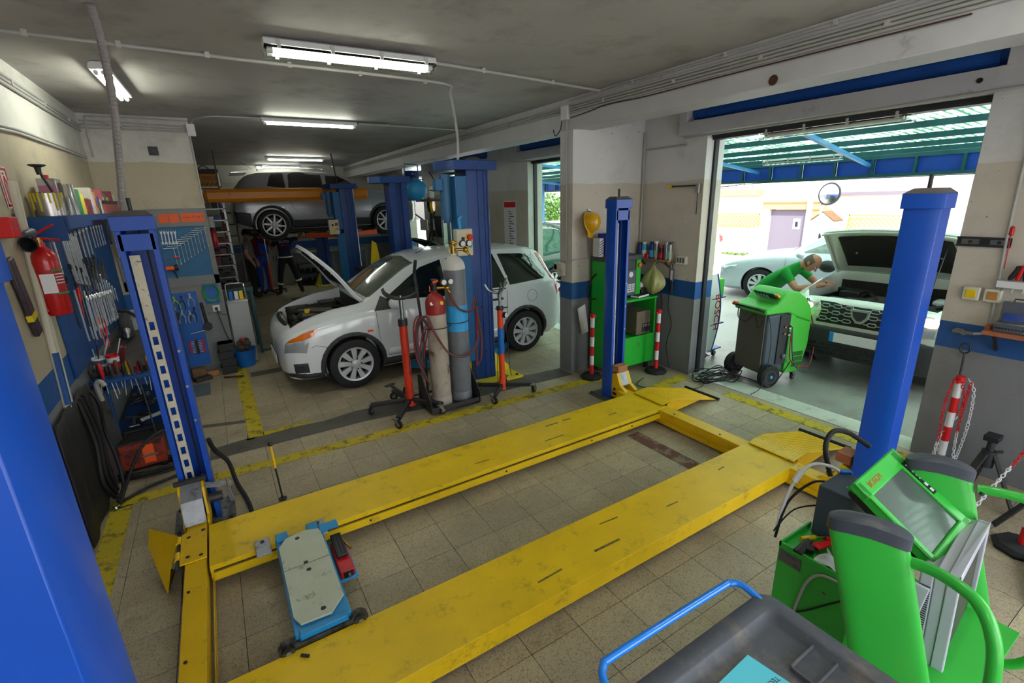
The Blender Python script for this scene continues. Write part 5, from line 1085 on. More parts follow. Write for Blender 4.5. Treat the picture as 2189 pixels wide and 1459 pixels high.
for x, y in ((EX0+.07,EY0+.06),(EX1-.07,EY0+.06),(EX0+.07,EY1-.06),(EX1-.07,EY1-.06)): ep('foot', MB().cyl((x,y,0),(x,y,.08), .03), 'black_rubber')
ep('upper_side', MB().box(EX0,EX0+.10,EY0+.10,EY1,.965,1.44), 'tester_green', bev=.006); ep('upper_side', MB().box(4.44,4.52,EY0+.1,EY1,.965,1.44), 'tester_green', bev=.006)
ep('top_hood', MB().box(EX0,4.52,EY0+.08,EY1,1.44,1.50), 'tester_dark', bev=.006)
up_ = ep('instrument_panel', MB().box(EX0+.10,4.44,EY0+.3,EY0+.32,.965,1.44), 'tester_dark'); ep('fascia', MB().box(EX0+.10,4.44,EY0+.12,EY0+.3,1.30,1.44), 'tester_dark', bev=.004)
for k in range(4): ep('filter_bowl', MB().cyl((EX0+.15+k*.055,EY0+.25,1.02),(EX0+.15+k*.055,EY0+.25,1.2), .02).cyl((EX0+.15+k*.055,EY0+.25,1.2),(EX0+.15+k*.055,EY0+.25,1.24), .012), 'black_plastic', up_)
ep('pipe_rail', MB().cyl((EX0+.1,EY0+.25,1.26),(4.44,EY0+.25,1.26), .006), 'brass', up_)
kp = ep('display_panel', MB().box(4.26,4.435,EY0+.1,EY0+.13,1.0,1.32), 'grey_plastic', bev=.004); ep('dial', MB().cyl((4.35,EY0+.098,1.26),(4.35,EY0+.1,1.26), .035), 'white_plastic', kp)
for j in range(4):
    for i in range(5): ep('key', MB().box(4.28+i*.028,4.298+i*.028,EY0+.094,EY0+.1,1.04+j*.028,1.06+j*.028), 'white_plastic', kp)
ep('emergency_stop', MB().cyl((4.48,EY0+.075,1.37),(4.48,EY0+.1,1.37), .024), 'orange_plastic')
ep('cable_loop', MB().tube(cr([(EX0,EY1-.1,1.28),(EX0-.08,EY1-.12,1.24),(EX0-.17,EY1-.14,1.12),(EX0-.14,EY1-.13,1.0),(EX0,EY1-.1,.97)], 6), .010, 7), 'cable_black')
mo = ep('built_in_analyser', MB().box(4.36,4.60,EY0-.02,EY0+.28,.50,.80), mat('bronze_grey','#6b6152',.45,.3,.15,8), bev=.006); ep('analyser_face', MB().box(4.46,4.61,EY0-.026,EY0-.02,.53,.64), 'black_plastic', mo)
for k in range(3): ep('dial', MB().tube([(4.48+k*.045+.013*cos(a),EY0-.028,.61+.013*sin(a)) for a in [i*pi/5 for i in range(9)]], .002, 4), 'white_plastic', mo)
nb = thing('notebook', 'closed white and dark notebook lying on the green tester worktop', 'book', (4.50, 4.24, .966), .2)
obj('cover', MB().box(-.12,.12,-.06,.06,.028,.034).box(-.12,.12,-.06,.06,0,.005), 'black_plastic', nb); obj('pages', MB().box(-.117,.117,-.058,.058,.005,.028), 'paper', nb)
pc = thing('grease_pump', 'black grease pump and clear sleeve on the right end of the tester worktop', 'tool', (4.60, 4.3, .966))
obj('body', MB().bx((0,0,.05), (.09,.07,.10)), 'black_plastic', pc, bev=.01); obj('tip', MB().bx((-.07,0,.1), (.06,.03,.03), (0,.5,0)), mat('lime', '#a8cc20', .4), pc, bev=.006); obj('sleeve', MB().sph((-.0,.05,.12), .05), 'white_plastic', pc)
tag(obj('power_cable', MB().tube(cr([(4.70,4.20,1.02),(4.76,4.13,.98),(4.77,4.11,.8),(4.76,4.11,.62),(4.745,4.12,.45),(4.78,4.12,.43)], 6), .009, 7), 'cable_black'), 'black cable hanging down the right side of the green tester', 'cable')
bb = thing('carry_box', 'royal blue carton with a wire handle on top of the green tester', 'box', (4.09, 4.40, 1.50), .05)
obj('carton', MB().box(-.085,.12,-.1,.1,0,.27), mat('carton_blue', '#1220a0', .5), bb, bev=.004); obj('handle', MB().tube([(.02+.05*cos(a),0,.27+.09*sin(a)) for a in [i*pi/10 for i in range(11)]], .003, 5), 'dark_steel', bb); text('VOLVO', .032, 'white_plastic', bb, (-.01,-.101,.225), (pi/2,0,0))
obj('side_label', MB().box(.06,.121,-.101,-.1,0,.26), mat('lilac', '#8f8fd0', .6), bb)
st_ = thing('striped_pack', 'white carton with diagonal black stripes beside the blue box on the tester', 'box', (3.962, 4.44, 1.50)); obj('carton', MB().box(-.035,.035,-.06,.06,0,.22), 'white_plastic', st_, bev=.003)
for k in range(6): obj('stripe', MB().bar((-.035,-.0605,.02+k*.03), (.035,-.0605,.055+k*.03), .002, .008), 'black_plastic', st_)
# yellow helmet on its hook
hm = thing('hard_hat', 'yellow hard hat hanging on the wall above the green tester', 'helmet', (3.92, 4.56, 1.90), rot=(rad(75), rad(10), rad(20)))
obj('shell', MB().lathe([(.12,0),(.118,.04),(.105,.08),(.08,.11),(.04,.13),(.001,.135)], 24), 'yellow_hat' if False else mat('hat_yellow', '#e2a90c', .3, coat=.4), hm, solid=.004); obj('brim', MB().lathe([(.12,-.002),(.135,-.006),(.135,-.002),(.118,.004)], 24, cap=False).bx((0,-.15,-.006), (.14,.07,.008)), 'hat_yellow', hm, bev=.003)
for x in (-.02, .02): obj('ridge', MB().tube([(x, .118*cos(a), .13*sin(a)+.004) for a in [i*pi/10 for i in range(11)]], .006, 6), 'hat_yellow', hm)
tag(obj('wall_hook', MB().tube(cr([(3.95,4.6,2.03),(3.94,4.56,2.02),(3.94,4.53,1.96),(3.95,4.56,1.93)], 4), .006, 6).box(3.93,3.97,4.605,4.615,1.97,2.06), 'zinc'), 'metal hook holding the yellow hard hat', 'hook')

# ================================================================ BARRIER POSTS
def barrier(lab, x, y, chain=False, h=.78):
    t = thing('barrier_post', lab, 'barrier post', (x, y, 0), 0, None)
    obj('base', MB().lathe([(.001,0),(.14,0),(.145,.02),(.12,.045),(.04,.055),(.001,.055)], 8), 'black_rubber', t, bev=.004)
    n = 6; dz = (h-.05)/n
    for k in range(n): obj('band', MB().cyl((0,0,.05+k*dz), (0,0,.05+(k+1)*dz), .0255, n=16), 'red_plastic' if k % 2 == 0 else 'white_plastic', t)
    obj('cap', MB().cyl((0,0,h), (0,0,h+.05), .03).bx((0,0,h+.01), (.10,.02,.02)), 'red_plastic', t, bev=.003)
    return t
barrier('red and white barrier post in front of the left side of the green tester', 3.80, 4.33); barrier('red and white barrier post at the right corner of the green tester', 4.60, 4.0)
bp_ = barrier('red and white barrier post with hanging chains against the wall right of the doorway', 4.62, 1.10); br_ = barrier('red and white barrier post at the right edge near the jack stand', 3.98, .47, h=.75)
lk_ = mesh_of(MB().tube([(.009*cos(a)*1.0, 0, .017*sin(a)) for a in [i*pi/5 for i in range(10)]], .0032, 5, True), 'link', 'red_plastic', smooth=60)
lk2 = lk_.copy(); lk2.materials[0] = MATS['white_plastic']; lk2.name = 'link'
def chain(name, lab, pts, cols, parent=None):
    t = thing(name, lab, 'chain', pts[0]); P = cr(pts, 40); d = 0; last = P[0]; k = 0; L_ = sum((P[i+1]-P[i]).length for i in range(len(P)-1)); acc = 0
    for i in range(1, len(P)):
        acc += (P[i]-P[i-1]).length
        if acc >= k*.026:
            dirn = (P[min(i+1, len(P)-1)]-P[i-1]).normalized(); q = dirn.to_track_quat('Z', 'Y'); f = k*.026/L_
            o = bpy.data.objects.new('link', lk_ if cols(f) else lk2); COL.objects.link(o); o.parent = t; o.location = P[i]-V(pts[0])
            o.rotation_mode = 'QUATERNION'; o.rotation_quaternion = q @ Euler((0,0,(k % 2)*pi/2)).to_quaternion(); k += 1
chain('barrier_chain', 'red and white plastic chain hanging in loops from the chained barrier post', [(4.56,1.12,.80),(4.53,1.13,.6),(4.545,1.12,.3),(4.57,1.13,.1),(4.60,1.13,.3),(4.62,1.05,.6),(4.60,1.08,.79)], lambda f: f < .35 or f > .8)
chain('barrier_chain', 'white plastic chain hanging on the right of the chained barrier post', [(4.66,1.06,.80),(4.68,1.02,.7),(4.69,1.01,.4),(4.67,1.03,.12),(4.65,1.05,.4),(4.64,1.04,.78)], lambda f: f > .7)
chain('barrier_chain', 'chain, half red and half white, sagging from the wall to the diagnostic trolley', [(4.8,.62,.95),(4.4,.60,.66),(3.9,.66,.36),(3.6,.72,.14),(3.4,.78,.03)], lambda f: f < .5)

# ================================================================ WALL ITEMS IN THE ALCOVE (x = 4.85)
sh = thing('can_shelf', 'narrow wooden shelf on the alcove wall holding spray cans', 'shelf', (4.78, 4.3, 1.42)); obj('board', MB().box(-.06,.07,-.28,.30,-.02,0), 'wood', sh, bev=.002)
for y in (-.2, .2): obj('bracket', MB().bar((.068,y,-.10), (-.02,y,-.021), .012, .012), 'dark_steel', sh)
def can(lab, x, y, z, r, h, body, top, label=None, nozzle=False, group=None):
    t = thing('spray_can', lab, 'spray can', (x, y, z), 0, group)
    obj('body', MB().lathe([(.001,0),(r,0),(r,h*.82),(r*.9,h*.88),(r*.55,h*.9),(.001,h*.9)], 16), body, t)
    if label: obj('label', MB().lathe([(r,h*.1),(r+.001,h*.1),(r+.001,h*.5),(r,h*.5)], 16, cap=False), label, t)
    if nozzle: obj('nozzle', MB().cyl((0,0,h*.9), (0,0,h), r*.35).bx((-.0,-.02,h*.98), (.012,.05,.008)), top, t)
    else: obj('cap', MB().cyl((0,0,h*.84), (0,0,h), r*.92, r*.86), top, t)
for q in (('dark blue spray can with a black cap, leftmost on the alcove shelf', 4.53, .032, .19, mat('can_blue','#1f3c86',.35,.3), 'black_plastic', None), ('light blue and white spray can, second on the alcove shelf', 4.455, .033, .20, mat('can_lblue','#3aa6c9',.35,.2), 'white_plastic', 'white_plastic'),
          ('big deep blue spray can, fourth on the alcove shelf', 4.325, .036, .21, 'can_blue', mat('navy','#15184a',.4), 'light_blue'), ('tall silver and green spray can beside the big blue one', 4.255, .033, .22, 'steel', 'white_plastic', mat('sage','#8fae9a',.5)),
          ('black and red tin with a red conical top on the alcove shelf', 4.175, .036, .17, mat('tin_dark','#2c1c24',.4), 'red_plastic', 'red_plastic'), ('silver spray can with plain top, second from the right on the alcove shelf', 4.095, .032, .22, 'steel', 'zinc', None), ):
    can(q[0], 4.77, q[1], 1.42, q[2], q[3], q[4], q[5], q[6])
can('silver green spray can with a black trigger nozzle, rightmost on the alcove shelf', 4.77, 4.04, 1.42, .031, .22, 'steel', 'black_plastic', 'sage', True)
tag(obj('small_pot', MB().lathe([(.001,0),(.035,0),(.035,.05),(.02,.055),(.015,.075),(.001,.075)], 16, (4.76,4.39,1.42)), 'red_plastic'), 'small bright red pot between cans on the alcove shelf', 'pot')
so = thing('wall_sockets', 'grey double socket box at the right end of the can shelf', 'socket', (4.835, 3.90, 1.43)); obj('box', MB().box(-.03,.015,-.07,.07,-.05,.05), 'beige_plastic', so, bev=.004)
for k in (-1, 0, 1): obj('socket_slot', MB().box(-.033,-.03,k*.04-.012,k*.04+.012,-.03,.03), 'grey_plastic', so)
bg = MB(); 
for v_ in range(1): pass
def bagf(u, v):
    a = 2*pi*u; prof = [.008,.035,.085,.12,.14,.145,.13,.09,.02]; i = v*8; k = min(int(i), 7); r = prof[k]+(prof[k+1]-prof[k])*(i-k)
    r *= 1.12*(1+.10*sin(a*5+v*3))+.06*sin(a*9)
    return (4.72+r*.75*cos(a)*.8, 4.26+r*sin(a), 1.36-v*.38)
bgt = thing('plastic_bag', 'translucent yellow green plastic bag hanging below the can shelf', 'bag', (4.70, 4.22, 1.36)); m = MB().sheet(lambda u, v: tuple(V(bagf(u, v))-V((4.72,4.26,1.36))), 40, 18)
obj('bag', m, mat('bag_plastic', '#b7b77a', .35, 0, .1, 20, trans=.2), bgt); obj('tie', MB().tube([(0,0,0),(.04,0,.03),(.06,0,.05)], .004, 5), 'bag_plastic', bgt)
tag(obj('string', MB().tube([(4.80,4.20,1.40),(4.76,4.24,1.36)], .003, 5), 'cable_black'), 'dark string tying the yellow green bag to the can shelf', 'string')
il = thing('inspection_lamp', 'slim black inspection lamp hanging right of the plastic bag', 'lamp', (4.80, 4.0, 1.18)); obj('handle', MB().cyl((0,0,-.15),(0,0,-.02), .022), 'black_plastic', il); obj('tube_guard', MB().cyl((0,0,-.02),(0,0,.14), .02), 'grey_plastic', il); obj('lens', MB().box(-.022,-.018,-.012,.012,-.0,.12), 'white_plastic', il); obj('hook', MB().tube([(0,0,.14),(0,0,.18),(.02,0,.19)], .003, 5), 'zinc', il); obj('flex', MB().tube(cr([(0,0,.14),(.01,.03,.2),(.02,.06,.25),(.02,.0,.2)], 5), .004, 5), 'cable_black', il)
conduit('thin cable stapled down the alcove wall to the heap of cables', [cr([(4.84,4.08,1.36),(4.84,4.07,1.0),(4.83,4.06,.8),(4.84,4.0,.6),(4.84,4.06,.3),(4.80,3.95,.03)], 6)], .004, name='cable', m='cable_black')
gn_ = thing('door_arm', 'black and yellow arm fixed high on the alcove wall at the door jamb', 'bracket', (4.82, 3.98, 2.29)); obj('arm', MB().box(-.02,.02,-.22,.18,-.008,.008), 'dark_steel', gn_, bev=.002); obj('tip', MB().box(-.024,.024,.12,.2,-.014,.014), 'yellow_plastic', gn_); obj('block', MB().box(-.02,.03,-.26,-.22,-.08,.02), 'zinc', gn_); obj('rod', MB().tube([(0,-.24,-.08),(.0,-.24,-.32)], .005), 'dark_steel', gn_)
fs_ = thing('fuse_socket', 'pale socket box with a red plug on the left edge of the pillar', 'socket', (3.68, 4.84, 1.36)); obj('box', MB().box(-.03,.02,-.10,.02,-.10,.06), 'beige_plastic', fs_, bev=.005); obj('lid', MB().box(-.04,-.03,-.09,-.03,-.02,.05), 'beige_plastic', fs_, bev=.004); obj('red_plug', MB().cyl((-.03,.05,.0),(-.0,.05,.0), .035), 'red_plastic', fs_); obj('plug_body', MB().box(-.03,.02,.02,.09,-.06,.05), 'beige_plastic', fs_, bev=.005); obj('lower_switch', MB().box(-.03,.0,-.03,.0,-.16,-.12), 'black_plastic', fs_)
conduit('grey pipe from the pillar socket round the corner', [cr([(3.68,4.76,1.42),(3.68,4.72,1.45),(3.69,4.60,1.46),(3.76,4.60,1.47),(3.98,4.60,1.47)], 4)], .006)
tag(obj('paper_sheet', MB().add([(3.74,4.55,.86),(3.82,4.50,.92),(3.90,4.52,.55),(3.83,4.57,.50)], [(0,1,2,3)]), 'paper', solid=.001), 'white paper sheet tucked between the pillar and the green tester', 'paper')
ps = thing('price_poster', 'white poster with a red header on the wall right of the tall column', 'poster', (4.84, 7.9, 1.75)); obj('sheet', MB().box(0,.004,-.22,.22,-.42,.42), 'paper', ps)
obj('header', MB().box(-.002,0,-.2,.2,.30,.40), 'red_plastic', ps)
for k in range(14): obj('text_line', MB().box(-.0015,0,-.02-.06*(k % 3),.04,.22-k*.045,.235-k*.045), 'dark_steel', ps)
cl = []
ch = thing('cable_heap', 'tangled heap of black cables on the floor by the doorway corner', 'cable', (5.0, 3.42, 0)); rnd = random.Random(3)
for k in range(9):
    c = (rnd.uniform(-.1,.12), rnd.uniform(-.12,.1)); r = rnd.uniform(.12,.26); P = [(c[0]+r*cos(a)*rnd.uniform(.8,1.2)*1.2, c[1]+r*.6*sin(a)*rnd.uniform(.8,1.2), .012+rnd.random()*.07) for a in [i*pi/4 for i in range(8)]]
    obj('loop', MB().tube(cr(P, 5, True), .0065, 5, True), 'cable_black', ch)
obj('tail', MB().tube(cr([(.2,0,.01),(.3,-.2,.01),(.3,-.45,.01),(.25,-.6,.06),(.35,-.7,.35)], 6), .006, 5), 'cable_black', ch); obj('tail', MB().tube(cr([(-.2,0,.01),(-.4,-.1,.01),(-.7,.0,.01),(-.95,.35,.01),(-.7,.5,.01)], 6), .005, 5), 'cable_black', ch)
# ================================================================ WALL ITEMS RIGHT OF THE DOORWAY (x = 4.85)
for k, (y, m) in enumerate(((1.21, 'brass'), (1.09, 'cardboard'))):
    t = thing('switch_box', ['grey weatherproof switch with a yellow window, left of the pair', 'grey weatherproof switch with a brownish window, right of the pair'][k], 'switch', (4.84, y, 1.42)); obj('case', MB().box(-.035,.01,-.05,.05,-.05,.05), 'beige_plastic', t, bev=.008); obj('window', MB().box(-.04,-.035,-.03,.03,-.03,.03), m if k else 'yellow_plastic', t, bev=.003)
mg = thing('magnetic_rail', 'dark metal bracket rail screwed to the wall right of the doorway', 'bracket', (4.83, 1.22, 1.80)); obj('rail', MB().box(0,.015,-.15,.15,-.035,-.02).box(0,.015,-.15,.15,.02,.035).box(.01,.02,-.15,.15,-.03,.03), 'dark_steel', mg)
for y in (-.09, .07): obj('magnet', MB().box(-.002,.01,y-.05,y+.05,-.018,.018), 'steel', mg); obj('bolt', MB().cyl((-.008,y,0),(0,y,0), .012), 'dark_steel', mg)
conduit('conduit running down the wall right of the doorway past the switches', [cr([(4.835,1.12,2.8),(4.835,1.10,1.9),(4.835,1.08,1.5),(4.835,1.07,1.2),(4.82,1.08,1.14),(4.81,1.14,1.12)], 3)], .010)
tag(obj('air_tap', MB().cyl((4.81,1.14,1.12),(4.81,1.26,1.12), .014).cyl((4.79,1.19,1.12),(4.83,1.19,1.12), .02).bx((4.80,1.22,1.14),(.01,.05,.012)), 'zinc'), 'chrome air tap on the blue stripe right of the doorway', 'tap')
tag(obj('hook_rod', MB().tube([(4.80+.0*cos(a),1.16+.03*cos(a),1.0+.04*sin(a)) for a in [-pi/2+i*pi/6 for i in range(13)]]+[(4.80,1.155,.9),(4.805,1.15,.66)], .007, 6), 'dark_steel'), 'dark hooked rod hanging below the air tap on the grey wall', 'tool')
s1 = thing('wall_shelf', 'reddish wooden wall shelf at the right edge above the blue stripe', 'shelf', (4.75, .80, 1.16)); obj('board', MB().box(-.10,.1,-.25,.26,0,.03), 'red_wood', s1, bev=.002); obj('bracket', MB().bar((.09,.2,-.14),(-.05,.2,0), .02,.02), 'dark_steel', s1); obj('stop_strip', MB().bar((-.04,.25,.045),(.08,.22,.045), .03,.03), 'red_wood', s1)
s2 = thing('bit_case', 'open grey socket set case standing on the reddish wall shelf', 'tool case', (4.74, .93, 1.19)); obj('tray', MB().box(-.06,.03,-.085,.085,0,.07), 'steel', s2, bev=.006); obj('lid', MB().box(.03,.045,-.085,.085,.06,.21), 'steel', s2, bev=.006); obj('lid_handle', MB().tube([(.04,-.03,.21),(.04,-.03,.23),(.04,.03,.23),(.04,.03,.21)], .005), 'black_plastic', s2)
for k in range(9): obj('socket', MB().cyl((-.061,-.07+k*.0175,.03),(-.065,-.07+k*.0175,.03), .005+.0004*k), 'dark_steel', s2)
obj('blade_row', MB().box(.0,.025,-.06,.06,.07,.13), 'chrome', s2)
tag(obj('blue_case', MB().box(4.68,4.80,.68,.80,1.19,1.33), 'blue_plastic', bev=.01), 'blue plastic case at the right end of the reddish wall shelf', 'tool case')
s3 = thing('tool_rack', 'short white wall rack holding screwdrivers at the right edge', 'rack', (4.82, .93, 1.52)); obj('strip', MB().box(-.04,.02,-.2,.15,-.03,.02), 'white_plastic', s3, bev=.003)
for k, (y, mt) in enumerate(((1.02,'black_plastic'),(.98,'red_plastic'),(.94,'black_plastic'),(.88,'red_plastic'))):
    sdv = thing('screwdriver', ['black handled screwdriver leaning left in the white wall rack','red handled screwdriver in the white wall rack','black handled driver right of the red one in the white wall rack','red handled screwdriver at the frame edge of the white wall rack'][k], 'screwdriver', (4.79, y, 1.55), rot=(.35-.2*k,0,0)); obj('handle', MB().lathe([(.001,0),(.012,.0),(.016,.02),(.014,.07),(.017,.1),(.001,.11)], 10), mt, sdv); obj('shank', MB().cyl((0,0,-.09),(0,0,0), .003), 'chrome', sdv)
tag(obj('screwdriver', MB().cyl((4.83,1.07,1.62),(4.83,1.08,1.86), .003).lathe([(.001,0),(.014,.01),(.012,.06),(.001,.07)], 10, (4.83,1.08,1.85)), 'red_plastic'), 'long red handled screwdriver hanging above the switches', 'screwdriver')
js = thing('jack_stand', 'black tripod axle stand on the floor by the wall, right side', 'jack stand', (4.38, .80, 0)); obj('saddle', MB().box(-.05,.05,-.04,.04,.50,.54), 'black_plastic', js, bev=.004)
obj('ratchet_post', MB().cyl((0,0,.3),(0,0,.5), .022), 'dark_steel', js); obj('collar', MB().cyl((0,0,.30),(0,0,.42), .04), 'dark_steel', js); obj('lever', MB().bar((0,0,.40),(.14,-.04,.38), .012,.02), 'dark_steel', js)
for k in range(3): a = k*2*pi/3+.5; obj('leg', MB().bar((cos(a)*.03,sin(a)*.03,.40),(cos(a)*.2,sin(a)*.2,.01), .05,.012), 'cart_iron', js, bev=.002)
js2 = thing('jack_stand', 'second dark axle stand lying behind the chained end of the diagnostic trolley', 'jack stand', (4.25, .45, 0)); 
for k in range(3): a = k*2*pi/3; obj('leg', MB().bar((cos(a)*.03,sin(a)*.03,.34),(cos(a)*.22,sin(a)*.22,.01), .05,.012), 'cart_iron', js2, bev=.002)
obj('collar', MB().cyl((0,0,.28),(0,0,.40), .04), 'dark_steel', js2)
tag(obj('dark_plate', MB().bx((3.75,.2,.03),(.5,.35,.05),(0,0,.3)), 'black_rubber', bev=.01), 'dark rubber slab on the floor below the right barrier post', 'mat')
# ================================================================ LEFT WALL: TOOL BOARD, BENCH, SHELVES
mat('board_blue', '#0e4484', .45, .1, .12, 6, dirt='#0a2a52', ds=9, dt=.58); mat('board_grey', '#6f7175', .5, 0, .08, 6, dirt='#4b4c50', ds=7, dt=.6); mat('shelf_brown', '#5c4238', .7, 0, .2, 12)
mat('tool_chrome', '#c6c9ce', .3, .45, .1, 20); mat('tool_dark', '#4b4a4d', .45, .6, .25, 20); mat('bench_top', '#4c4844', .5, .3, .2, 6, dirt='#2a2725', ds=8, dt=.52); mat('tin', '#b9b7bb', .25, .85, .15, 9)
mat('yellow_drip', '#c9b21a', .5); mat('pvc_white', '#c4bfae', .5, 0, .1, 8, dirt='#7b4034', ds=5, dt=.6); mat('extinguisher_red', '#b80f16', .3, 0, .05, coat=.4); mat('bucket_dirty', '#aab2a8', .6, 0, .1, 9, dirt='#5b6157', ds=9, dt=.56)
mat('label_orange', '#d9551b', .5); mat('peg_blue', '#23608e', .5, 0, .08, 9)
XW = -1.055
tb = thing('tool_board', 'blue steel tool board covering the left wall above the workbench', 'tool board', (-1.05, 6.15, 1.55))
def tbp(name, mb, m, par=tb, **k): mb.v = [(x+1.05, y-6.15, z-1.55) for x, y, z in mb.v]; return obj(name, mb, m, par, **k)
for a, b in ((4.66, 5.5), (5.52, 6.5), (6.52, 7.5)): tbp('back_panel', MB().box(-1.068,-1.05,a,b,.98,2.14), 'board_blue', bev=.003)
tbp('top_shelf', MB().box(-1.068,-.86,4.66,7.5,2.14,2.17), 'shelf_brown', bev=.003); tbp('shelf_edge', MB().box(-.865,-.85,4.66,5.5,2.08,2.175).box(-.862,-.852,5.5,7.5,2.12,2.175), 'board_blue', bev=.002)
tbp('side_panel', MB().box(-1.065,-.87,4.645,4.665,2.0,2.17), 'board_blue', bev=.002)
# ---- flat tools, built in the local x-z plane, hanging from the origin
def m_spanner(L_=.2, w=.012, ring=True):
    m = MB(); m.prism([(-w*.55,-.02),(w*.55,-.02),(w*.45,-L_+.02),(-w*.45,-L_+.02)], -.003, .003, 'y'); r = w*1.15
    if ring: m.tube([(r*cos(a), 0, -r*.8+r*sin(a)) for a in [i*pi/6 for i in range(12)]], w*.4, 5, True)
    else: m.prism([(-w,-.03),(-w*1.3,-.004),(-w*.7,.012),(-w*.5,-.006),(w*.5,-.006),(w*.7,.012),(w*1.3,-.004),(w,-.03)], -.003, .003, 'y')
    z = -L_; m.prism([(-w,z+.03),(-w*1.35,z+.006),(-w*.8,z-.012),(-w*.5,z+.008),(w*.5,z+.008),(w*.8,z-.012),(w*1.35,z+.006),(w,z+.03)], -.003, .003, 'y'); return m
def m_bar(L_=.3, r=.005): return MB().tube([(0,0,.01),(0,0,-L_*.9),(.015,0,-L_)], r, 6)
def m_tee(L_=.22, r=.0035, w=.14): return MB().cyl((-w*.75,0,0),(w*.25,0,0), r*1.2, n=7).cyl((0,0,0),(0,0,-L_), r, n=7).cyl((0,0,-L_),(0,0,-L_-.02), r*2, n=8)
def m_ratchet(L_=.25): return MB().cyl((0,.0,-L_),(0,0,-L_*.55), .011, n=8).cyl((0,0,-L_*.55),(0,0,-.02), .006, n=7).cyl((0,-.012,0),(0,.008,0), .02, n=12)
def m_pliers(L_=.2): return MB().tube(cr([(-.03,0,-L_),(-.032,0,-L_*.6),(-.005,0,-L_*.28),(.008,0,0)], 4), .007, 6).tube(cr([(.03,0,-L_),(.032,0,-L_*.6),(.005,0,-L_*.28),(-.008,0,0)], 4), .007, 6).cyl((0,-.008,-L_*.28),(0,.008,-L_*.28), .012, n=10)
def tool(name, mb, m, loc, lab, cat, rz=0., tilt=0., group=None):
    o = obj(name, mb, m, None, smooth=40); o.location = loc; o.rotation_euler = (0, tilt, rz); return tag(o, lab, cat, group)
meshes = {}
def put(kind, mesh, m, loc, lab, cat, rz, tilt, group):
    if mesh not in meshes: meshes[mesh] = mesh_of({'sp': m_spanner, 'sp2': lambda: m_spanner(.3, .017), 'sp3': lambda: m_spanner(.16, .010, False), 'bar': m_bar, 'bar2': lambda: m_bar(.42, .007), 'tee': m_tee, 'rat': m_ratchet, 'pl': m_pliers, 'sps': lambda: m_spanner(.13, .009)}[mesh](), kind, m, smooth=40)
    o = bpy.data.objects.new(kind, meshes[mesh]); COL.objects.link(o); o.location = loc; o.rotation_euler = (0, tilt, rz); return tag(o, lab, cat, group)
R_ = random.Random(11); q = pi/2
G1 = 'chrome spanners on the left blue tool board'
for k in range(9): put('spanner', 'sp2', 'tool_chrome', (-1.02+.012*(k % 2), 5.56+k*.085, 2.02+.005*k), 'long chrome ring spanner hanging high on the blue tool board behind the extinguisher', 'spanner', q, R_.uniform(-.04,.04), G1+', upper row')
for k in range(8): put('spanner', 'sp', 'tool_chrome', (-1.02+.01*(k % 2), 6.45+k*.075, 2.05), 'bright chrome spanner in the top right row of the blue tool board', 'spanner', q, R_.uniform(-.05,.05), G1+', top right row')
for k in range(14): put('spanner', 'sp' if k < 9 else 'sps', 'tool_chrome', (-1.02+.012*(k % 2), 6.05+k*.055, 1.66-k*.022), 'spanner in the descending fan of spanners low on the blue tool board', 'spanner', q, R_.uniform(-.06,.02), G1+', descending fan')
for k in range(12): put('pry_bar', 'bar2' if k % 3 else 'bar', 'tool_chrome' if k % 2 else 'tool_dark', (-1.02+.015*(k % 2), 4.98+k*.075, 1.60-.012*k), 'long steel bar hanging in the lower row of the blue tool board', 'tool', q, R_.uniform(-.1,.05), 'long bars in the lower row of the blue tool board')
for k in range(7): put('ratchet', 'rat', 'tool_dark', (-1.0, 5.1+k*.16, 1.78-.03*(k % 3)), 'dark ratchet handle hanging in the middle of the blue tool board', 'ratchet', q, R_.uniform(-.3,.3), 'ratchets on the blue tool board')
for k in range(5): put('pliers', 'pl', 'tool_dark', (-1.0, 5.75+k*.17, 1.80-.02*k), 'dark pliers hanging in the middle of the blue tool board', 'pliers', q, R_.uniform(-.2,.2), 'pliers on the blue tool board')
for k, (y, z, c) in enumerate(((5.55,1.28,'orange_plastic'),(5.75,1.22,'red_plastic'),(5.15,1.62,'red_plastic'))):
    tool('grip_tool', MB().cyl((0,0,0),(0,0,-.12), .013, n=10).cyl((0,0,-.12),(0,0,-.26), .005, n=7), c, (-1.0,y,z), ['orange handled tool hanging low in the blue board','red handled tool beside the orange one, low on the blue board','red clamp handle on the blue board just right of the extinguisher'][k], 'tool', q, .1*k)
for k in range(16): put('spanner', 'sp2', 'tool_chrome', (-.995+.01*(k % 3), 5.35+k*.068, 1.50-.006*k), 'long chrome spanner crowded in the lowest row of the blue tool board', 'spanner', q, R_.uniform(-.12,.02), G1+', lowest row')
for k in range(9): put('pry_bar', 'bar2', 'tool_chrome', (-1.0, 5.1+k*.06, 2.06-.01*k), 'long chrome bar hanging high beside the hacksaw on the blue tool board', 'tool', q, R_.uniform(-.12,-.04), 'long bars high on the blue tool board')
hs1 = thing('hacksaw', 'hacksaw with pale blade frame and black handle hanging on the left blue panel', 'saw', (-1.02, 4.86, 2.07), q)
obj('frame', MB().tube(cr([(-.10,0,.0),(.04,0,.01),(.07,0,-.05),(.075,0,-.30),(.05,0,-.36)], 5), .008, 6), 'tool_chrome', hs1); obj('blade', MB().bar((-.04,0,-.0),(.05,0,-.36), .002,.014), 'tool_chrome', hs1)
obj('grip', MB().tube(cr([(.05,0,-.34),(.10,0,-.35),(.11,0,-.41),(.05,0,-.42)], 4), .014, 7), 'black_plastic', hs1); obj('front_grip', MB().bx((-.06,0,.015), (.14,.02,.03), (0,-.05,0)), 'black_plastic', hs1, bev=.006)
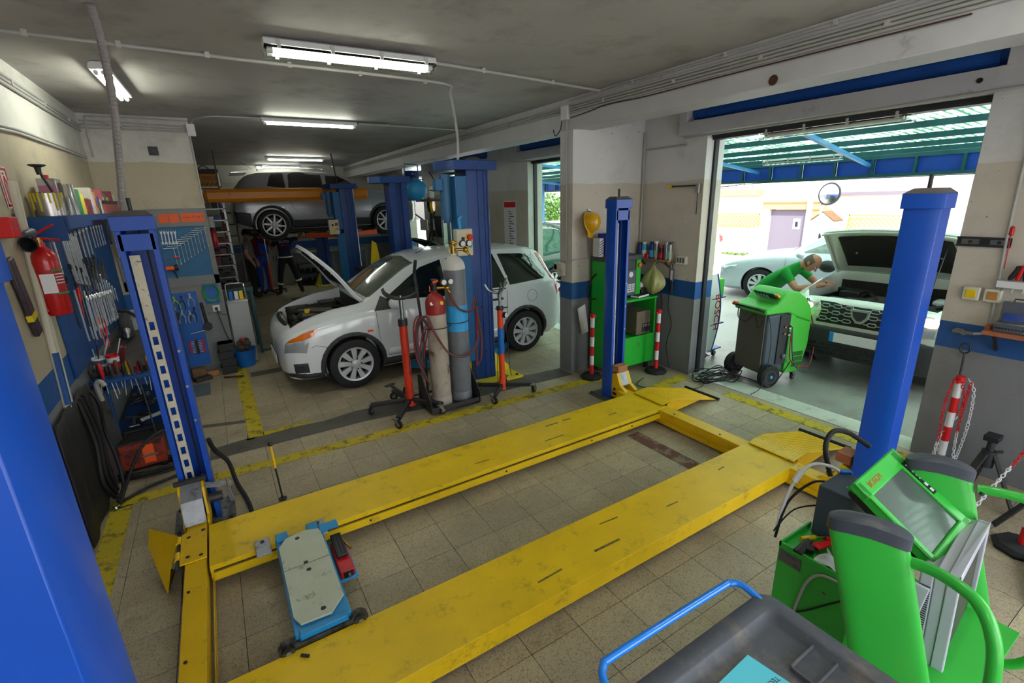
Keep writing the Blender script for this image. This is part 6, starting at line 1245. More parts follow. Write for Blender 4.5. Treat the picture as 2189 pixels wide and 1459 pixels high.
tool('caliper', MB().bx((0,0,-.2),(.035,.006,.42)).bx((.03,0,-.02),(.09,.006,.03)), 'tool_dark', (-1.03,5.98,2.03), 'dark flat steel rule hanging in the middle of the blue tool board', 'tool', q, .05)
tool('adjustable_spanner', m_spanner(.36,.03,False), 'tool_chrome', (-.98,7.42,2.02), 'large open ended spanner at the right edge of the blue tool board', 'spanner', q, -.08)
tool('cable_pull', MB().tube(cr([(0,0,.12),(.05,0,-.05),(.0,0,-.2),(-.04,0,-.05),(0,0,.12)], 5), .01, 6), 'tool_dark', (-.95,6.9,2.05), 'dark looped strap hanging over the shelf edge of the blue tool board', 'strap', q)
# ---- things on the board's top shelf
t = thing('paint_tin', 'large round tin with yellow paint drips, leftmost on the tool board shelf', 'tin', (-.96, 4.83, 2.172)); obj('body', MB().lathe([(.001,0),(.088,0),(.088,.16),(.092,.165),(.082,.165),(.08,.155),(.001,.155)], 28), 'tin', t)
dr_ = MB()
for k in range(9): a = -2.9+k*.33; dr_.tube([(.089*cos(a),.089*sin(a),.163),(.0895*cos(a+.01),.0895*sin(a+.01),.163-R_.uniform(.03,.14))], .006, 5)
obj('paint_drips', dr_, 'yellow_drip', t, kind='stuff')
t = thing('drip_funnel', 'black plunger-like funnel standing upside down on the round paint tin', 'funnel', (-.965, 4.88, 2.34)); obj('tube', MB().tube([(.03,.03,0),(.0,0,.12),(-.01,0,.17)], .009, 8), 'black_plastic', t); obj('bell', MB().lathe([(.014,0),(.02,.05),(.05,.062),(.05,.07),(.001,.07)], 18, (-.01,0,.12)), 'black_plastic', t)
t = thing('solvent_can', 'rectangular can with red cap and pink and black label behind the round tin', 'can', (-.98, 5.08, 2.172)); obj('body', MB().box(-.05,.06,-.08,.08,0,.27), 'tin', t, bev=.006); obj('cap', MB().cyl((0,-.04,.27),(0,-.04,.295), .022), 'red_plastic', t)
obj('label', MB().box(-.045,.055,-.082,-.0805,.02,.22), mat('pink_label','#b8799a',.6), t); obj('dark_label', MB().box(.0605,.062,-.04,.075,.04,.24), 'black_plastic', t); obj('print', MB().box(-.01,.03,-.0835,-.082,.06,.1), 'dark_steel', t)
cols = ['#b05560','#3a7a58','#c7c04a','#ccccd4','#8b3a48','#d9d4c8','#c99a6a','#4b4f8a','#e0dee4']
for k, c_ in enumerate(cols): mat('box_tone_%d' % k, c_, .6)
for k in range(15):
    y = 5.27+k*.145; m = mat('box_tone_%d' % (k % 9), cols[k % 9], .6); h = .13+.035*((k*7) % 4)
    lab = ['small cylindrical tin near the round paint tin on the tool board shelf', 'small printed carton standing in the row on the tool board shelf'][k > 3]
    if k < 4: o = obj('small_tin', MB().lathe([(.001,0),(.035,0),(.035,h),(.03,h+.01),(.001,h+.01)], 16), ['steel','tin','box_tone_1','box_tone_2'][k]); o.location = (-.93, y, 2.172); tag(o, ['plain steel tin right of the round paint tin','bright tin, second right of the round paint tin','green tin in the row on the tool board shelf','yellow green tin beside the green one on the shelf'][k], 'tin')
    else:
        t = thing('carton', lab, 'box', (-.93, y, 2.172), 0, 'small cartons on the tool board shelf'); obj('box', MB().box(-.05,.05,-.05,.05,0,h), m, t, bev=.002); obj('print', MB().box(.0502,.052,-.04,.04,h*.3,h*.7), 'box_tone_%d' % ((k+3) % 9), t); obj('print', MB().box(-.03,.03,-.052,-.0502,h*.2,h*.6), 'box_tone_%d' % ((k+5) % 9), t)
for k in range(16):
    t = thing('tube_pack', 'slim red and dark tube in the even row on the tool board shelf', 'tube', (-.865, 6.45+k*.055, 2.175), 0, 'slim tubes in a row on the tool board shelf'); obj('tube', MB().box(-.012,.012,-.022,.022,0,.09), mat('tube_red','#9a4a4c',.5), t); obj('top', MB().box(-.012,.012,-.022,.022,.09,.125), 'black_plastic', t)
# ---- fire extinguisher and its sign
t = thing('fire_extinguisher', 'red fire extinguisher with black horn fixed to the left wall', 'extinguisher', (-.985, 4.42, 1.52)); r = .072
obj('cylinder', MB().lathe([(.001,0),(r*.9,0),(r,.015),(r,.36),(r*.93,.40),(r*.7,.435),(.028,.46),(.028,.49),(.001,.49)], 28), 'extinguisher_red', t)
obj('label', MB().lathe([(r,.14),(r+.001,.14),(r+.001,.31),(r,.31)], 28, cap=False), mat('label_red','#a81a22',.5), t); obj('white_card', MB().bx((.005,-.0745,.22), (.075,.003,.13)), 'paper', t); obj('green_band', MB().bx((.06,-.05,.305), (.075,.003,.012), (0,0,.9)).bx((.06,-.05,.15), (.075,.003,.012), (0,0,.9)), 'green_plastic', t)
for k in range(4): obj('print', MB().bx((.062,-.0515,.28-k*.02), (.05,.003,.008), (0,0,.9)), 'white_plastic', t)
v = obj('valve', MB().cyl((0,0,.49),(0,0,.52), .022), 'brass', t); obj('lever', MB().bar((-.03,-.01,.53),(.10,-.03,.60), .02,.012), 'red_plastic', v); obj('lever', MB().bar((-.02,0,.52),(.11,-.02,.50), .02,.012), 'red_plastic', v); obj('safety_pin', MB().tube([(.05,-.02,.52),(.08,-.04,.49),(.06,-.05,.47)], .002, 5), 'chrome', v)
obj('horn', MB().lathe([(.014,0),(.02,.04),(.045,.12),(.05,.13),(.042,.125),(.012,.05)], 22, (-.01,-.01,.500), (-.12,-1,-.12), False), 'black_plastic', t)
t = thing('extinguisher_sign', 'small red and white extinguisher sign on the left wall', 'sign', (-1.066, 4.45, 2.36), q); obj('panel', MB().box(-.075,.075,-.003,0,-.13,.13), 'white_plastic', t); obj('border', MB().box(-.07,-.055,-.005,-.003,-.12,.12).box(.055,.07,-.005,-.003,-.12,.12).box(-.07,.07,-.005,-.003,.105,.12).box(-.07,.07,-.005,-.003,-.12,-.105), 'red_plastic', t)
obj('pictogram', MB().tube([(-.02,-.004,-.09),(-.02,-.004,.03),(0,-.004,.07),(.02,-.004,.03),(.02,-.004,-.09)], .003, 4, True).bx((0,-.004,.085),(.03,.002,.01)), 'red_plastic', t)
text('ESTINTORE', .03, 'dark_steel', t, (0,-.003,-.175), (pi/2,0,0)); text('N. 2', .03, 'dark_steel', t, (0,-.003,-.21), (pi/2,0,0))
t = thing('wall_pipes', 'pair of pale plastic pipes running down the left wall, red paint on one', 'pipe', (-1.05, 4.15, 1.0)); obj('pipe', MB().tube([(0,.34,1.4),(0,.25,.9),(0,.07,-.1)], .022, 10), 'pvc_white', t); obj('pipe', MB().tube([(0,.40,1.4),(0,.30,.9),(0,.13,-.1)], .022, 10), 'pvc_white', t)
obj('red_strip', MB().bar((.022,.30,.85),(.022,.22,.55), .012,.03), mat('red_stripe', '#b23a22', .5), t); obj('blue_paint', MB().tube([(0.002,.14,.28),(0.002,.075,-.08)], .024, 10), 'board_blue', t)
t = thing('plastic_sleeve', 'dirty clear plastic bag of dark wiring taped to the left wall', 'bag', (-1.045, 4.05, 1.7)); obj('sleeve', MB().bx((0,0,0), (.03,.10,.5), (.22,0,0)), mat('dark_bag','#3a2c38',.5,0,.4,40,dirt='#8b8a92',ds=40,dt=.6), t, bev=.01); obj('tape', MB().bx((.003,.02,-.12), (.03,.105,.04), (.22,0,0)), 'yellow_drip', t)
tag(obj('alarm_box', MB().box(-1.065,-.99,4.02,4.16,2.06,2.18), 'red_plastic', bev=.006), 'red box at the very left edge of the wall above the extinguisher', 'box')
tag(obj('wall_lamp', MB().lathe([(.015,0),(.025,.05),(.03,.09),(.012,.10)], 14, (-1.02,4.32,2.07), (.2,1,.05)), 'grey_plastic'), 'grey lamp head on the wall between the red box and blue board', 'lamp')

# ---- pegboard on the wall block
pb = thing('pegboard', 'grey framed blue pegboard with orange header labels on the wall block', 'tool board', (-.49, 7.585, 1.75))
def pbp(name, mb, m, par=pb, **k): mb.v = [(x+.49, y-7.585, z-1.75) for x, y, z in mb.v]; return obj(name, mb, m, par, **k)
pbp('frame', MB().box(-1.03,.0,7.57,7.598,1.98,2.2).box(-.06,0.,7.57,7.598,1.22,1.98).box(-1.03,-1.0,7.57,7.598,1.22,1.98).box(-1.03,0.,7.57,7.598,1.22,1.34), 'board_grey', bev=.002)
pbp('perforated_panel', MB().box(-1.0,-.06,7.585,7.598,1.34,1.98), 'peg_blue')
ho = MB()
for i in range(44):
    for j in range(30): ho.box(-.99+i*.021,-.984+i*.021,7.5835,7.5852,1.35+j*.021,1.356+j*.021)
pbp('peg_holes', ho, mat('hole_dark','#0d2c47',.8), kind='stuff', smooth=0)
for a, b in ((-1.0,-.84),(-.52,-.42),(-.41,-.31),(-.29,-.03)): h = pbp('header_label', MB().box(a,b,7.566,7.571,2.03,2.14), 'label_orange')
text('ricambi', .028, 'dark_steel', pb, (-.225+.49,-.02,2.088-1.75), (pi/2,0,0)); text('F I A T', .042, mat('purple_ink','#3b2a6e',.5), pb, (-.10+.49,-.02,2.09-1.75), (pi/2,0,0)); text('E', .05, 'purple_ink', pb, (-.94+.49,-.02,2.08-1.75), (pi/2,0,0))
for k in range(5): put('spanner', 'sp3' if k < 5 else 'sps', 'tool_chrome', (-.53+k*.036, 7.572, 1.93-.002*k), 'small chrome open ended spanner in the row of five on the pegboard', 'spanner', 0, .04, 'five small spanners on the pegboard')
for k in range(10): put('tee_handle', 'tee', 'tool_chrome', (-.06-.042*k-.0*k, 7.568-.002*(k % 2), 1.95-.026*k), 'chrome T-handle key in the descending row on the pegboard', 'T-handle key', 0, -.02, 'T-handle keys on the pegboard')
tool('screwdriver', MB().cyl((0,0,0),(.07,0,0), .009, n=8).cyl((-.07,0,0),(0,0,0), .003, n=6), 'red_plastic', (-.46,7.57,1.60), 'red handled screwdriver lying across pegs on the pegboard', 'screwdriver')
hd = thing('work_lamp', 'orange and clear hand lamp hanging at the left of the T-handle keys', 'lamp', (-.52, 7.55, 1.47)); obj('body', MB().bx((0,0,0),(.10,.05,.05)), 'orange_plastic', hd, bev=.01); obj('ring', MB().lathe([(.03,0),(.04,.01),(.04,.03),(.03,.04)], 16, (.05,0,0), (1,0,0)), 'dark_steel', hd); obj('hook', MB().tube(cr([(.03,0,-.02),(.05,0,-.08),(.06,0,-.14)], 3), .009, 6), 'dark_steel', hd)
# lower half of the block: grey board, blue panel with pliers
lb_ = thing('lower_tool_board', 'grey board under the pegboard with a bright blue panel of pliers', 'tool board', (-.3, 7.585, .66)); 
def lbp(name, mb, m, par=lb_, **k): mb.v = [(x+.3, y-7.585, z-.66) for x, y, z in mb.v]; return obj(name, mb, m, par, **k)
lbp('board', MB().box(-.75,0.,7.58,7.598,.10,1.2), 'board_grey', bev=.002); lbp('blue_panel', MB().box(-.62,-.30,7.572,7.58,.12,1.14), mat('panel_blue','#1256a8',.45), bev=.002); lbp('reel_plate', MB().box(-.22,-.05,7.572,7.58,.95,1.22), 'panel_blue')
for k, (x, z, m) in enumerate(((-.56,1.10,'lime'),(-.47,1.10,'tool_dark'),(-.38,1.12,'tool_chrome'),(-.5,.92,'tool_chrome'),(-.42,.90,'tool_chrome'),(-.36,.93,'tool_dark'))):
    tool('pliers', m_pliers(.17+.02*(k % 2)), m, (x,7.56,z), ['pliers with lime green handles','dark slim pliers','bright chrome locking pliers','chrome pliers in the second row, left','chrome pliers in the second row, middle','dark pliers in the second row, right'][k]+' on the blue panel', 'pliers', 0, (-.15,.1,0,.1,-.05,.2)[k])
lng = tool('grinding_tool', MB().cyl((0,0,0),(0,0,-.28), .018).cyl((0,-.02,-.33),(0,.02,-.33), .055, n=18), 'black_plastic', (-.27,7.55,.98), 'black tubular tool with round head right of the blue panel', 'tool', 0, -.06)
tool('steel_bar', MB().cyl((-.08,0,-.01),(.08,0,.01), .005), 'tool_chrome', (-.38,7.56,.59), 'thin chrome bar fixed across the blue panel', 'bar')
bs_ = thing('screwdriver_set', 'black holder of small red handled screwdrivers low on the blue panel', 'tool set', (-.42, 7.56, .40)); obj('holder', MB().box(-.02,.02,-.01,.01,-.11,.09), 'black_plastic', bs_, bev=.003)
for k in range(8):
    for s in (-1, 1): b = obj('driver', MB().cyl((s*.02,-.005,.07-k*.022),(s*.06,-.005,.07-k*.022), .003), 'tool_chrome', bs_); obj('handle', MB().cyl((s*.06,-.005,.07-k*.022),(s*.09,-.005,.07-k*.022), .008, n=8), 'red_plastic', b)
hr = thing('hose_reel', 'green hose coiled over the blue plate at the right edge of the wall block', 'hose', (-.13, 7.56, 1.10))
for k in range(4): obj('coil', MB().tube([((.075+.006*k)*cos(a),-.01*k,(.10+.005*k)*sin(a)) for a in [i*pi/9 for i in range(18)]], .006, 6, True), 'green_plastic', hr)
so2 = thing('wall_socket', 'round pale socket with black plug below the green hose', 'socket', (-.11, 7.57, .88)); obj('plate', MB().bx((0,0,0),(.09,.02,.09)), 'white_plastic', so2, bev=.01); obj('plug', MB().cyl((0,-.01,0),(0,-.04,0), .02), 'black_plastic', so2); obj('flex', MB().tube(cr([(0,-.04,0),(.02,-.05,-.15),(.06,-.03,-.4),(.10,-.02,-.5)], 5), .005, 5).tube(cr([(0,-.04,0),(.04,-.05,-.07),(.1,-.03,-.1)], 4), .004, 5), 'cable_black', so2)
# ---- workbench in the corner
wb = thing('workbench', 'dark topped blue steel workbench along the left wall', 'workbench', (-.8, 6.2, 0))
def wbp(name, mb, m, par=wb, **k): mb.v = [(x+.8, y-6.2, z) for x, y, z in mb.v]; return obj(name, mb, m, par, **k)
wbp('top', MB().box(-1.06,-.52,5.05,7.5,.86,.90), 'bench_top', bev=.004)
for x, y in ((-1.02,5.12),(-.58,5.12),(-1.02,7.4),(-.58,7.4)): wbp('leg', MB().box(x-.035,x+.035,y-.03,y+.03,0,.86), 'board_blue', bev=.004)
wbp('lower_shelf', MB().box(-1.05,-.55,5.12,7.45,.22,.25), 'board_blue', bev=.003); wbp('front_rail', MB().box(-1.05,-.55,5.09,5.11,.72,.82), 'board_blue', bev=.002)
wbp('tool_rail', MB().box(-1.06,-.50,4.93,5.05,.825,.855), 'board_blue', bev=.004)
dcols = ['black_plastic','black_plastic','red_plastic','black_plastic','tool_dark','shelf_brown','black_plastic','yellow_plastic','shelf_brown','red_plastic','black_plastic','brass','brass','shelf_brown','orange_plastic','red_plastic']
for k in range(16):
    x = -1.03+k*.033; L2 = .10+.02*(k % 3)
    t = thing('screwdriver', ('%s handled screwdriver standing in the blue rail at the end of the workbench' % {'black_plastic':'black','red_plastic':'red','tool_dark':'dark grey','shelf_brown':'brown','yellow_plastic':'yellow','brass':'amber','orange_plastic':'orange'}[dcols[k]]), 'screwdriver', (x, 4.965+.03*(k % 2), .845), 0, 'screwdrivers in the blue bench rail', rot=(R_.uniform(-.1,.1), R_.uniform(-.12,.12), 0))
    obj('handle', MB().lathe([(.001,0),(.009,0),(.008,.02),(.014,.03),(.015,L2*.8),(.012,L2),(.001,L2)], 10, (0,0,.01)), dcols[k], t); obj('shank', MB().cyl((0,0,.01),(0,0,-.10-.02*(k*3 % 5)), .0032, n=7), 'tool_chrome', t)
tag(obj('long_rod', MB().cyl((-.74,4.97,.85),(-.72,4.99,.16), .006), 'tool_dark'), 'long thin steel rod hanging through the blue bench rail', 'rod')
bk = thing('bucket', 'stained pale plastic bucket at the back of the workbench', 'bucket', (-.93, 6.75, .90)); obj('pail', MB().lathe([(.001,0),(.085,0),(.105,.2),(.11,.205),(.10,.205),(.08,.01),(.001,.01)], 26), 'bucket_dirty', bk)
pv = thing('hand_pump', 'dark pistol shaped grease gun resting on the pale bucket', 'tool', (-.93, 6.62, 1.11)); obj('body', MB().tube([(-.12,.05,.03),(0,0,.02),(.10,-.05,-.06)], .02, 8), 'tool_dark', pv); obj('tip', MB().cyl((.1,-.05,-.06),(.11,-.06,-.09), .012), 'tool_dark', pv); obj('head', MB().sph((-.13,.06,.035), .035), 'white_plastic', pv)
ad = thing('air_drill', 'grey bench drill head pointing at the camera over the workbench', 'drill', (-.93, 6.2, 1.02)); obj('body', MB().tube([(0,.18,.10),(0,.05,.04),(.02,-.06,-.01)], .05, 12), 'tool_dark', ad); obj('chuck', MB().lathe([(.04,0),(.035,.03),(.022,.06),(.02,.10),(.008,.14),(.001,.14)], 16, (.02,-.06,-.01), (.1,-.8,-.35)), 'steel', ad); obj('stand', MB().box(-.05,.05,.08,.2,-.12,.06), 'tool_dark', ad, bev=.01)
for k, (x, y, r_, h, m, lab) in enumerate(((-1.0,5.17,.055,.10,'white_plastic','white pot bristling with steel rods at the near end of the workbench'),(-.90,5.12,.045,.12,'red_plastic','red and white pot beside the white pot on the workbench'))):
    t = thing('tool_pot', lab, 'pot', (x, y, .90)); obj('pot', MB().lathe([(.001,0),(r_*.85,0),(r_,h),(r_*1.05,h),(r_*.9,h-.01),(r_*.75,.01),(.001,.01)], 18), m, t); obj('band', MB().lathe([(r_*.93,h*.45),(r_*1.0,h*.47),(r_*1.03,h*.8),(r_*.97,h*.82)], 18, cap=False), 'grey_plastic' if k == 0 else 'white_plastic', t)
    for j in range(6 if k == 0 else 2): a = j*1.1; obj('rod', MB().cyl((r_*.3*cos(a),r_*.3*sin(a),.02),(r_*1.3*cos(a)+.05,r_*1.2*sin(a),h+.08+.04*(j % 3)), .005, n=6), 'tool_chrome' if j % 2 else 'tool_dark', t)
tag(obj('red_block', MB().bx((-.86,5.3,.97),(.05,.04,.16),(.3,.3,0)), mat('red_cloth','#6d2026',.8), bev=.01), 'dark red block leaning behind the pots on the workbench', 'block')
tag(obj('rag', MB().sheet(lambda u, v: (-.80+u*.13, 6.45+v*.16, .925+.018*sin(u*9)+.012*cos(v*11+u*4)), 12, 12), 'cloth_white', solid=.004), 'crumpled white rag right of the pale bucket', 'rag')
tag(obj('cyan_box', MB().box(-.80,-.72,6.85,6.93,.90,1.0), 'light_blue', bev=.01), 'small cyan pot right of the pale bucket', 'pot')
wl_ = thing('wooden_batten', 'speckled pale wooden batten leaning upright behind the bench', 'batten', (-.80, 7.50, .92)); obj('plank', MB().bx((0,0,.36),(.06,.03,.72),(.04,-.05,0)), mat('batten_wood','#a99668',.7,0,.2,14,dirt='#3a3024',ds=24,dt=.6), wl_, bev=.004)
tag(obj('orange_case', MB().bx((-.66,7.46,1.06),(.09,.05,.32),(0,.15,0)), 'orange_plastic', bev=.008), 'orange tool case standing against the wall block', 'case')
tag(obj('blue_case', MB().bx((-.88,7.47,1.1),(.06,.04,.2),(0,-.1,0)), 'light_blue', bev=.008), 'light blue case beside the wooden batten', 'case')
jk = [('bracket','tool_dark'),('pulley','tool_dark'),('lever','rust'),('puller','steel'),('clamp','tool_dark')]
junk = 'scrap parts heaped on the lower bench shelf'
for k in range(26):
    kd, m = jk[k % 5]; x = -.95+.38*R_.random(); y = 5.2+R_.random()*.9; z = .255+.03*(k // 9)*1.8; mb = MB(); a = R_.random()*3
    if k % 5 == 0: mb.bar((-.09,0,.015),(.09,0,.02), .03,.012).bar((.09,0,.02),(.09,.0,.07), .03,.012)
    elif k % 5 == 1: mb.lathe([(.02,0),(.05,0),(.05,.012),(.035,.018),(.05,.024),(.05,.036),(.02,.036)], 16)
    elif k % 5 == 2: mb.tube(cr([(-.12,0,.012),(0,.02,.02),(.12,0,.012)], 4), .009, 7)
    elif k % 5 == 3: mb.cyl((-.1,0,.02),(.12,0,.02), .012).cyl((-.1,-.04,.02),(-.1,.04,.02), .014)
    else: mb.tube(cr([(-.05,0,.012),(-.05,.06,.012),(.05,.06,.012),(.05,0,.012)], 3), .012, 7)
    o = obj('scrap_%s' % kd if kd != 'lever' else 'rusty_lever', mb, m, None); o.location = (x, y, z); o.rotation_euler = (0, 0, a); tag(o, 'dark metal workshop part lying on the lower shelf of the workbench', 'spare part', junk)
tag(obj('flat_bar', MB().bar((-.83,5.16,.37),(-.60,5.14,.43), .012,.03), 'tool_chrome'), 'pale flat steel bar sticking forward from the lower bench shelf', 'bar')
# ---- charger with cable coil under the bench
wd = thing('battery_charger', 'old orange red battery charger on the floor under the workbench', 'charger', (-.84, 4.97, .02), .08); obj('case', MB().box(-.16,.16,-.10,.22,.02,.26), mat('charger_red','#8f2d18',.5,0,.2,12,dirt='#3a1510',ds=9,dt=.5), wd, bev=.008); obj('lid', MB().box(-.165,.165,-.105,.225,.25,.27), 'cart_iron', wd, bev=.004)
for k in range(9): obj('vent_slot', MB().box(-.13,-.03,-.103,-.10,.07+k*.016,.075+k*.016), 'black_plastic', wd)
obj('orange_panel', MB().box(.0,.08,-.104,-.10,.05,.22), 'orange_plastic', wd); obj('name_plate', MB().box(-.01,.10,-.107,-.104,.11,.13), 'tin', wd); obj('handle', MB().tube([(-.1,.06,.27),(-.1,.06,.31),(.1,.06,.31),(.1,.06,.27)], .009, 7), 'black_plastic', wd)
for x in (-.13, .13): obj('foot', MB().box(x-.02,x+.02,-.09,.2,-.018,.02), 'black_rubber', wd)
cc = thing('cable_coil', 'thick coil of black welding cable around the red charger', 'cable', (-.80, 4.82, 0))
for k in range(9): obj('turn', MB().tube([((.24+.012*(k % 3))*cos(a),(.10+.01*(k % 3))*sin(a),.014+.014*(k//2)+.004*sin(3*a+k)) for a in [i*pi/14 for i in range(28)]], .007, 6, True), 'cable_black', cc)
tag(obj('rubber_hose', MB().tube(cr([(-1.03,4.72,.86),(-.98,4.68,.75),(-1.0,4.72,.5),(-.97,4.66,.3),(-.94,4.5,.1),(-.97,4.38,.02),(-.80,4.50,.02),(-.55,4.62,.02),(-.5,4.75,.05),(-.52,4.85,.22),(-.65,4.8,.36),(-.8,4.68,.3),(-.9,4.5,.14),(-.96,4.34,.02)], 7), .013, 8), 'cable_black'), 'thick black air hose looping from the bench down over the floor', 'hose')
tag(obj('hose_nozzle', MB().cyl((-.965,4.325,.016),(-.985,4.29,.016), .014).cyl((-.985,4.29,.016),(-.99,4.28,.016), .02, n=6), 'chrome'), 'chrome coupling at the floor end of the black air hose', 'fitting')
t = thing('shade_sheet', 'added dark sheet standing in for shade low on the left wall, behind the hoses', 'sheet', (-1.05, 4.25, .45)); obj('sheet', MB().sheet(lambda u, v: (.012+.01*sin(u*14), -.45+u*.9, -.43+v*.9), 30, 4), 'cable_black', t, solid=.006)  # dark sheet added where the wall only lies in shade
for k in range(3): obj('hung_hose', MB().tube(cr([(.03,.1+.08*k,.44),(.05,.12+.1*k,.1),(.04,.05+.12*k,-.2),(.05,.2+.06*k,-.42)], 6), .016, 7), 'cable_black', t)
lsx = thing('leaning_sheet', 'scuffed dark sheet metal panel leaning at the near end of the workbench', 'panel', (-1.0, 4.72, 0)); obj('sheet', MB().add([(-.05,-.12,.02),(.06,.28,.02),(.0,.30,.80),(-.06,.06,.82),(-.062,-.12,.02),(.048,.28,.02),(-.012,.30,.80),(-.065,.06,.82)], [(0,1,2,3),(7,6,5,4),(0,4,5,1),(1,5,6,2),(2,6,7,3),(3,7,4,0)]), mat('sheet_grey','#55545a',.4,.5,.3,6,dirt='#2a2624',ds=5,dt=.5), lsx)
tag(obj('bench_bend_pipe', MB().tube(cr([(-1.0,4.9,.7),(-1.0,4.86,.84),(-.97,4.84,.88),(-.94,4.82,.84)], 5), .018, 8), 'conduit_grey'), 'bent grey pipe end at the near corner of the workbench', 'pipe')
# things on the floor near the block
wbx = thing('parts_washer', 'tall pale grey cabinet with a stainless sink frame on top, right of the wall block', 'cabinet', (.16, 7.86, 0), -.05)
obj('body', MB().box(-.13,.13,-.12,.12,.01,.92), mat('washer_grey','#a5a7ac',.45,.1,.06,5), wbx, bev=.006); obj('rim', MB().box(-.135,.135,-.13,-.115,.90,.93), 'chrome', wbx, bev=.003)
obj('tap_frame', MB().tube(cr([(-.12,.1,.92),(-.12,.1,1.10),(-.09,.1,1.14),(.08,.1,1.14),(.11,.1,1.10),(.12,-.05,.95)], 4), .01, 7), 'chrome', wbx)
for k, (x, m) in enumerate(((-.07,'blue_plastic'),(0,'white_plastic'),(.06,'yellow_plastic'))): obj('bottle', MB().box(x-.025,x+.025,0,.05,.92,1.04), m, wbx, bev=.006)
btb = thing('side_table', 'teal blue steel frame table behind the pale grey cabinet', 'table', (.22, 8.35, 0)); obj('top', MB().box(-.18,.17,-.2,.4,1.0,1.03), 'cart_iron', btb)
for x, y in ((-.16,-.18),(.15,-.18),(-.16,.38),(.15,.38)): obj('leg', MB().box(x-.02,x+.02,y-.02,y+.02,0,1.0), 'teal_paint', btb)
obj('edge', MB().box(-.19,.18,-.21,-.19,.98,1.04).box(.165,.18,-.2,.4,.98,1.04), 'teal_paint', btb)
bk2 = thing('bucket', 'blue bucket full of dirty rags on the floor by the pale cabinet', 'bucket', (.12, 7.60, 0)); obj('pail', MB().lathe([(.001,0),(.11,0),(.155,.25),(.165,.255),(.15,.25),(.105,.015),(.001,.015)], 28), 'blue_plastic', bk2); rg = MB()
for k in range(26): rg.sph((R_.uniform(-.07,.07),R_.uniform(-.07,.07),.2+R_.random()*.16), R_.uniform(.03,.05), 7, 5, (1,1,.7), (R_.random()*3,R_.random()*3,0))
obj('rags', rg, mat('rag_dirty','#4a4338',.9,0,.4,30), bk2, kind='stuff'); obj('red_cap', MB().cyl((.0,.02,.37),(.0,.02,.40), .03), 'red_plastic', bk2)
for k in range(4):
    o = obj('crate', MB().box(-.09,.09,-.10,.10,0,.105).box(-.1,.1,-.11,.11,.09,.105), 'black_plastic', None, bev=.004); o.location = (-.10+.01*(k % 2), 7.42, .002+k*.107); tag(o, ['lowest','second lowest','third','topmost'][k]+' black crate in the stack below the grey board', 'crate', 'stacked black crates')
for k, (x, y, s_, m) in enumerate(((-.45,7.42,(.16,.12,.12),'old_wood'),(-.3,7.38,(.14,.06,.07),'wood'),(-.42,7.25,(.2,.12,.05),'cart_iron'))): tag(obj('offcut', MB().bx((x,y,s_[2]/2+.001), s_, (0,0,.2*k)), m, bev=.004), ['dark wooden block on the floor under the blue panel','pale wooden offcut on the floor under the blue panel','dark flat metal block on the floor under the blue panel'][k], 'block')
tag(obj('iron_bar', MB().bar((-.18,7.15,.02),(.05,7.05,.02), .02,.02), 'rust'), 'rusty iron bar on the floor near the black crates', 'bar'); tag(obj('floor_sheet', MB().box(-.58,-.34,6.6,7.1,.001,.006), mat('sheet_bluegrey','#5d6a70',.5,.2,.1)), 'flat blue grey sheet lying on the floor behind the open lift post', 'sheet')
tag(obj('floor_grate', MB().box(1.75,2.35,12.4,12.9,.002,.01), 'cart_iron'), 'dark metal floor cover in the back bay', 'cover')
# ---- shelving at the back left
sv = thing('shelving', 'tall grey steel shelving full of parts in the back left corner', 'shelves', (.1, 12.6, 0))
for x, y in ((-.28,-.3),(.24,-.3),(-.28,.6),(.24,.6)): obj('upright', MB().box(x-.02,x+.02,y-.02,y+.02,0,2.9), 'steel', sv)
levels = [.45,.72,.98,1.22,1.46,1.70,1.94,2.18,2.62]
for z_ in levels: obj('shelf', MB().box(-.3,.26,-.32,.62,z_-.02,z_), 'steel', sv)
bxm = ['black_plastic','engine_dark','tool_dark','box_tone_4','board_blue','black_plastic','charger_red_dark','dark_steel']; mat('charger_red_dark','#5d2018',.6)
for j, z_ in enumerate(levels[:-1]):
    for i in range(4):
        w_ = .11; h = R_.uniform(.07,.19); t = tag(obj('parts_box', MB().box(-w_/2,w_/2,-.12,.12,0,h), bxm[(j*3+i*5) % 8], bev=.004), 'small parts box on the steel shelving at the back left', 'box', 'parts boxes on the back shelving'); t.location = (-.1+i*.135, 12.44, z_)
yb = thing('yellow_carton', 'brown yellow carton with IVECO lettering and hazard stripes on top of the shelving', 'box', (.12, 12.55, 2.62)); obj('carton', MB().box(-.28,.26,-.25,.2,0,.26), mat('carton_ochre','#a8731f',.7), yb, bev=.004); text('IVECO', .11, 'black_plastic', yb, (.08,-.252,.17), (pi/2,0,0))
for k in range(4): obj('stripe', MB().bar((-.1+k*.08,-.253,.03),(-.06+k*.08,-.253,.08), .002,.03), 'black_plastic', yb)
tag(obj('grey_case', MB().box(-.12,.36,12.4,12.8,2.885,2.98).tube(cr([(.0,12.42,2.98),(.1,12.42,3.05),(.2,12.42,2.98)], 4), .01, 6), 'cart_iron', bev=.01), 'dark case with a handle on top of the yellow carton', 'case')
t = thing('fire_extinguisher', 'small red extinguisher hanging beside the back shelving', 'extinguisher', (.05, 12.2, 1.38)); obj('cylinder', MB().lathe([(.001,0),(.06,0),(.065,.02),(.065,.30),(.04,.36),(.02,.38),(.001,.38)], 20), 'extinguisher_red', t); obj('valve', MB().cyl((0,0,.38),(0,0,.43), .02), 'black_plastic', t)
tag(obj('paper_roll', MB().cyl((.04,12.15,1.80),(.04,12.15,2.02), .07), 'white_plastic'), 'white paper roll hanging beside the back shelving', 'roll')
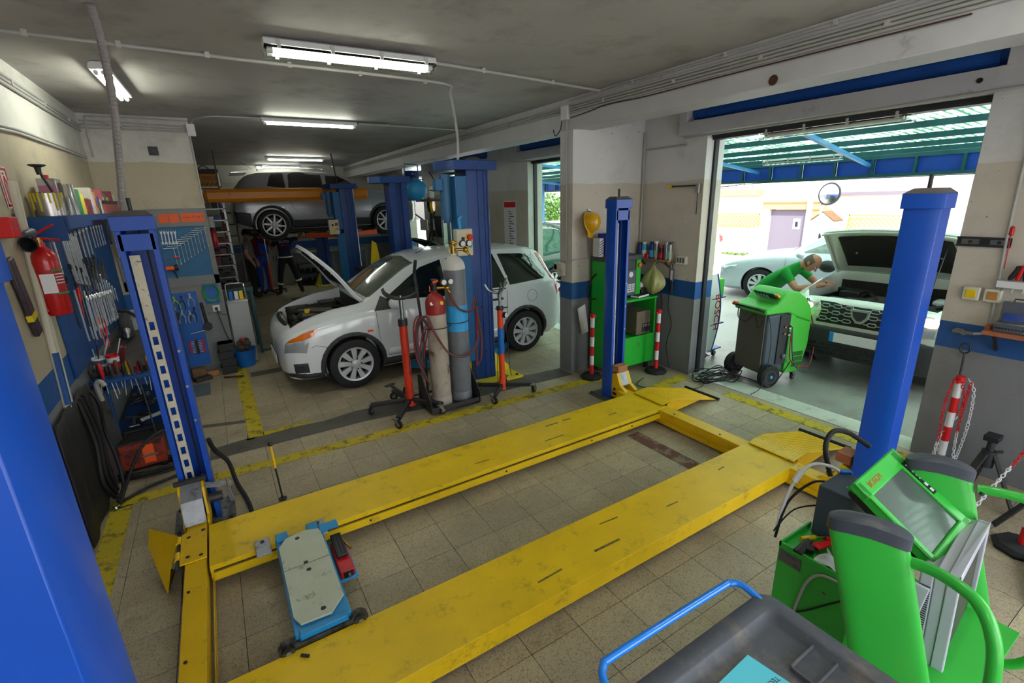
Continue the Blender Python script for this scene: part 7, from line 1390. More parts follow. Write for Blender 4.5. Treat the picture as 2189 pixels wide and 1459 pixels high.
ld = thing('ladder', 'narrow aluminium ladder leaning beside the back shelving', 'ladder', (.42, 12.9, 0))
for s in (-.13, .13): obj('rail', MB().bar((s,0,0),(s,.35,2.3), .025,.05), 'dark_steel', ld)
for k in range(8): obj('rung', MB().bar((-.13,.04+k*.04,.25+k*.26),(.13,.04+k*.04,.25+k*.26), .03,.03), 'dark_steel', ld)
# ---- back wall furniture
bd2 = thing('metal_cupboard', 'pale grey double door metal cupboard against the back wall', 'cupboard', (1.42, 15.25, 0)); obj('carcass', MB().box(-.45,.42,-.2,.2,.0,1.5), mat('cupboard_grey','#8f8d88',.5,0,.06,3), bd2, bev=.006)
for a, b in ((-.44,-.02),(.0,.41)): d_ = obj('door', MB().box(a,b,-.215,-.2,.04,1.47), 'cupboard_grey', bd2, bev=.003); obj('handle', MB().box(-.05 if a < -.1 else .03,-.035 if a < -.1 else .045,-.23,-.215,.7,.85), 'dark_steel', d_)
wbk = thing('back_workbench', 'grey workbench with a rack of cans on the back wall', 'workbench', (2.55, 15.1, 0)); obj('top', MB().box(-.6,1.4,-.3,.35,.86,.9), 'board_grey', wbk)
for x in (-.55,.4,1.35): obj('leg', MB().box(x-.03,x+.03,-.27,-.21,0,.86), 'board_grey', wbk)
obj('back_rack', MB().box(-.5,.2,.25,.38,1.28,1.30).box(-.5,.2,.25,.38,1.42,1.43), 'dark_steel', wbk)
for k in range(9): o = obj('bottle', MB().lathe([(.001,0),(.03,0),(.03,.1),(.012,.13),(.012,.15),(.001,.15)], 10), ['white_plastic','steel','black_plastic'][k % 3]); o.location = (2.12+k*.065, 15.42, 1.302); tag(o, 'small bottle in the rack above the back workbench', 'bottle', 'bottles above the back workbench')
rk = thing('wire_rack', 'black wire rack with dark parts on the floor at the back', 'rack', (2.2, 14.75, 0))
for x, y in ((-.25,-.15),(.25,-.15),(-.25,.15),(.25,.15)): obj('upright', MB().box(x-.012,x+.012,y-.012,y+.012,0,.62), 'black_plastic', rk)
for z_ in (.05,.32,.6): obj('shelf', MB().box(-.26,.26,-.16,.16,z_,z_+.015), 'black_plastic', rk)
for k in range(6): obj('part', MB().lathe([(.001,0),(.06,0),(.07,.05),(.05,.12),(.001,.12)], 12, (-.16+.16*(k % 3),-.0,.07 if k < 3 else .34)), 'engine_dark', rk)
wbn = thing('wheelie_bin', 'dark grey bin with a lid behind the white hatchback', 'bin', (2.62, 9.6, 0)); obj('body', MB().prism([(-.22,0),(.22,0),(.26,.95),(-.26,.95)], -.22, .22, 'y'), 'tool_dark', wbn, bev=.01); obj('lid', MB().box(-.28,.28,-.25,.25,.95,.99), 'black_plastic', wbn, bev=.01)
ys = thing('yellow_sign', 'yellow folding caution board on the grey bin', 'sign', (2.68, 9.55, .995)); obj('board', MB().prism([(-.10,0),(.12,0),(.06,.45),(-.02,.5)], -.01, .01, 'y'), 'yellow_plastic', ys, bev=.003)
# ---- compressor, reel and tools on the wall beyond the tall column
cm = thing('air_compressor', 'light blue air compressor tank high on the wall bracket, beyond the tall column', 'compressor', (3.66, 9.75, 2.42)); obj('tank', MB().lathe([(.001,-.5),(.1,-.49),(.17,-.44),(.2,-.36),(.2,.36),(.17,.44),(.1,.49),(.001,.5)], 26, (0,0,0), (-.12,-1,0)), 'light_blue', cm)
obj('pump', MB().bx((.0,.0,.3),(.2,.2,.16),(0,0,.5)).cyl((.0,-.1,.3),(0,-.25,.3), .05), 'post_blue_dark', cm, bev=.01); obj('frame', MB().bx((0,0,.21),(.4,.3,.02),(0,0,.5)).bar((-.18,-.1,.2),(-.18,-.1,.5), .02,.02).bar((.18,.1,.2),(.18,.1,.5), .02,.02).bar((-.18,-.1,.5),(.18,.1,.5), .02,.02), 'post_blue_light', cm)
obj('wall_bracket', MB().bar((.1,.1,-.2),(1.05,.3,-.2), .05,.05).bar((.1,-.25,-.2),(1.05,-.1,-.2), .05,.05), 'dark_steel', cm); obj('air_line', MB().tube(cr([(.2,-.4,.0),(.3,-.45,-.02),(.38,-.35,.1),(.3,-.2,.35)], 4), .01, 6), 'cable_black', cm)
yr = thing('cable_reel', 'yellow cable reel hanging below a grey box by the far doorway', 'reel', (4.3, 10.35, 2.12)); obj('drum', MB().lathe([(.001,-.06),(.14,-.05),(.16,0),(.14,.05),(.001,.06)], 22, (0,0,0), (.8,-.6,0)), 'hat_yellow', yr); obj('ring', MB().lathe([(.15,-.06),(.17,-.06),(.17,-.02),(.15,-.02)], 22, (0,0,0), (.8,-.6,0), False), 'black_plastic', yr); obj('bracket', MB().bar((.0,.0,.1),(.5,.7,.12), .05,.05), 'dark_steel', yr); obj('box', MB().box(-.06,.06,-.05,.05,.16,.4), 'beige_plastic', yr, bev=.01)
obj('drop_cable', MB().tube(cr([(0,0,-.14),(.02,0,-.4),(.08,0,-.8),(0,0,-1.0),(-.06,0,-.7),(0,0,-.4)], 6), .008, 6), 'cable_black', yr); obj('air_gun', MB().cyl((.0,0,-.3),(.0,0,-.55), .03), 'tool_dark', yr)
ex = thing('balancer_arm', 'grey folding arm with a white square pad on the far wall', 'machine', (4.55, 11.3, 1.6)); obj('arm', MB().bar((-.1,-.5,.35),(.1,.0,-.45), .06,.06).bar((.2,-.1,.5),(.1,.4,-.6), .03,.03).bar((-.1,.5,.3),(.2,-.2,-.1), .025,.025), 'tool_dark', ex); obj('pad', MB().bx((-.05,.1,.05),(.03,.28,.26),(0,0,.3)), 'white_plastic', ex, bev=.01); obj('plate', MB().bx((.24,0,0),(.05,.7,.5)), 'tool_dark', ex)
# ================================================================ FOREGROUND: TOOL CART, DIAGNOSTIC TROLLEY
mat('cart_grey', '#4a4e58', .5, 0, .08, 4, dirt='#6e6660', ds=7, dt=.5, dw=.2, bump=.05, bs=60); mat('tube_blue', '#1f7fe8', .25, 0, coat=.5); mat('trolley_green', '#33b53e', .35, 0, .04, 4, coat=.2); mat('trolley_cap', '#434752', .45, 0, .06, 8, dirt='#6b6460', ds=5, dt=.6, dw=.15)
mat('paper_cyan', '#5fd0e6', .7); mat('lcd_grey', '#b6b8c6', .45); mat('screen_off', '#34372d', .55); mat('screen_glass', '#54605c', .18, .2, coat=.5)
tc = thing('tool_cart', 'dark grey plastic topped tool cart with a blue tube handle, bottom foreground', 'cart', (1.0, .35, 0))
def tp_(name, mb, m, par=tc, **k): mb.v = [(x-1.0, y-.35, z) for x, y, z in mb.v]; return obj(name, mb, m, par, **k)
def rrect(x0, x1, y0, y1, r, n=6):
    P = []
    for cx, cy, a0 in ((x1-r,y1-r,0),(x0+r,y1-r,pi/2),(x0+r,y0+r,pi),(x1-r,y0+r,1.5*pi)):
        for k in range(n+1): a = a0+k*pi/2/n; P.append((cx+r*cos(a), cy+r*sin(a)))
    return P
def loft(levels):
    m = MB(); n = len(levels[0][0]); vs = []; fs = []
    for P, z in levels: vs += [(x, y, z) for x, y in P]
    for j in range(len(levels)-1):
        for i in range(n): fs.append((j*n+i, j*n+(i+1) % n, (j+1)*n+(i+1) % n, (j+1)*n+i))
    fs += [tuple(range(n-1,-1,-1)), tuple((len(levels)-1)*n+i for i in range(n))]; return m.add(vs, fs)
X0, X1, Y0, Y1 = .66, 1.345, .02, .665
z0 = .95
tray = loft([(rrect(X0,X1,Y0,Y1,.05), z0-.06), (rrect(X0,X1,Y0,Y1,.05), z0-.006), (rrect(X0+.006,X1-.006,Y0+.006,Y1-.006,.05), z0), (rrect(X0+.052,X1-.052,Y0+.052,Y1-.052,.035), z0), (rrect(X0+.058,X1-.058,Y0+.058,Y1-.058,.03), z0-.004), (rrect(X0+.072,X1-.072,Y0+.072,Y1-.072,.025), z0-.024), (rrect(X0+.085,X1-.085,Y0+.085,Y1-.085,.02), z0-.026)])
tp_('top_tray', tray, 'cart_grey', smooth=50)
pk = tp_('raised_pocket', loft([(rrect(1.16,1.275,.10,.47,.012), z0-.026), (rrect(1.16,1.275,.10,.47,.012), z0-.02), (rrect(1.166,1.269,.106,.464,.01), z0-.018)]), 'cart_grey')
tp_('pocket_wall', MB().box(1.16,1.275,.40,.406,z0-.02,z0-.010).box(1.16,1.275,.466,.472,z0-.02,z0-.008).box(1.157,1.163,.1,.47,z0-.02,z0-.01), 'cart_grey', pk, bev=.001)
tp_('cabinet', MB().box(X0+.03,X1-.03,Y0+.03,Y1-.03,.12,z0-.06), 'cart_grey', bev=.01)
for k in range(4): tp_('drawer_front', MB().box(X0+.05,X1-.05,Y1-.03,Y1-.02,.16+k*.18,.32+k*.18), 'board_blue', bev=.004)
tp_('push_handle', MB().tube(cr([(.70,.60,.93),(.69,.70,.945),(.72,.745,.95),(.78,.752,.95),(1.22,.742,.95),(1.275,.735,.95),(1.30,.70,.95),(1.30,.60,.93)], 6), .0115, 12), 'tube_blue')
for x, y in ((X0+.08,Y0+.08),(X1-.08,Y0+.08),(X0+.08,Y1-.08),(X1-.08,Y1-.08)): caster(tc, x-1.0, y-.35, .05, .12, .5)
ppr = thing('cyan_booklet', 'bright cyan booklet with TECH TOP HPO lettering lying on the grey cart tray', 'booklet', (.93, .42, z0-.0235)); ang = rad(-143)
A = V((1.055,.555,0)); 
cov = MB(); C4 = [(1.10,.558),(.86,.545),(.86,.25),(1.145,.285)]
cov.prism([(x-.93, y-.42) for x, y in C4], 0, .004, 'z'); obj('cover', cov, 'paper_cyan', ppr)
text('TECH TOP HPO', .020, 'tool_dark', ppr, (1.035-.93,.475-.42,.0045), (0,0,rad(178)), .0002)
obj('picture', MB().prism([(-.06,-.09),(.06,-.10),(.075,-.06),(.05,-.035),(-.04,-.03),(-.07,-.06)], .0041, .0048, 'z'), mat('ink_grey','#4f6f7c',.6), ppr)
# ---- diagnostic trolley: two flared side panels with dark caps, tilted monitor, lcd, cabinet
dt = thing('diagnostic_trolley', 'bright green vehicle diagnostic trolley with two capped side panels, right foreground', 'machine', (2.05, .55, 0))
def dp(name, mb, m, par=dt, **k): mb.v = [(x-2.05, y-.55, z) for x, y, z in mb.v]; return obj(name, mb, m, par, **k)
def side(P1, P2, th, h, zb=.08):
    """oval-section upright panel from P1 (back) to P2 (front), leaning caps"""
    a = V((P1[0],P1[1],0)); b = V((P2[0],P2[1],0)); d = (b-a).normalized(); n = V((-d.y, d.x, 0)); L_ = (b-a).length
    def ring(z, ex=0.):
        out = []
        for k in range(28):
            t = 2*pi*k/28; u = cos(t); v = sin(t); su = (abs(u)**.45)*(1 if u > 0 else -1); sv = (abs(v)**.8)*(1 if v > 0 else -1)
            p = a+d*(L_/2+su*(L_/2+ex))+n*(sv*(th/2+ex)); out.append((p, su))
        return out
    m = MB(); n_ = 28; vs = []; R1 = ring(zb); R2 = ring(h); rk = V((.04,-.26,0))*(h-zb)
    vs = [(p.x+rk.x,p.y+rk.y,zb) for p, s in R1]+[(p.x,p.y,h-.05-.02*s*s+.0*s) for p, s in R2]
    m.add(vs, [(i,(i+1) % n_,n_+(i+1) % n_,n_+i) for i in range(n_)]+[tuple(range(n_-1,-1,-1)),tuple(range(n_,2*n_))])
    pn = dp('side_panel', m, 'trolley_green', smooth=50)
    c = MB(); R3 = ring(h,.004); R4 = ring(h,-.012)
    f = lambda s, o: h+o-.022*s*s
    vs = [(p.x,p.y,h-.055-.02*s*s) for p, s in R3]+[(p.x,p.y,f(s,-.008)) for p, s in R3]+[(p.x,p.y,f(s,.0)) for p, s in R4]
    cc_ = V(((a+b)/2).to_tuple()); vs += [(p.x*.0+cc_.x+(p.x-cc_.x)*.1, cc_.y+(p.y-cc_.y)*.1, h+.004) for p, s in R4]
    fs = []
    for j in range(3): fs += [(j*n_+i,j*n_+(i+1) % n_,(j+1)*n_+(i+1) % n_,(j+1)*n_+i) for i in range(n_)]
    fs.append(tuple(range(3*n_,4*n_))); c.add(vs, fs); dp('cap', c, 'trolley_cap', pn, smooth=50); return pn
pa = side((1.705,.655), (1.80,.445), .07, 1.12); pb2 = side((2.36,.665), (2.45,.47), .07, 1.13)
dp('screw', MB().cyl((2.40,.43,1.04),(2.395,.42,1.04), .007), 'dark_steel', pb2)
# tube handles
dp('handle', MB().tube(cr([(1.80,.44,1.0),(1.80,.36,1.01),(1.77,.26,1.0),(1.735,.20,.93),(1.72,.175,.80),(1.72,.17,.62),(1.73,.2,.30),(1.78,.36,.25)], 7), .019, 14), 'trolley_green')
dp('handle', MB().tube(cr([(2.45,.45,1.03),(2.47,.38,1.04),(2.49,.30,1.035),(2.50,.20,.98),(2.50,.17,.85),(2.50,.17,.4),(2.48,.3,.25)], 7), .019, 14), 'trolley_green')
# tilted monitor between the panels
M_ = Matrix(((1,0,0),(0,1,0),(0,0,1)))
def frame_from(o, u, v):
    u = V(u).normalized(); v = (V(v)-u*V(v).dot(u)).normalized(); n = u.cross(v)
    return Matrix(((u.x,v.x,n.x,o[0]),(u.y,v.y,n.y,o[1]),(u.z,v.z,n.z,o[2]),(0,0,0,1)))
MF = frame_from((2.205-2.05,.575-.55,.985), (1,.03,.10), (-.02,.78,.54))
def mp(name, mb, m, par, **k): mb.v = [tuple(MF @ V(p)) for p in mb.v]; return obj(name, mb, m, par, **k)
W2, H2 = .175, .175
mon = mp('monitor', MB().box(-W2,W2,-H2,-H2+.03,-.03,.012).box(-W2,W2,H2-.07,H2,-.03,.012).box(-W2,-W2+.03,-H2,H2,-.03,.012).box(W2-.05,W2,-H2,H2,-.03,.012), 'trolley_green', dt, bev=.006)
mp('screen', MB().box(-W2+.025,W2-.045,-H2+.025,H2-.065,-.02,.002), 'screen_glass', mon); mp('back_shell', MB().box(-W2+.015,W2-.015,-H2+.015,H2-.015,-.075,-.03), 'black_plastic', mon, bev=.015)
mp('button_strip', MB().box(W2-.042,W2-.016,-.03,.12,.012,.0145), 'black_plastic', mon)
for k in range(5): mp('button', MB().cyl((W2-.029,.105-k*.016,.0145),(W2-.029,.105-k*.016,.0155), .0035, n=8), 'white_plastic', mon)
for k in range(2): mp('white_key', MB().box(W2-.037,W2-.022,-.0-k*.026+.005,.02-k*.026,.0145,.016), 'white_plastic', mon)
tx = text('BOSCH', .032, mat('bosch_red','#c8441c',.5), mon, M=MF @ Matrix.Translation((-W2+.10,H2-.036,.0135)), ext=.0004)
# cabinet box behind the panels with tray, clamps and plate
ca_ = dp('cabinet', MB().box(1.90,2.36,.60,.90,.10,.70), 'trolley_green', bev=.003)
dp('tray_rim', MB().box(1.90,1.908,.66,.90,.70,.722).box(1.90,2.15,.892,.90,.70,.722), 'trolley_green', ca_); dp('rating_plate', MB().box(1.895,1.8998,.80,.89,.635,.69), mat('plate_grey','#6d6a70',.4,.4), ca_)
text('BOSCH', .012, 'black_plastic', ca_, (1.8948-2.05,.84-.55,.679), (pi/2,0,-pi/2), .0002); text('CE', .016, 'black_plastic', ca_, (1.8948-2.05,.82-.55,.65), (pi/2,0,-pi/2), .0002)
dp('rivet', MB().cyl((1.892,.70,.60),(1.90,.70,.60), .006), 'zinc', ca_)
dp('computer', MB().box(2.10,2.30,.735,.87,.70,.95), mat('pc_slate','#3a4354',.5), bev=.006); dp('shelf', MB().box(1.75,2.42,.30,.56,.26,.29), 'trolley_green')
dp('base', MB().box(1.72,2.5,.2,.90,.08,.12), 'trolley_green', bev=.006); dp('lower_shelf', MB().box(1.80,2.42,.22,.56,.50,.52), 'trolley_green')
for x, y in ((1.78,.3),(2.44,.3),(1.78,.84),(2.34,.84)): caster(dt, x-2.05, y-.55, .035, .085, 1.0)
# grey lcd leaning in the trolley front
lc = thing('lcd_monitor', 'old pale grey flat monitor propped on the front of the green trolley', 'monitor', (2.20, .37, .52)); 
LF = frame_from((.0,.0,.15), (1,.10,0), (.0,.05,.98))
def lq(name, mb, m, par, **k): mb.v = [tuple(LF @ V(p)) for p in mb.v]; return obj(name, mb, m, par, **k)
a, b_ = .235, .25
fr_ = lq('frame', MB().box(-a,a,-b_,-b_+.03,-.012,.022).box(-a,a,b_-.03,b_,-.012,.022).box(-a,-a+.022,-b_,b_,-.012,.022).box(a-.022,a,-b_,b_,-.012,.022), 'lcd_grey', lc, bev=.004)
lq('panel', MB().box(-a+.02,a-.02,-b_+.028,b_-.028,-.004,.008), 'screen_off', fr_); lq('back', MB().box(-a+.004,a-.004,-b_+.01,b_-.01,-.045,-.012), 'lcd_grey', fr_, bev=.004); lq('rear_box', MB().box(-a+.004,a-.03,-b_+.05,b_-.03,-.085,-.045), 'lcd_grey', fr_, bev=.006)
for k in range(38): lq('vent_slot', MB().box(-a+.0025,-a+.005,-b_+.06+k*.0095,-b_+.064+k*.0095,-.082,-.05), 'tool_dark', fr_)
# clamps, cables, rag on the cabinet tray
kl = thing('clamp', 'red insulated clamp lying on the green cabinet tray', 'clamp', (2.03, .775, .712)); obj('jaw', MB().bar((-.05,.03,.012),(.03,0,.016), .02,.016).bar((-.05,.01,.012),(.03,-.01,.02), .02,.014), 'red_plastic', kl, bev=.003); obj('grip', MB().bar((.03,0,.016),(.09,-.02,.02), .035,.02).bx((.04,-.01,.02),(.02,.05,.03),(0,0,.3)), 'red_plastic', kl, bev=.004)
kl2 = thing('clamp', 'black insulated clamp beside the red clamp on the green cabinet tray', 'clamp', (1.935, .80, .712)); obj('jaw', MB().bar((-.04,.03,.008),(.08,.03,.01), .02,.012).bar((-.04,.01,.008),(.06,.02,.024), .02,.012), 'black_plastic', kl2, bev=.003); obj('grip', MB().bx((.02,.0,.012),(.04,.03,.024),(0,0,.5)), 'black_plastic', kl2, bev=.003)
yp = thing('yellow_probe', 'yellow probe with coiled yellow lead on the green cabinet tray', 'probe', (2.09, .80, .704)); obj('grip', MB().tube([(-.09,.06,.012),(-.03,.03,.012)], .010, 8), 'yellow_plastic', yp)
obj('lead', MB().tube(cr([(-.03,.03,.012),(.02,-.0,.01),(.03,-.05,.008),(.06,-.10,.008),(.10,-.13,.01)], 5), .0025, 5).tube(cr([(.0,.0,.012),(.01,-.06,.008),(.05,-.12,.008),(.10,-.15,.01)], 5), .0025, 5), mat('lead_yellow','#d8a818',.5), yp)
def crumple(c, sx, sy, h, seed, name, lab, m='cloth_white', cat='rag'):
    r = random.Random(seed); ph = [r.uniform(0,6) for _ in range(6)]
    return tag(obj(name, MB().sheet(lambda u, v: (c[0]+(u-.5)*sx*(1+.15*sin(v*5+ph[0])), c[1]+(v-.5)*sy*(1+.2*sin(u*6+ph[1])), c[2]+h*(.5+.28*sin(u*8+v*3+ph[2])+.2*sin(v*11-u*4+ph[3])+.12*sin(u*17+ph[4]))), 22, 22), m, solid=.003), lab, cat)
crumple((1.95,.685,.702), .09, .13, .05, 4, 'paper_towel', 'crumpled white paper towel on the rim of the green cabinet')
crumple((2.03,.45,.525), .20, .10, .07, 6, 'paper_towel', 'crumpled white paper towel behind the grey monitor'); crumple((1.88,.30,.30), .22, .2, .09, 8, 'paper_towel', 'crumpled white paper towel low on the trolley shelf')
zb = thing('grey_packet', 'grey plastic packet with dark lettering standing behind the grey monitor', 'packet', (1.93, .46, .52)); obj('packet', MB().bx((0,0,.16),(.012,.09,.32),(.1,.05,.2)), 'lcd_grey', zb, bev=.004); text('ZNIBEN POLICART', .032, 'tool_dark', zb, (-.012,0,.16), (pi/2,pi/2,-pi/2+.2), .0004)
tag(obj('grey_lead', MB().tube(cr([(1.89,.61,.69),(1.892,.66,.695),(1.892,.72,.68),(1.892,.76,.62),(1.892,.785,.5),(1.892,.80,.35)], 6), .006, 8), 'conduit_grey'), 'grey cable draped over the left side of the green cabinet', 'cable')
tag(obj('black_lead', MB().tube(cr([(1.89,.61,.65),(1.893,.68,.56),(1.892,.76,.46),(1.892,.84,.38)], 6), .004, 6), 'cable_black'), 'thin black cable below the grey one on the green cabinet', 'cable')
ck = thing('screen_cables', 'white, black and ribbed cables with a blue plug behind the green tilted monitor', 'cable', (2.12, .93, .9))
obj('white_lead', MB().tube(cr([(-.1,.05,-.24),(-.05,.06,-.12),(.0,.05,.0),(.06,.02,.08),(.12,-.03,.08),(.16,-.07,.05)], 7), .008, 8).cyl((.0,.05,0),(.03,.04,.05), .014), 'white_plastic', ck); obj('blue_plug', MB().bx((.17,-.08,.05),(.05,.03,.03),(0,0,-.6)), 'blue_plastic', ck, bev=.004)
obj('ribbed_lead', MB().tube(cr([(.18,-.02,.0),(.20,.03,.12),(.27,.04,.18),(.34,-.0,.17),(.38,-.08,.12)], 14), lambda u: .011+.002*(int(u*56) % 2), 8), 'cable_black', ck); obj('black_leads', MB().tube(cr([(-.12,.04,-.25),(-.03,.05,-.1),(.06,.0,.0),(.12,-.05,.0)], 6), .006, 6).tube(cr([(-.12,.05,-.22),(.0,.03,-.14),(.1,-.06,-.1)], 6), .004, 6), 'cable_black', ck)
# ================================================================ AC SERVICE MACHINE ON THE FORECOURT
mat('ac_green', '#3fae35', .4, 0, .04, 5, coat=.1); mat('ac_slate', '#32414c', .45, 0, .08, 6); mat('ac_brownish', '#55514a', .5, 0, .08, 6)
ac = thing('ac_service_machine', 'wheeled green and slate air conditioning service machine outside the doorway', 'machine', (5.55, 3.1, 0), rad(-14))
# local: x = right (away from the two big wheels), y = back
prof = [(-.30,.13),(.30,.13),(.33,.75),(.29,.93),(.16,1.06),(.02,1.12),(-.06,1.11),(-.15,1.02),(-.34,.93),(-.36,.88)]
obj('hood', MB().prism([(-.36,.86),(-.02,.86),(.10,.80),(.335,.72),(.325,.82),(.29,.93),(.20,1.03),(.08,1.10),(-.04,1.12),(-.12,1.08),(-.19,.98),(-.36,.93)], -.24, .24, 'y'), 'ac_green', ac, bev=.02)
obj('body', MB().box(-.30,.02,-.22,.22,.14,.86), 'ac_slate', ac, bev=.03); obj('left_panel', MB().box(-.315,-.30,-.2,.2,.16,.86), 'ac_brownish', ac, bev=.004)
obj('side_shell', MB().prism([(.02,.12),(.26,.12),(.335,.45),(.335,.72),(.10,.80),(.13,.86),(.02,.86)], -.235, .235, 'y'), 'ac_green', ac, bev=.012)
sp_ = obj('service_panel', MB().box(-.12,.06,-.232,-.215,.25,.84), 'black_plastic', ac, bev=.004)
for k, z_ in enumerate((.70,.62)): obj('coupling', MB().cyl((.03,-.24,z_),(.03,-.26,z_), .014), 'zinc', sp_); obj('label', MB().box(.015,.055,-.236,-.232,z_-.035,z_-.012), 'white_plastic', sp_); obj('port', MB().cyl((-.05,-.235,z_),(-.05,-.25,z_), .012), 'brass', sp_)
obj('drain_knob', MB().lathe([(.001,.0),(.035,.0),(.03,.02),(.001,.03)], 14, (-.02,-.235,.34), (0,-1,0)), 'grey_plastic', sp_)
for j in range(3):
    for i in range(11): obj('vent_slot', MB().bx((.13+i*.014,-.2365,.22+j*.065), (.005,.004,.055)), 'black_plastic', ac)
obj('vent_row', MB().box(.10,.12,-.2365,-.235,.2,.4), 'ac_green', ac)
cpn = obj('control_panel', MB().bx((-.165,-.03,1.035), (.012,.30,.15), (0,rad(-46),0)), 'teal_paint', ac, bev=.003); obj('switch_base', MB().bx((-.15,-.17,1.05), (.02,.07,.08), (0,rad(-46),0)), 'yellow_plastic', ac, bev=.003); obj('main_switch', MB().bx((-.165,-.17,1.058), (.03,.03,.045), (0,rad(-46),0)), 'red_plastic', ac, bev=.004)
for k in range(4): obj('gauge', MB().bx((-.175,.08-k*.045,1.04), (.01,.022,.05), (0,rad(-46),0)), 'white_plastic', cpn)
for y in (-.27, .27):
    wl = obj('rear_wheel', MB().lathe([(.05,-.04),(.12,-.045),(.135,-.03),(.135,.03),(.12,.045),(.05,.04)], 30, (-.24,y,.135), (0,1,0)), 'black_rubber', ac); obj('wheel_rim', MB().lathe([(.001,-.02),(.065,-.025),(.07,-.042),(.08,-.042),(.08,.042),(.07,.042),(.065,.025),(.001,.02)], 24, (-.24,y,.135), (0,1,0)), 'tool_dark', wl); obj('hub_cap', MB().cyl((-.24,y-.05,.135),(-.24,y+.05,.135), .018), 'light_blue', wl)
obj('axle', MB().cyl((-.24,-.3,.135),(-.24,.3,.135), .012), 'dark_steel', ac)
for y in (-.17, .17): caster(ac, .24, y, .042, .12, .3)
obj('service_hose', MB().tube(cr([(.03,-.26,.62),(.03,-.27,.45),(.05,-.28,.3),(.18,-.30,.2),(.35,-.28,.2),(.48,-.2,.35),(.50,-.15,.6),(.48,-.05,.85),(.5,.0,.95)], 7), .008, 6), 'hose_red', ac)
obj('service_hose', MB().tube(cr([(.03,-.26,.70),(.06,-.28,.4),(.12,-.30,.22),(.28,-.30,.12),(.45,-.22,.12),(.53,-.12,.3),(.54,-.08,.7),(.5,-.02,.95)], 7), .008, 6), 'hose_teal', ac)
obj('handle', MB().tube(cr([(-.34,-.2,.90),(-.42,-.2,.93),(-.43,0,.935),(-.42,.2,.93),(-.34,.2,.90)], 4), .014, 8), 'black_plastic', ac)
obj('hung_lead', MB().tube(cr([(-.42,.1,.93),(-.44,.08,.8),(-.40,.0,.75),(-.38,-.1,.86),(-.36,-.15,.7),(-.34,-.2,.8)], 5), .006, 5).tube(cr([(-.3,-.23,.86),(-.26,-.26,.6),(-.30,-.3,.3),(-.4,-.34,.05),(-.6,-.4,.01)], 6), .004, 5), 'cable_black', ac); obj('clip', MB().bx((-.43,.15,.95),(.04,.05,.03)), 'orange_plastic', ac, bev=.004)
# blue framed display cart at the door jamb
bc = thing('branded_cart', 'blue framed curved display cart with red BOSCH lettering at the door jamb', 'cart', (5.62, 3.93, 0), rad(2))
cf = [(.02-.0+.10*sin(pi*(z_/1.25))-.03, z_) for z_ in [k*1.25/14 for k in range(15)]]
obj('side_panel', MB().prism([(-.16,.12)]+[(-.05+.13*sin(pi*min(1,(z_+.0)/1.2)), .1+z_*.9) for z_ in [k*1.2/12 for k in range(13)]]+[(-.16,1.18)], -.02, .0, 'y'), 'white_plastic', bc, bev=.002)
obj('front_tube', MB().tube([(-.045+.13*sin(pi*min(1,z_/1.2)), -.01, .1+z_*.9) for z_ in [k*1.2/14 for k in range(15)]], .018, 8), 'tube_dark_blue' if False else mat('tube_dark_blue','#173f94',.35), bc)
text('BOSCH', .155, 'red_paint', bc, (.005,-.023,.66), (pi/2,pi/2,0), .001)
for z_ in (.12,.48,.84): obj('shelf', MB().box(-.12,.19,-.02,.30,z_,z_+.018), 'tube_dark_blue', bc, bev=.002)
for k, z_ in enumerate((.16,.28)): obj('tyre_roll', MB().lathe([(.02,0),(.06,.0),(.07,.03),(.06,.06),(.02,.06)], 16, (.03,.12,z_)), 'black_rubber', bc)
for x, y in ((-.08,.05),(.13,.05),(-.08,.25),(.13,.25)): caster(bc, x, y, .04, .11, 0)
obj('green_box', MB().box(.02,.16,.0,.20,.86,1.10), 'ac_green', bc, bev=.01)
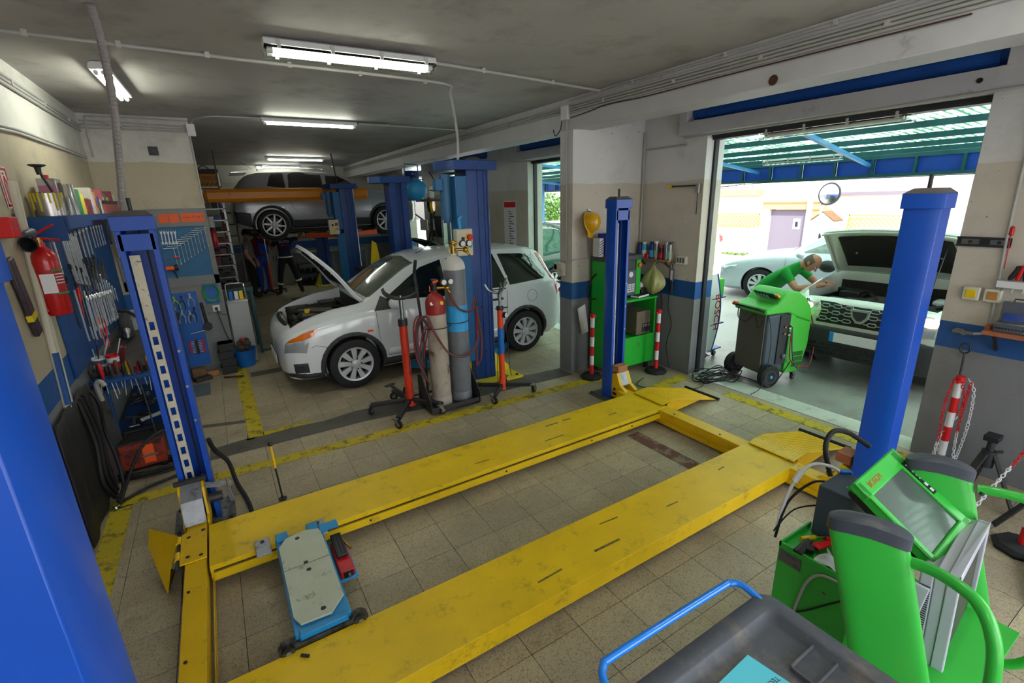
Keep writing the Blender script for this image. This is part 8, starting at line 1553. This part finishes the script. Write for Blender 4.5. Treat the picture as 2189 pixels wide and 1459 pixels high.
# ================================================================ PEOPLE
def person(label, loc, J, cloth, hair='dark_hair', rz=0., face=(0,-1,0), fat=1., extras=None, balding=False, skin='skin', beard=False):
    """J: joint positions (local); one continuous skinned figure, materials by body region"""
    t = thing('person', label, 'person', loc, rz)
    names = list(J); idx = {n: i for i, n in enumerate(names)}
    bones = [('pelvis','waist'),('waist','chest'),('chest','neck'),('neck','head'),('head','crown')]
    for s in 'lr': bones += [('chest','sh_'+s),('sh_'+s,'el_'+s),('el_'+s,'wr_'+s),('wr_'+s,'pa_'+s),('pelvis','hip_'+s),('hip_'+s,'kn_'+s),('kn_'+s,'an_'+s),('an_'+s,'to_'+s)]
    rad_ = {'pelvis':(.155*fat,.12*fat),'waist':(.145*fat,.115*fat),'chest':(.17*fat,.125*fat),'neck':(.058,.058),'head':(.080,.092),'crown':(.062,.07)}
    for s in 'lr': rad_.update({'sh_'+s:(.068,.068),'el_'+s:(.047,.047),'wr_'+s:(.031,.031),'pa_'+s:(.04,.022),'hip_'+s:(.098,.098),'kn_'+s:(.068,.068),'an_'+s:(.048,.048),'to_'+s:(.045,.035)})
    me = bpy.data.meshes.new('body'); me.from_pydata([J[n] for n in names], [(idx[a], idx[b]) for a, b in bones], [])
    o = bpy.data.objects.new('body', me); COL.objects.link(o)
    md = o.modifiers.new('s', 'SKIN'); md.use_smooth_shade = True; md.branch_smoothing = .4
    sv = me.skin_vertices[0].data
    for n in names: sv[idx[n]].radius = rad_[n]; sv[idx[n]].use_root = (n == 'pelvis')
    sb = o.modifiers.new('b', 'SUBSURF'); sb.levels = 2
    bpy.context.view_layer.update(); dg = bpy.context.evaluated_depsgraph_get(); m2 = bpy.data.meshes.new_from_object(o.evaluated_get(dg))
    o.modifiers.clear(); o.data = m2; m2.materials.clear()
    ms = list(dict.fromkeys(list(cloth.values())+[skin])); [m2.materials.append(MATS[m]) for m in ms]
    reg = {}
    for a, b in bones:
        k = 'shirt'
        if a in ('neck','head'): k = 'skin'
        if a[:2] == 'el': k = 'forearm'
        if a[:2] == 'sh': k = 'sleeve'
        if a[:2] == 'wr': k = 'skin'
        if a == 'pelvis' and b != 'waist': k = 'trousers'
        if a[:3] == 'hip' or a[:2] == 'kn': k = 'trousers'
        if a[:2] == 'an': k = 'shoe'
        reg[(a, b)] = k
    for p in m2.polygons:
        c = p.center; best = None
        for (a, b), k in reg.items():
            A, B = V(J[a]), V(J[b]); ab = B-A; u = max(0, min(1, (c-A).dot(ab)/ab.length_squared)); d = (c-(A+ab*u)).length/ (rad_[a][0]*(1-u)+rad_[b][0]*u)
            if best is None or d < best[0]: best = (d, k, u, (a, b))
        k, u = best[1], best[2]
        if k == 'sleeve': k = 'shirt' if u < cloth.get('_sleeve', .62) else 'skin'
        if k == 'forearm': k = 'skin'
        if best[3] == ('pelvis','waist'): k = 'trousers' if u < .25 else 'shirt'
        if best[3] == ('chest','neck') and u > .62: k = 'skin'
        m = skin if k == 'skin' else cloth.get(k, skin); p.material_index = ms.index(m)
    m2.polygons.foreach_set('use_smooth', [True]*len(m2.polygons)); o.parent = t
    # head details
    F = V(face).normalized(); U = (V(J['crown'])-V(J['head'])).normalized(); F = (F-U*F.dot(U)).normalized(); S = F.cross(U); H = V(J['head'])+U*.03
    def P(f, s, u): return H+F*f+S*s+U*u
    hd = obj('skull', MB().sph(H, .1, 18, 12, (1,1,1)), skin, t); R = Matrix((S, F, U)).transposed().to_4x4()
    hd.data.transform(Matrix.Translation(H) @ R @ Matrix.Diagonal((.80,.98,1.18,1)) @ R.inverted() @ Matrix.Translation(-H))
    obj('nose', MB().cyl(P(.09,0,.01), P(.118,0,-.02), .008, .014, 8).sph(P(.112,0,-.022), .014, 8, 6), skin, hd); 
    for s in (-1, 1):
        obj('ear', MB().sph(P(-.005,s*.082,-.005), .022, 8, 6, (.6,.8,1.2)), skin, hd); e = obj('eye', MB().sph(P(.083,s*.032,.015), .012, 8, 6), 'white_plastic', hd); obj('brow', MB().bar(P(.092,s*.015,.035), P(.083,s*.05,.035), .006,.006), hair, hd)
    obj('mouth', MB().bar(P(.09,-.022,-.052), P(.09,.022,-.052), .006,.006), mat('lip','#8c4b42',.5), hd)
    obj('jaw', MB().sph(P(.045,0,-.062), .052, 12, 8), skin, hd)
    hb = MB()
    def scalp(u, v):
        a = 2*pi*u; b = (v)*1.75 ; lim = 1.0
        x = sin(b)*cos(a); y = sin(b)*sin(a); z = cos(b)
        # keep off the face
        if y > .25 and z < .55: y2 = .25; k = math.sqrt(max(1e-4, 1-z*z-y2*y2)); x = (1 if x > 0 else -1)*min(abs(x), k) if abs(x) > 1e-3 else x; y = min(y, y2); n = math.sqrt(x*x+y*y+z*z); x, y, z = x/n*.93, y/n*.93, z/n*.93
        return P(y*.104-.004, x*.088, z*.126)
    if not balding: obj('hair', hb.sheet(scalp, 28, 12), hair, hd)
    else:
        obj('hair', MB().sheet(lambda u, v: P(cos(pi*.42+u*pi*1.16)*.102*math.sqrt(max(.1,1-((.07-.125*v)/.122)**2)), sin(pi*.42+u*pi*1.16)*.084*math.sqrt(max(.1,1-((.07-.125*v)/.122)**2)), .07-.125*v), 26, 8), hair, hd, solid=.003, boff=0)
        gl = obj('glasses', MB().tube([P(.098+.0*cos(a),-.033+.02*cos(a),.013+.014*sin(a)) for a in [i*pi/5 for i in range(10)]], .002, 4, True).tube([P(.098,.033+.02*cos(a),.013+.014*sin(a)) for a in [i*pi/5 for i in range(10)]], .002, 4, True).bar(P(.098,-.053,.016), P(.0,-.086,.012), .002,.002).bar(P(.098,.053,.016), P(.0,.086,.012), .002,.002), 'black_plastic', hd)
    # hands: five short fingers each
    for s in 'lr':
        w_, p_ = V(J['wr_'+s]), V(J['pa_'+s]); d = (p_-w_).normalized(); side = d.cross(V((0,0,1)));
        if side.length < .2: side = V((1,0,0))
        side.normalize(); nn = side.cross(d)
        for k in range(4):
            b0 = p_+side*(k-1.5)*.019; L2 = (.062,.074,.070,.056)[k]; obj('finger', MB().tube([b0, b0+d*L2*.5-nn*.008, b0+d*L2*.85-nn*.028], lambda u: .0095-.003*u, 7), skin, t)
        sg = 1 if s == 'l' else -1; b0 = w_*.5+p_*.5+side*sg*.028; obj('thumb', MB().tube([b0, b0+side*sg*.022+d*.03, b0+side*sg*.02+d*.055-nn*.012], lambda u: .011-.003*u, 7), skin, t)
    if extras: extras(t, J)
    return t
for a in (('shirt_green','#138a35',.85,0,.08,9),('denim_dark','#20242e',.85),('tee_grey','#6c6a68',.9,0,.06,12),('trouser_black','#15151a',.85),('overall_blue','#1c3f9e',.8,0,.06,12),('tee_maroon','#6b1a24',.85),('tee_navy','#151a3a',.85,0,.08,14),('shoe_black','#121214',.6),('hair_grey','#5f554b',.85),('reflective','#e9e8e0',.3),('skin_tan','#9c6a52',.6)): mat(*a)
# man in green leaning over the wing of the white suv, facing -Y / the engine bay
J = {'pelvis':(-.02,.46,.93),'waist':(-.02,.36,1.07),'chest':(-.02,.16,1.26),'neck':(-.0,-.03,1.36),'head':(.0,-.13,1.38),'crown':(.0,-.215,1.44),
     'sh_l':(-.20,.08,1.29),'el_l':(-.20,-.10,1.06),'wr_l':(-.06,-.30,1.12),'pa_l':(-.02,-.375,1.14),'sh_r':(.18,.08,1.29),'el_r':(.24,-.12,1.10),'wr_r':(.12,-.31,1.14),'pa_r':(.07,-.38,1.15),
     'hip_l':(-.11,.48,.86),'kn_l':(-.12,.42,.47),'an_l':(-.12,.50,.08),'to_l':(-.13,.33,.045),'hip_r':(.09,.48,.86),'kn_r':(.10,.46,.47),'an_r':(.10,.56,.08),'to_r':(.11,.39,.045)}
for k_ in J:
    if k_[:2] not in ('an','to'): J[k_] = (J[k_][0], J[k_][1], J[k_][2]-(.10 if k_[:2] != 'kn' else .04))
person('balding man with glasses in a green T-shirt leaning over the white off-road car', (6.62, 3.43, 0), J, {'shirt':'shirt_green','trousers':'denim_dark','shoe':'shoe_black'}, hair='hair_grey', face=(.05,-.75,-.6), fat=1.3, balding=True)
def stand(dx=0., **k):
    J = {'pelvis':(0,0,.93),'waist':(0,0,1.08),'chest':(0,.0,1.30),'neck':(0,.0,1.46),'head':(0,-.02,1.55),'crown':(0,-.02,1.65),
         'sh_l':(-.19,0,1.38),'el_l':(-.24,.02,1.10),'wr_l':(-.22,-.10,.88),'pa_l':(-.21,-.13,.80),'sh_r':(.19,0,1.38),'el_r':(.24,.02,1.10),'wr_r':(.22,-.10,.88),'pa_r':(.21,-.13,.80),
         'hip_l':(-.10,0,.86),'kn_l':(-.11,-.01,.47),'an_l':(-.11,.03,.08),'to_l':(-.12,-.14,.045),'hip_r':(.10,0,.86),'kn_r':(.11,-.01,.47),'an_r':(.11,.03,.08),'to_r':(.12,-.14,.045)}
    J.update(k); return J
person('dark haired man in grey T-shirt and black trousers standing with arms down', (.72, 13.55, 0), stand(head=(.0,-.03,1.54), crown=(0,-.01,1.65)), {'shirt':'tee_grey','trousers':'trouser_black','shoe':'shoe_black'}, rz=rad(75), face=(0,-1,.15), fat=1.08)
person('man in blue dungarees over a dark red top, one hand raised to his face', (1.0, 13.9, 0), stand(el_r=(.27,-.12,1.18), wr_r=(.12,-.22,1.40), pa_r=(.09,-.20,1.48)), {'shirt':'tee_maroon','trousers':'overall_blue','shoe':'shoe_black'}, rz=rad(30), face=(0,-1,.2), skin='skin_tan',
       extras=lambda t, J: (obj('bib', MB().bx((0,-.135,1.16),(.26,.03,.28)), 'overall_blue', t, bev=.01), obj('strap', MB().bar((-.09,-.13,1.3),(-.08,.0,1.45), .04,.01), 'overall_blue', t), obj('strap', MB().bar((.09,-.13,1.3),(.08,.0,1.45), .04,.01), 'overall_blue', t)))
person('man seen from behind in navy printed T-shirt reaching up to the wheel', (1.50, 13.35, 0), stand(neck=(-.02,-.03,1.42), head=(-.05,-.09,1.49), crown=(-.05,-.06,1.59), el_l=(-.42,-.12,1.38), wr_l=(-.55,-.24,1.58), pa_l=(-.56,-.27,1.66), el_r=(.26,-.10,1.16), wr_r=(.15,-.28,1.2), pa_r=(.1,-.33,1.26),
       hip_l=(-.11,0,.86), kn_l=(-.20,-.02,.46), an_l=(-.28,.04,.08), to_l=(-.30,-.12,.045), kn_r=(.18,-.02,.46), an_r=(.24,.04,.08), to_r=(.27,-.12,.045)),
       {'shirt':'tee_navy','trousers':'trouser_black','shoe':'shoe_black'}, rz=pi, face=(.1,-1,.3), skin='skin_tan',
       extras=lambda t, J: (obj('knee_band', MB().cyl((-.225,-.0,.38),(-.235,0,.34), .078, n=16), 'reflective', t), obj('knee_band', MB().cyl((.205,-.0,.32),(.215,0,.28), .074, n=16), 'reflective', t), text('AUTO', .08, 'white_plastic', t, (.0,.165,1.34), (pi/2,0,pi), .001), text('SERVICE', .05, 'red_plastic', t, (.0,.165,1.26), (pi/2,0,pi), .001), obj('belt', MB().lathe([(.165,0),(.168,.0),(.168,.03),(.165,.03)], 24, (0,0,.95), cap=False), 'reflective', t)))
j3 = thing('transmission_jack', 'black wheeled jack base with thin red pole between the mechanics at the back', 'jack', (1.12, 13.75, 0))
for a in (.3, 1.9, 3.4, 4.9): obj('leg', MB().bar((0,0,.10),(.34*cos(a),.34*sin(a),.09), .05,.04), 'black_plastic', j3); caster(j3, .34*cos(a), .34*sin(a), .04, .1, a)
obj('cylinder', MB().cyl((0,0,.08),(0,0,.8), .035), 'jack_red', j3); obj('piston_rod', MB().cyl((0,0,.8),(0,0,1.4), .018), 'chrome', j3)
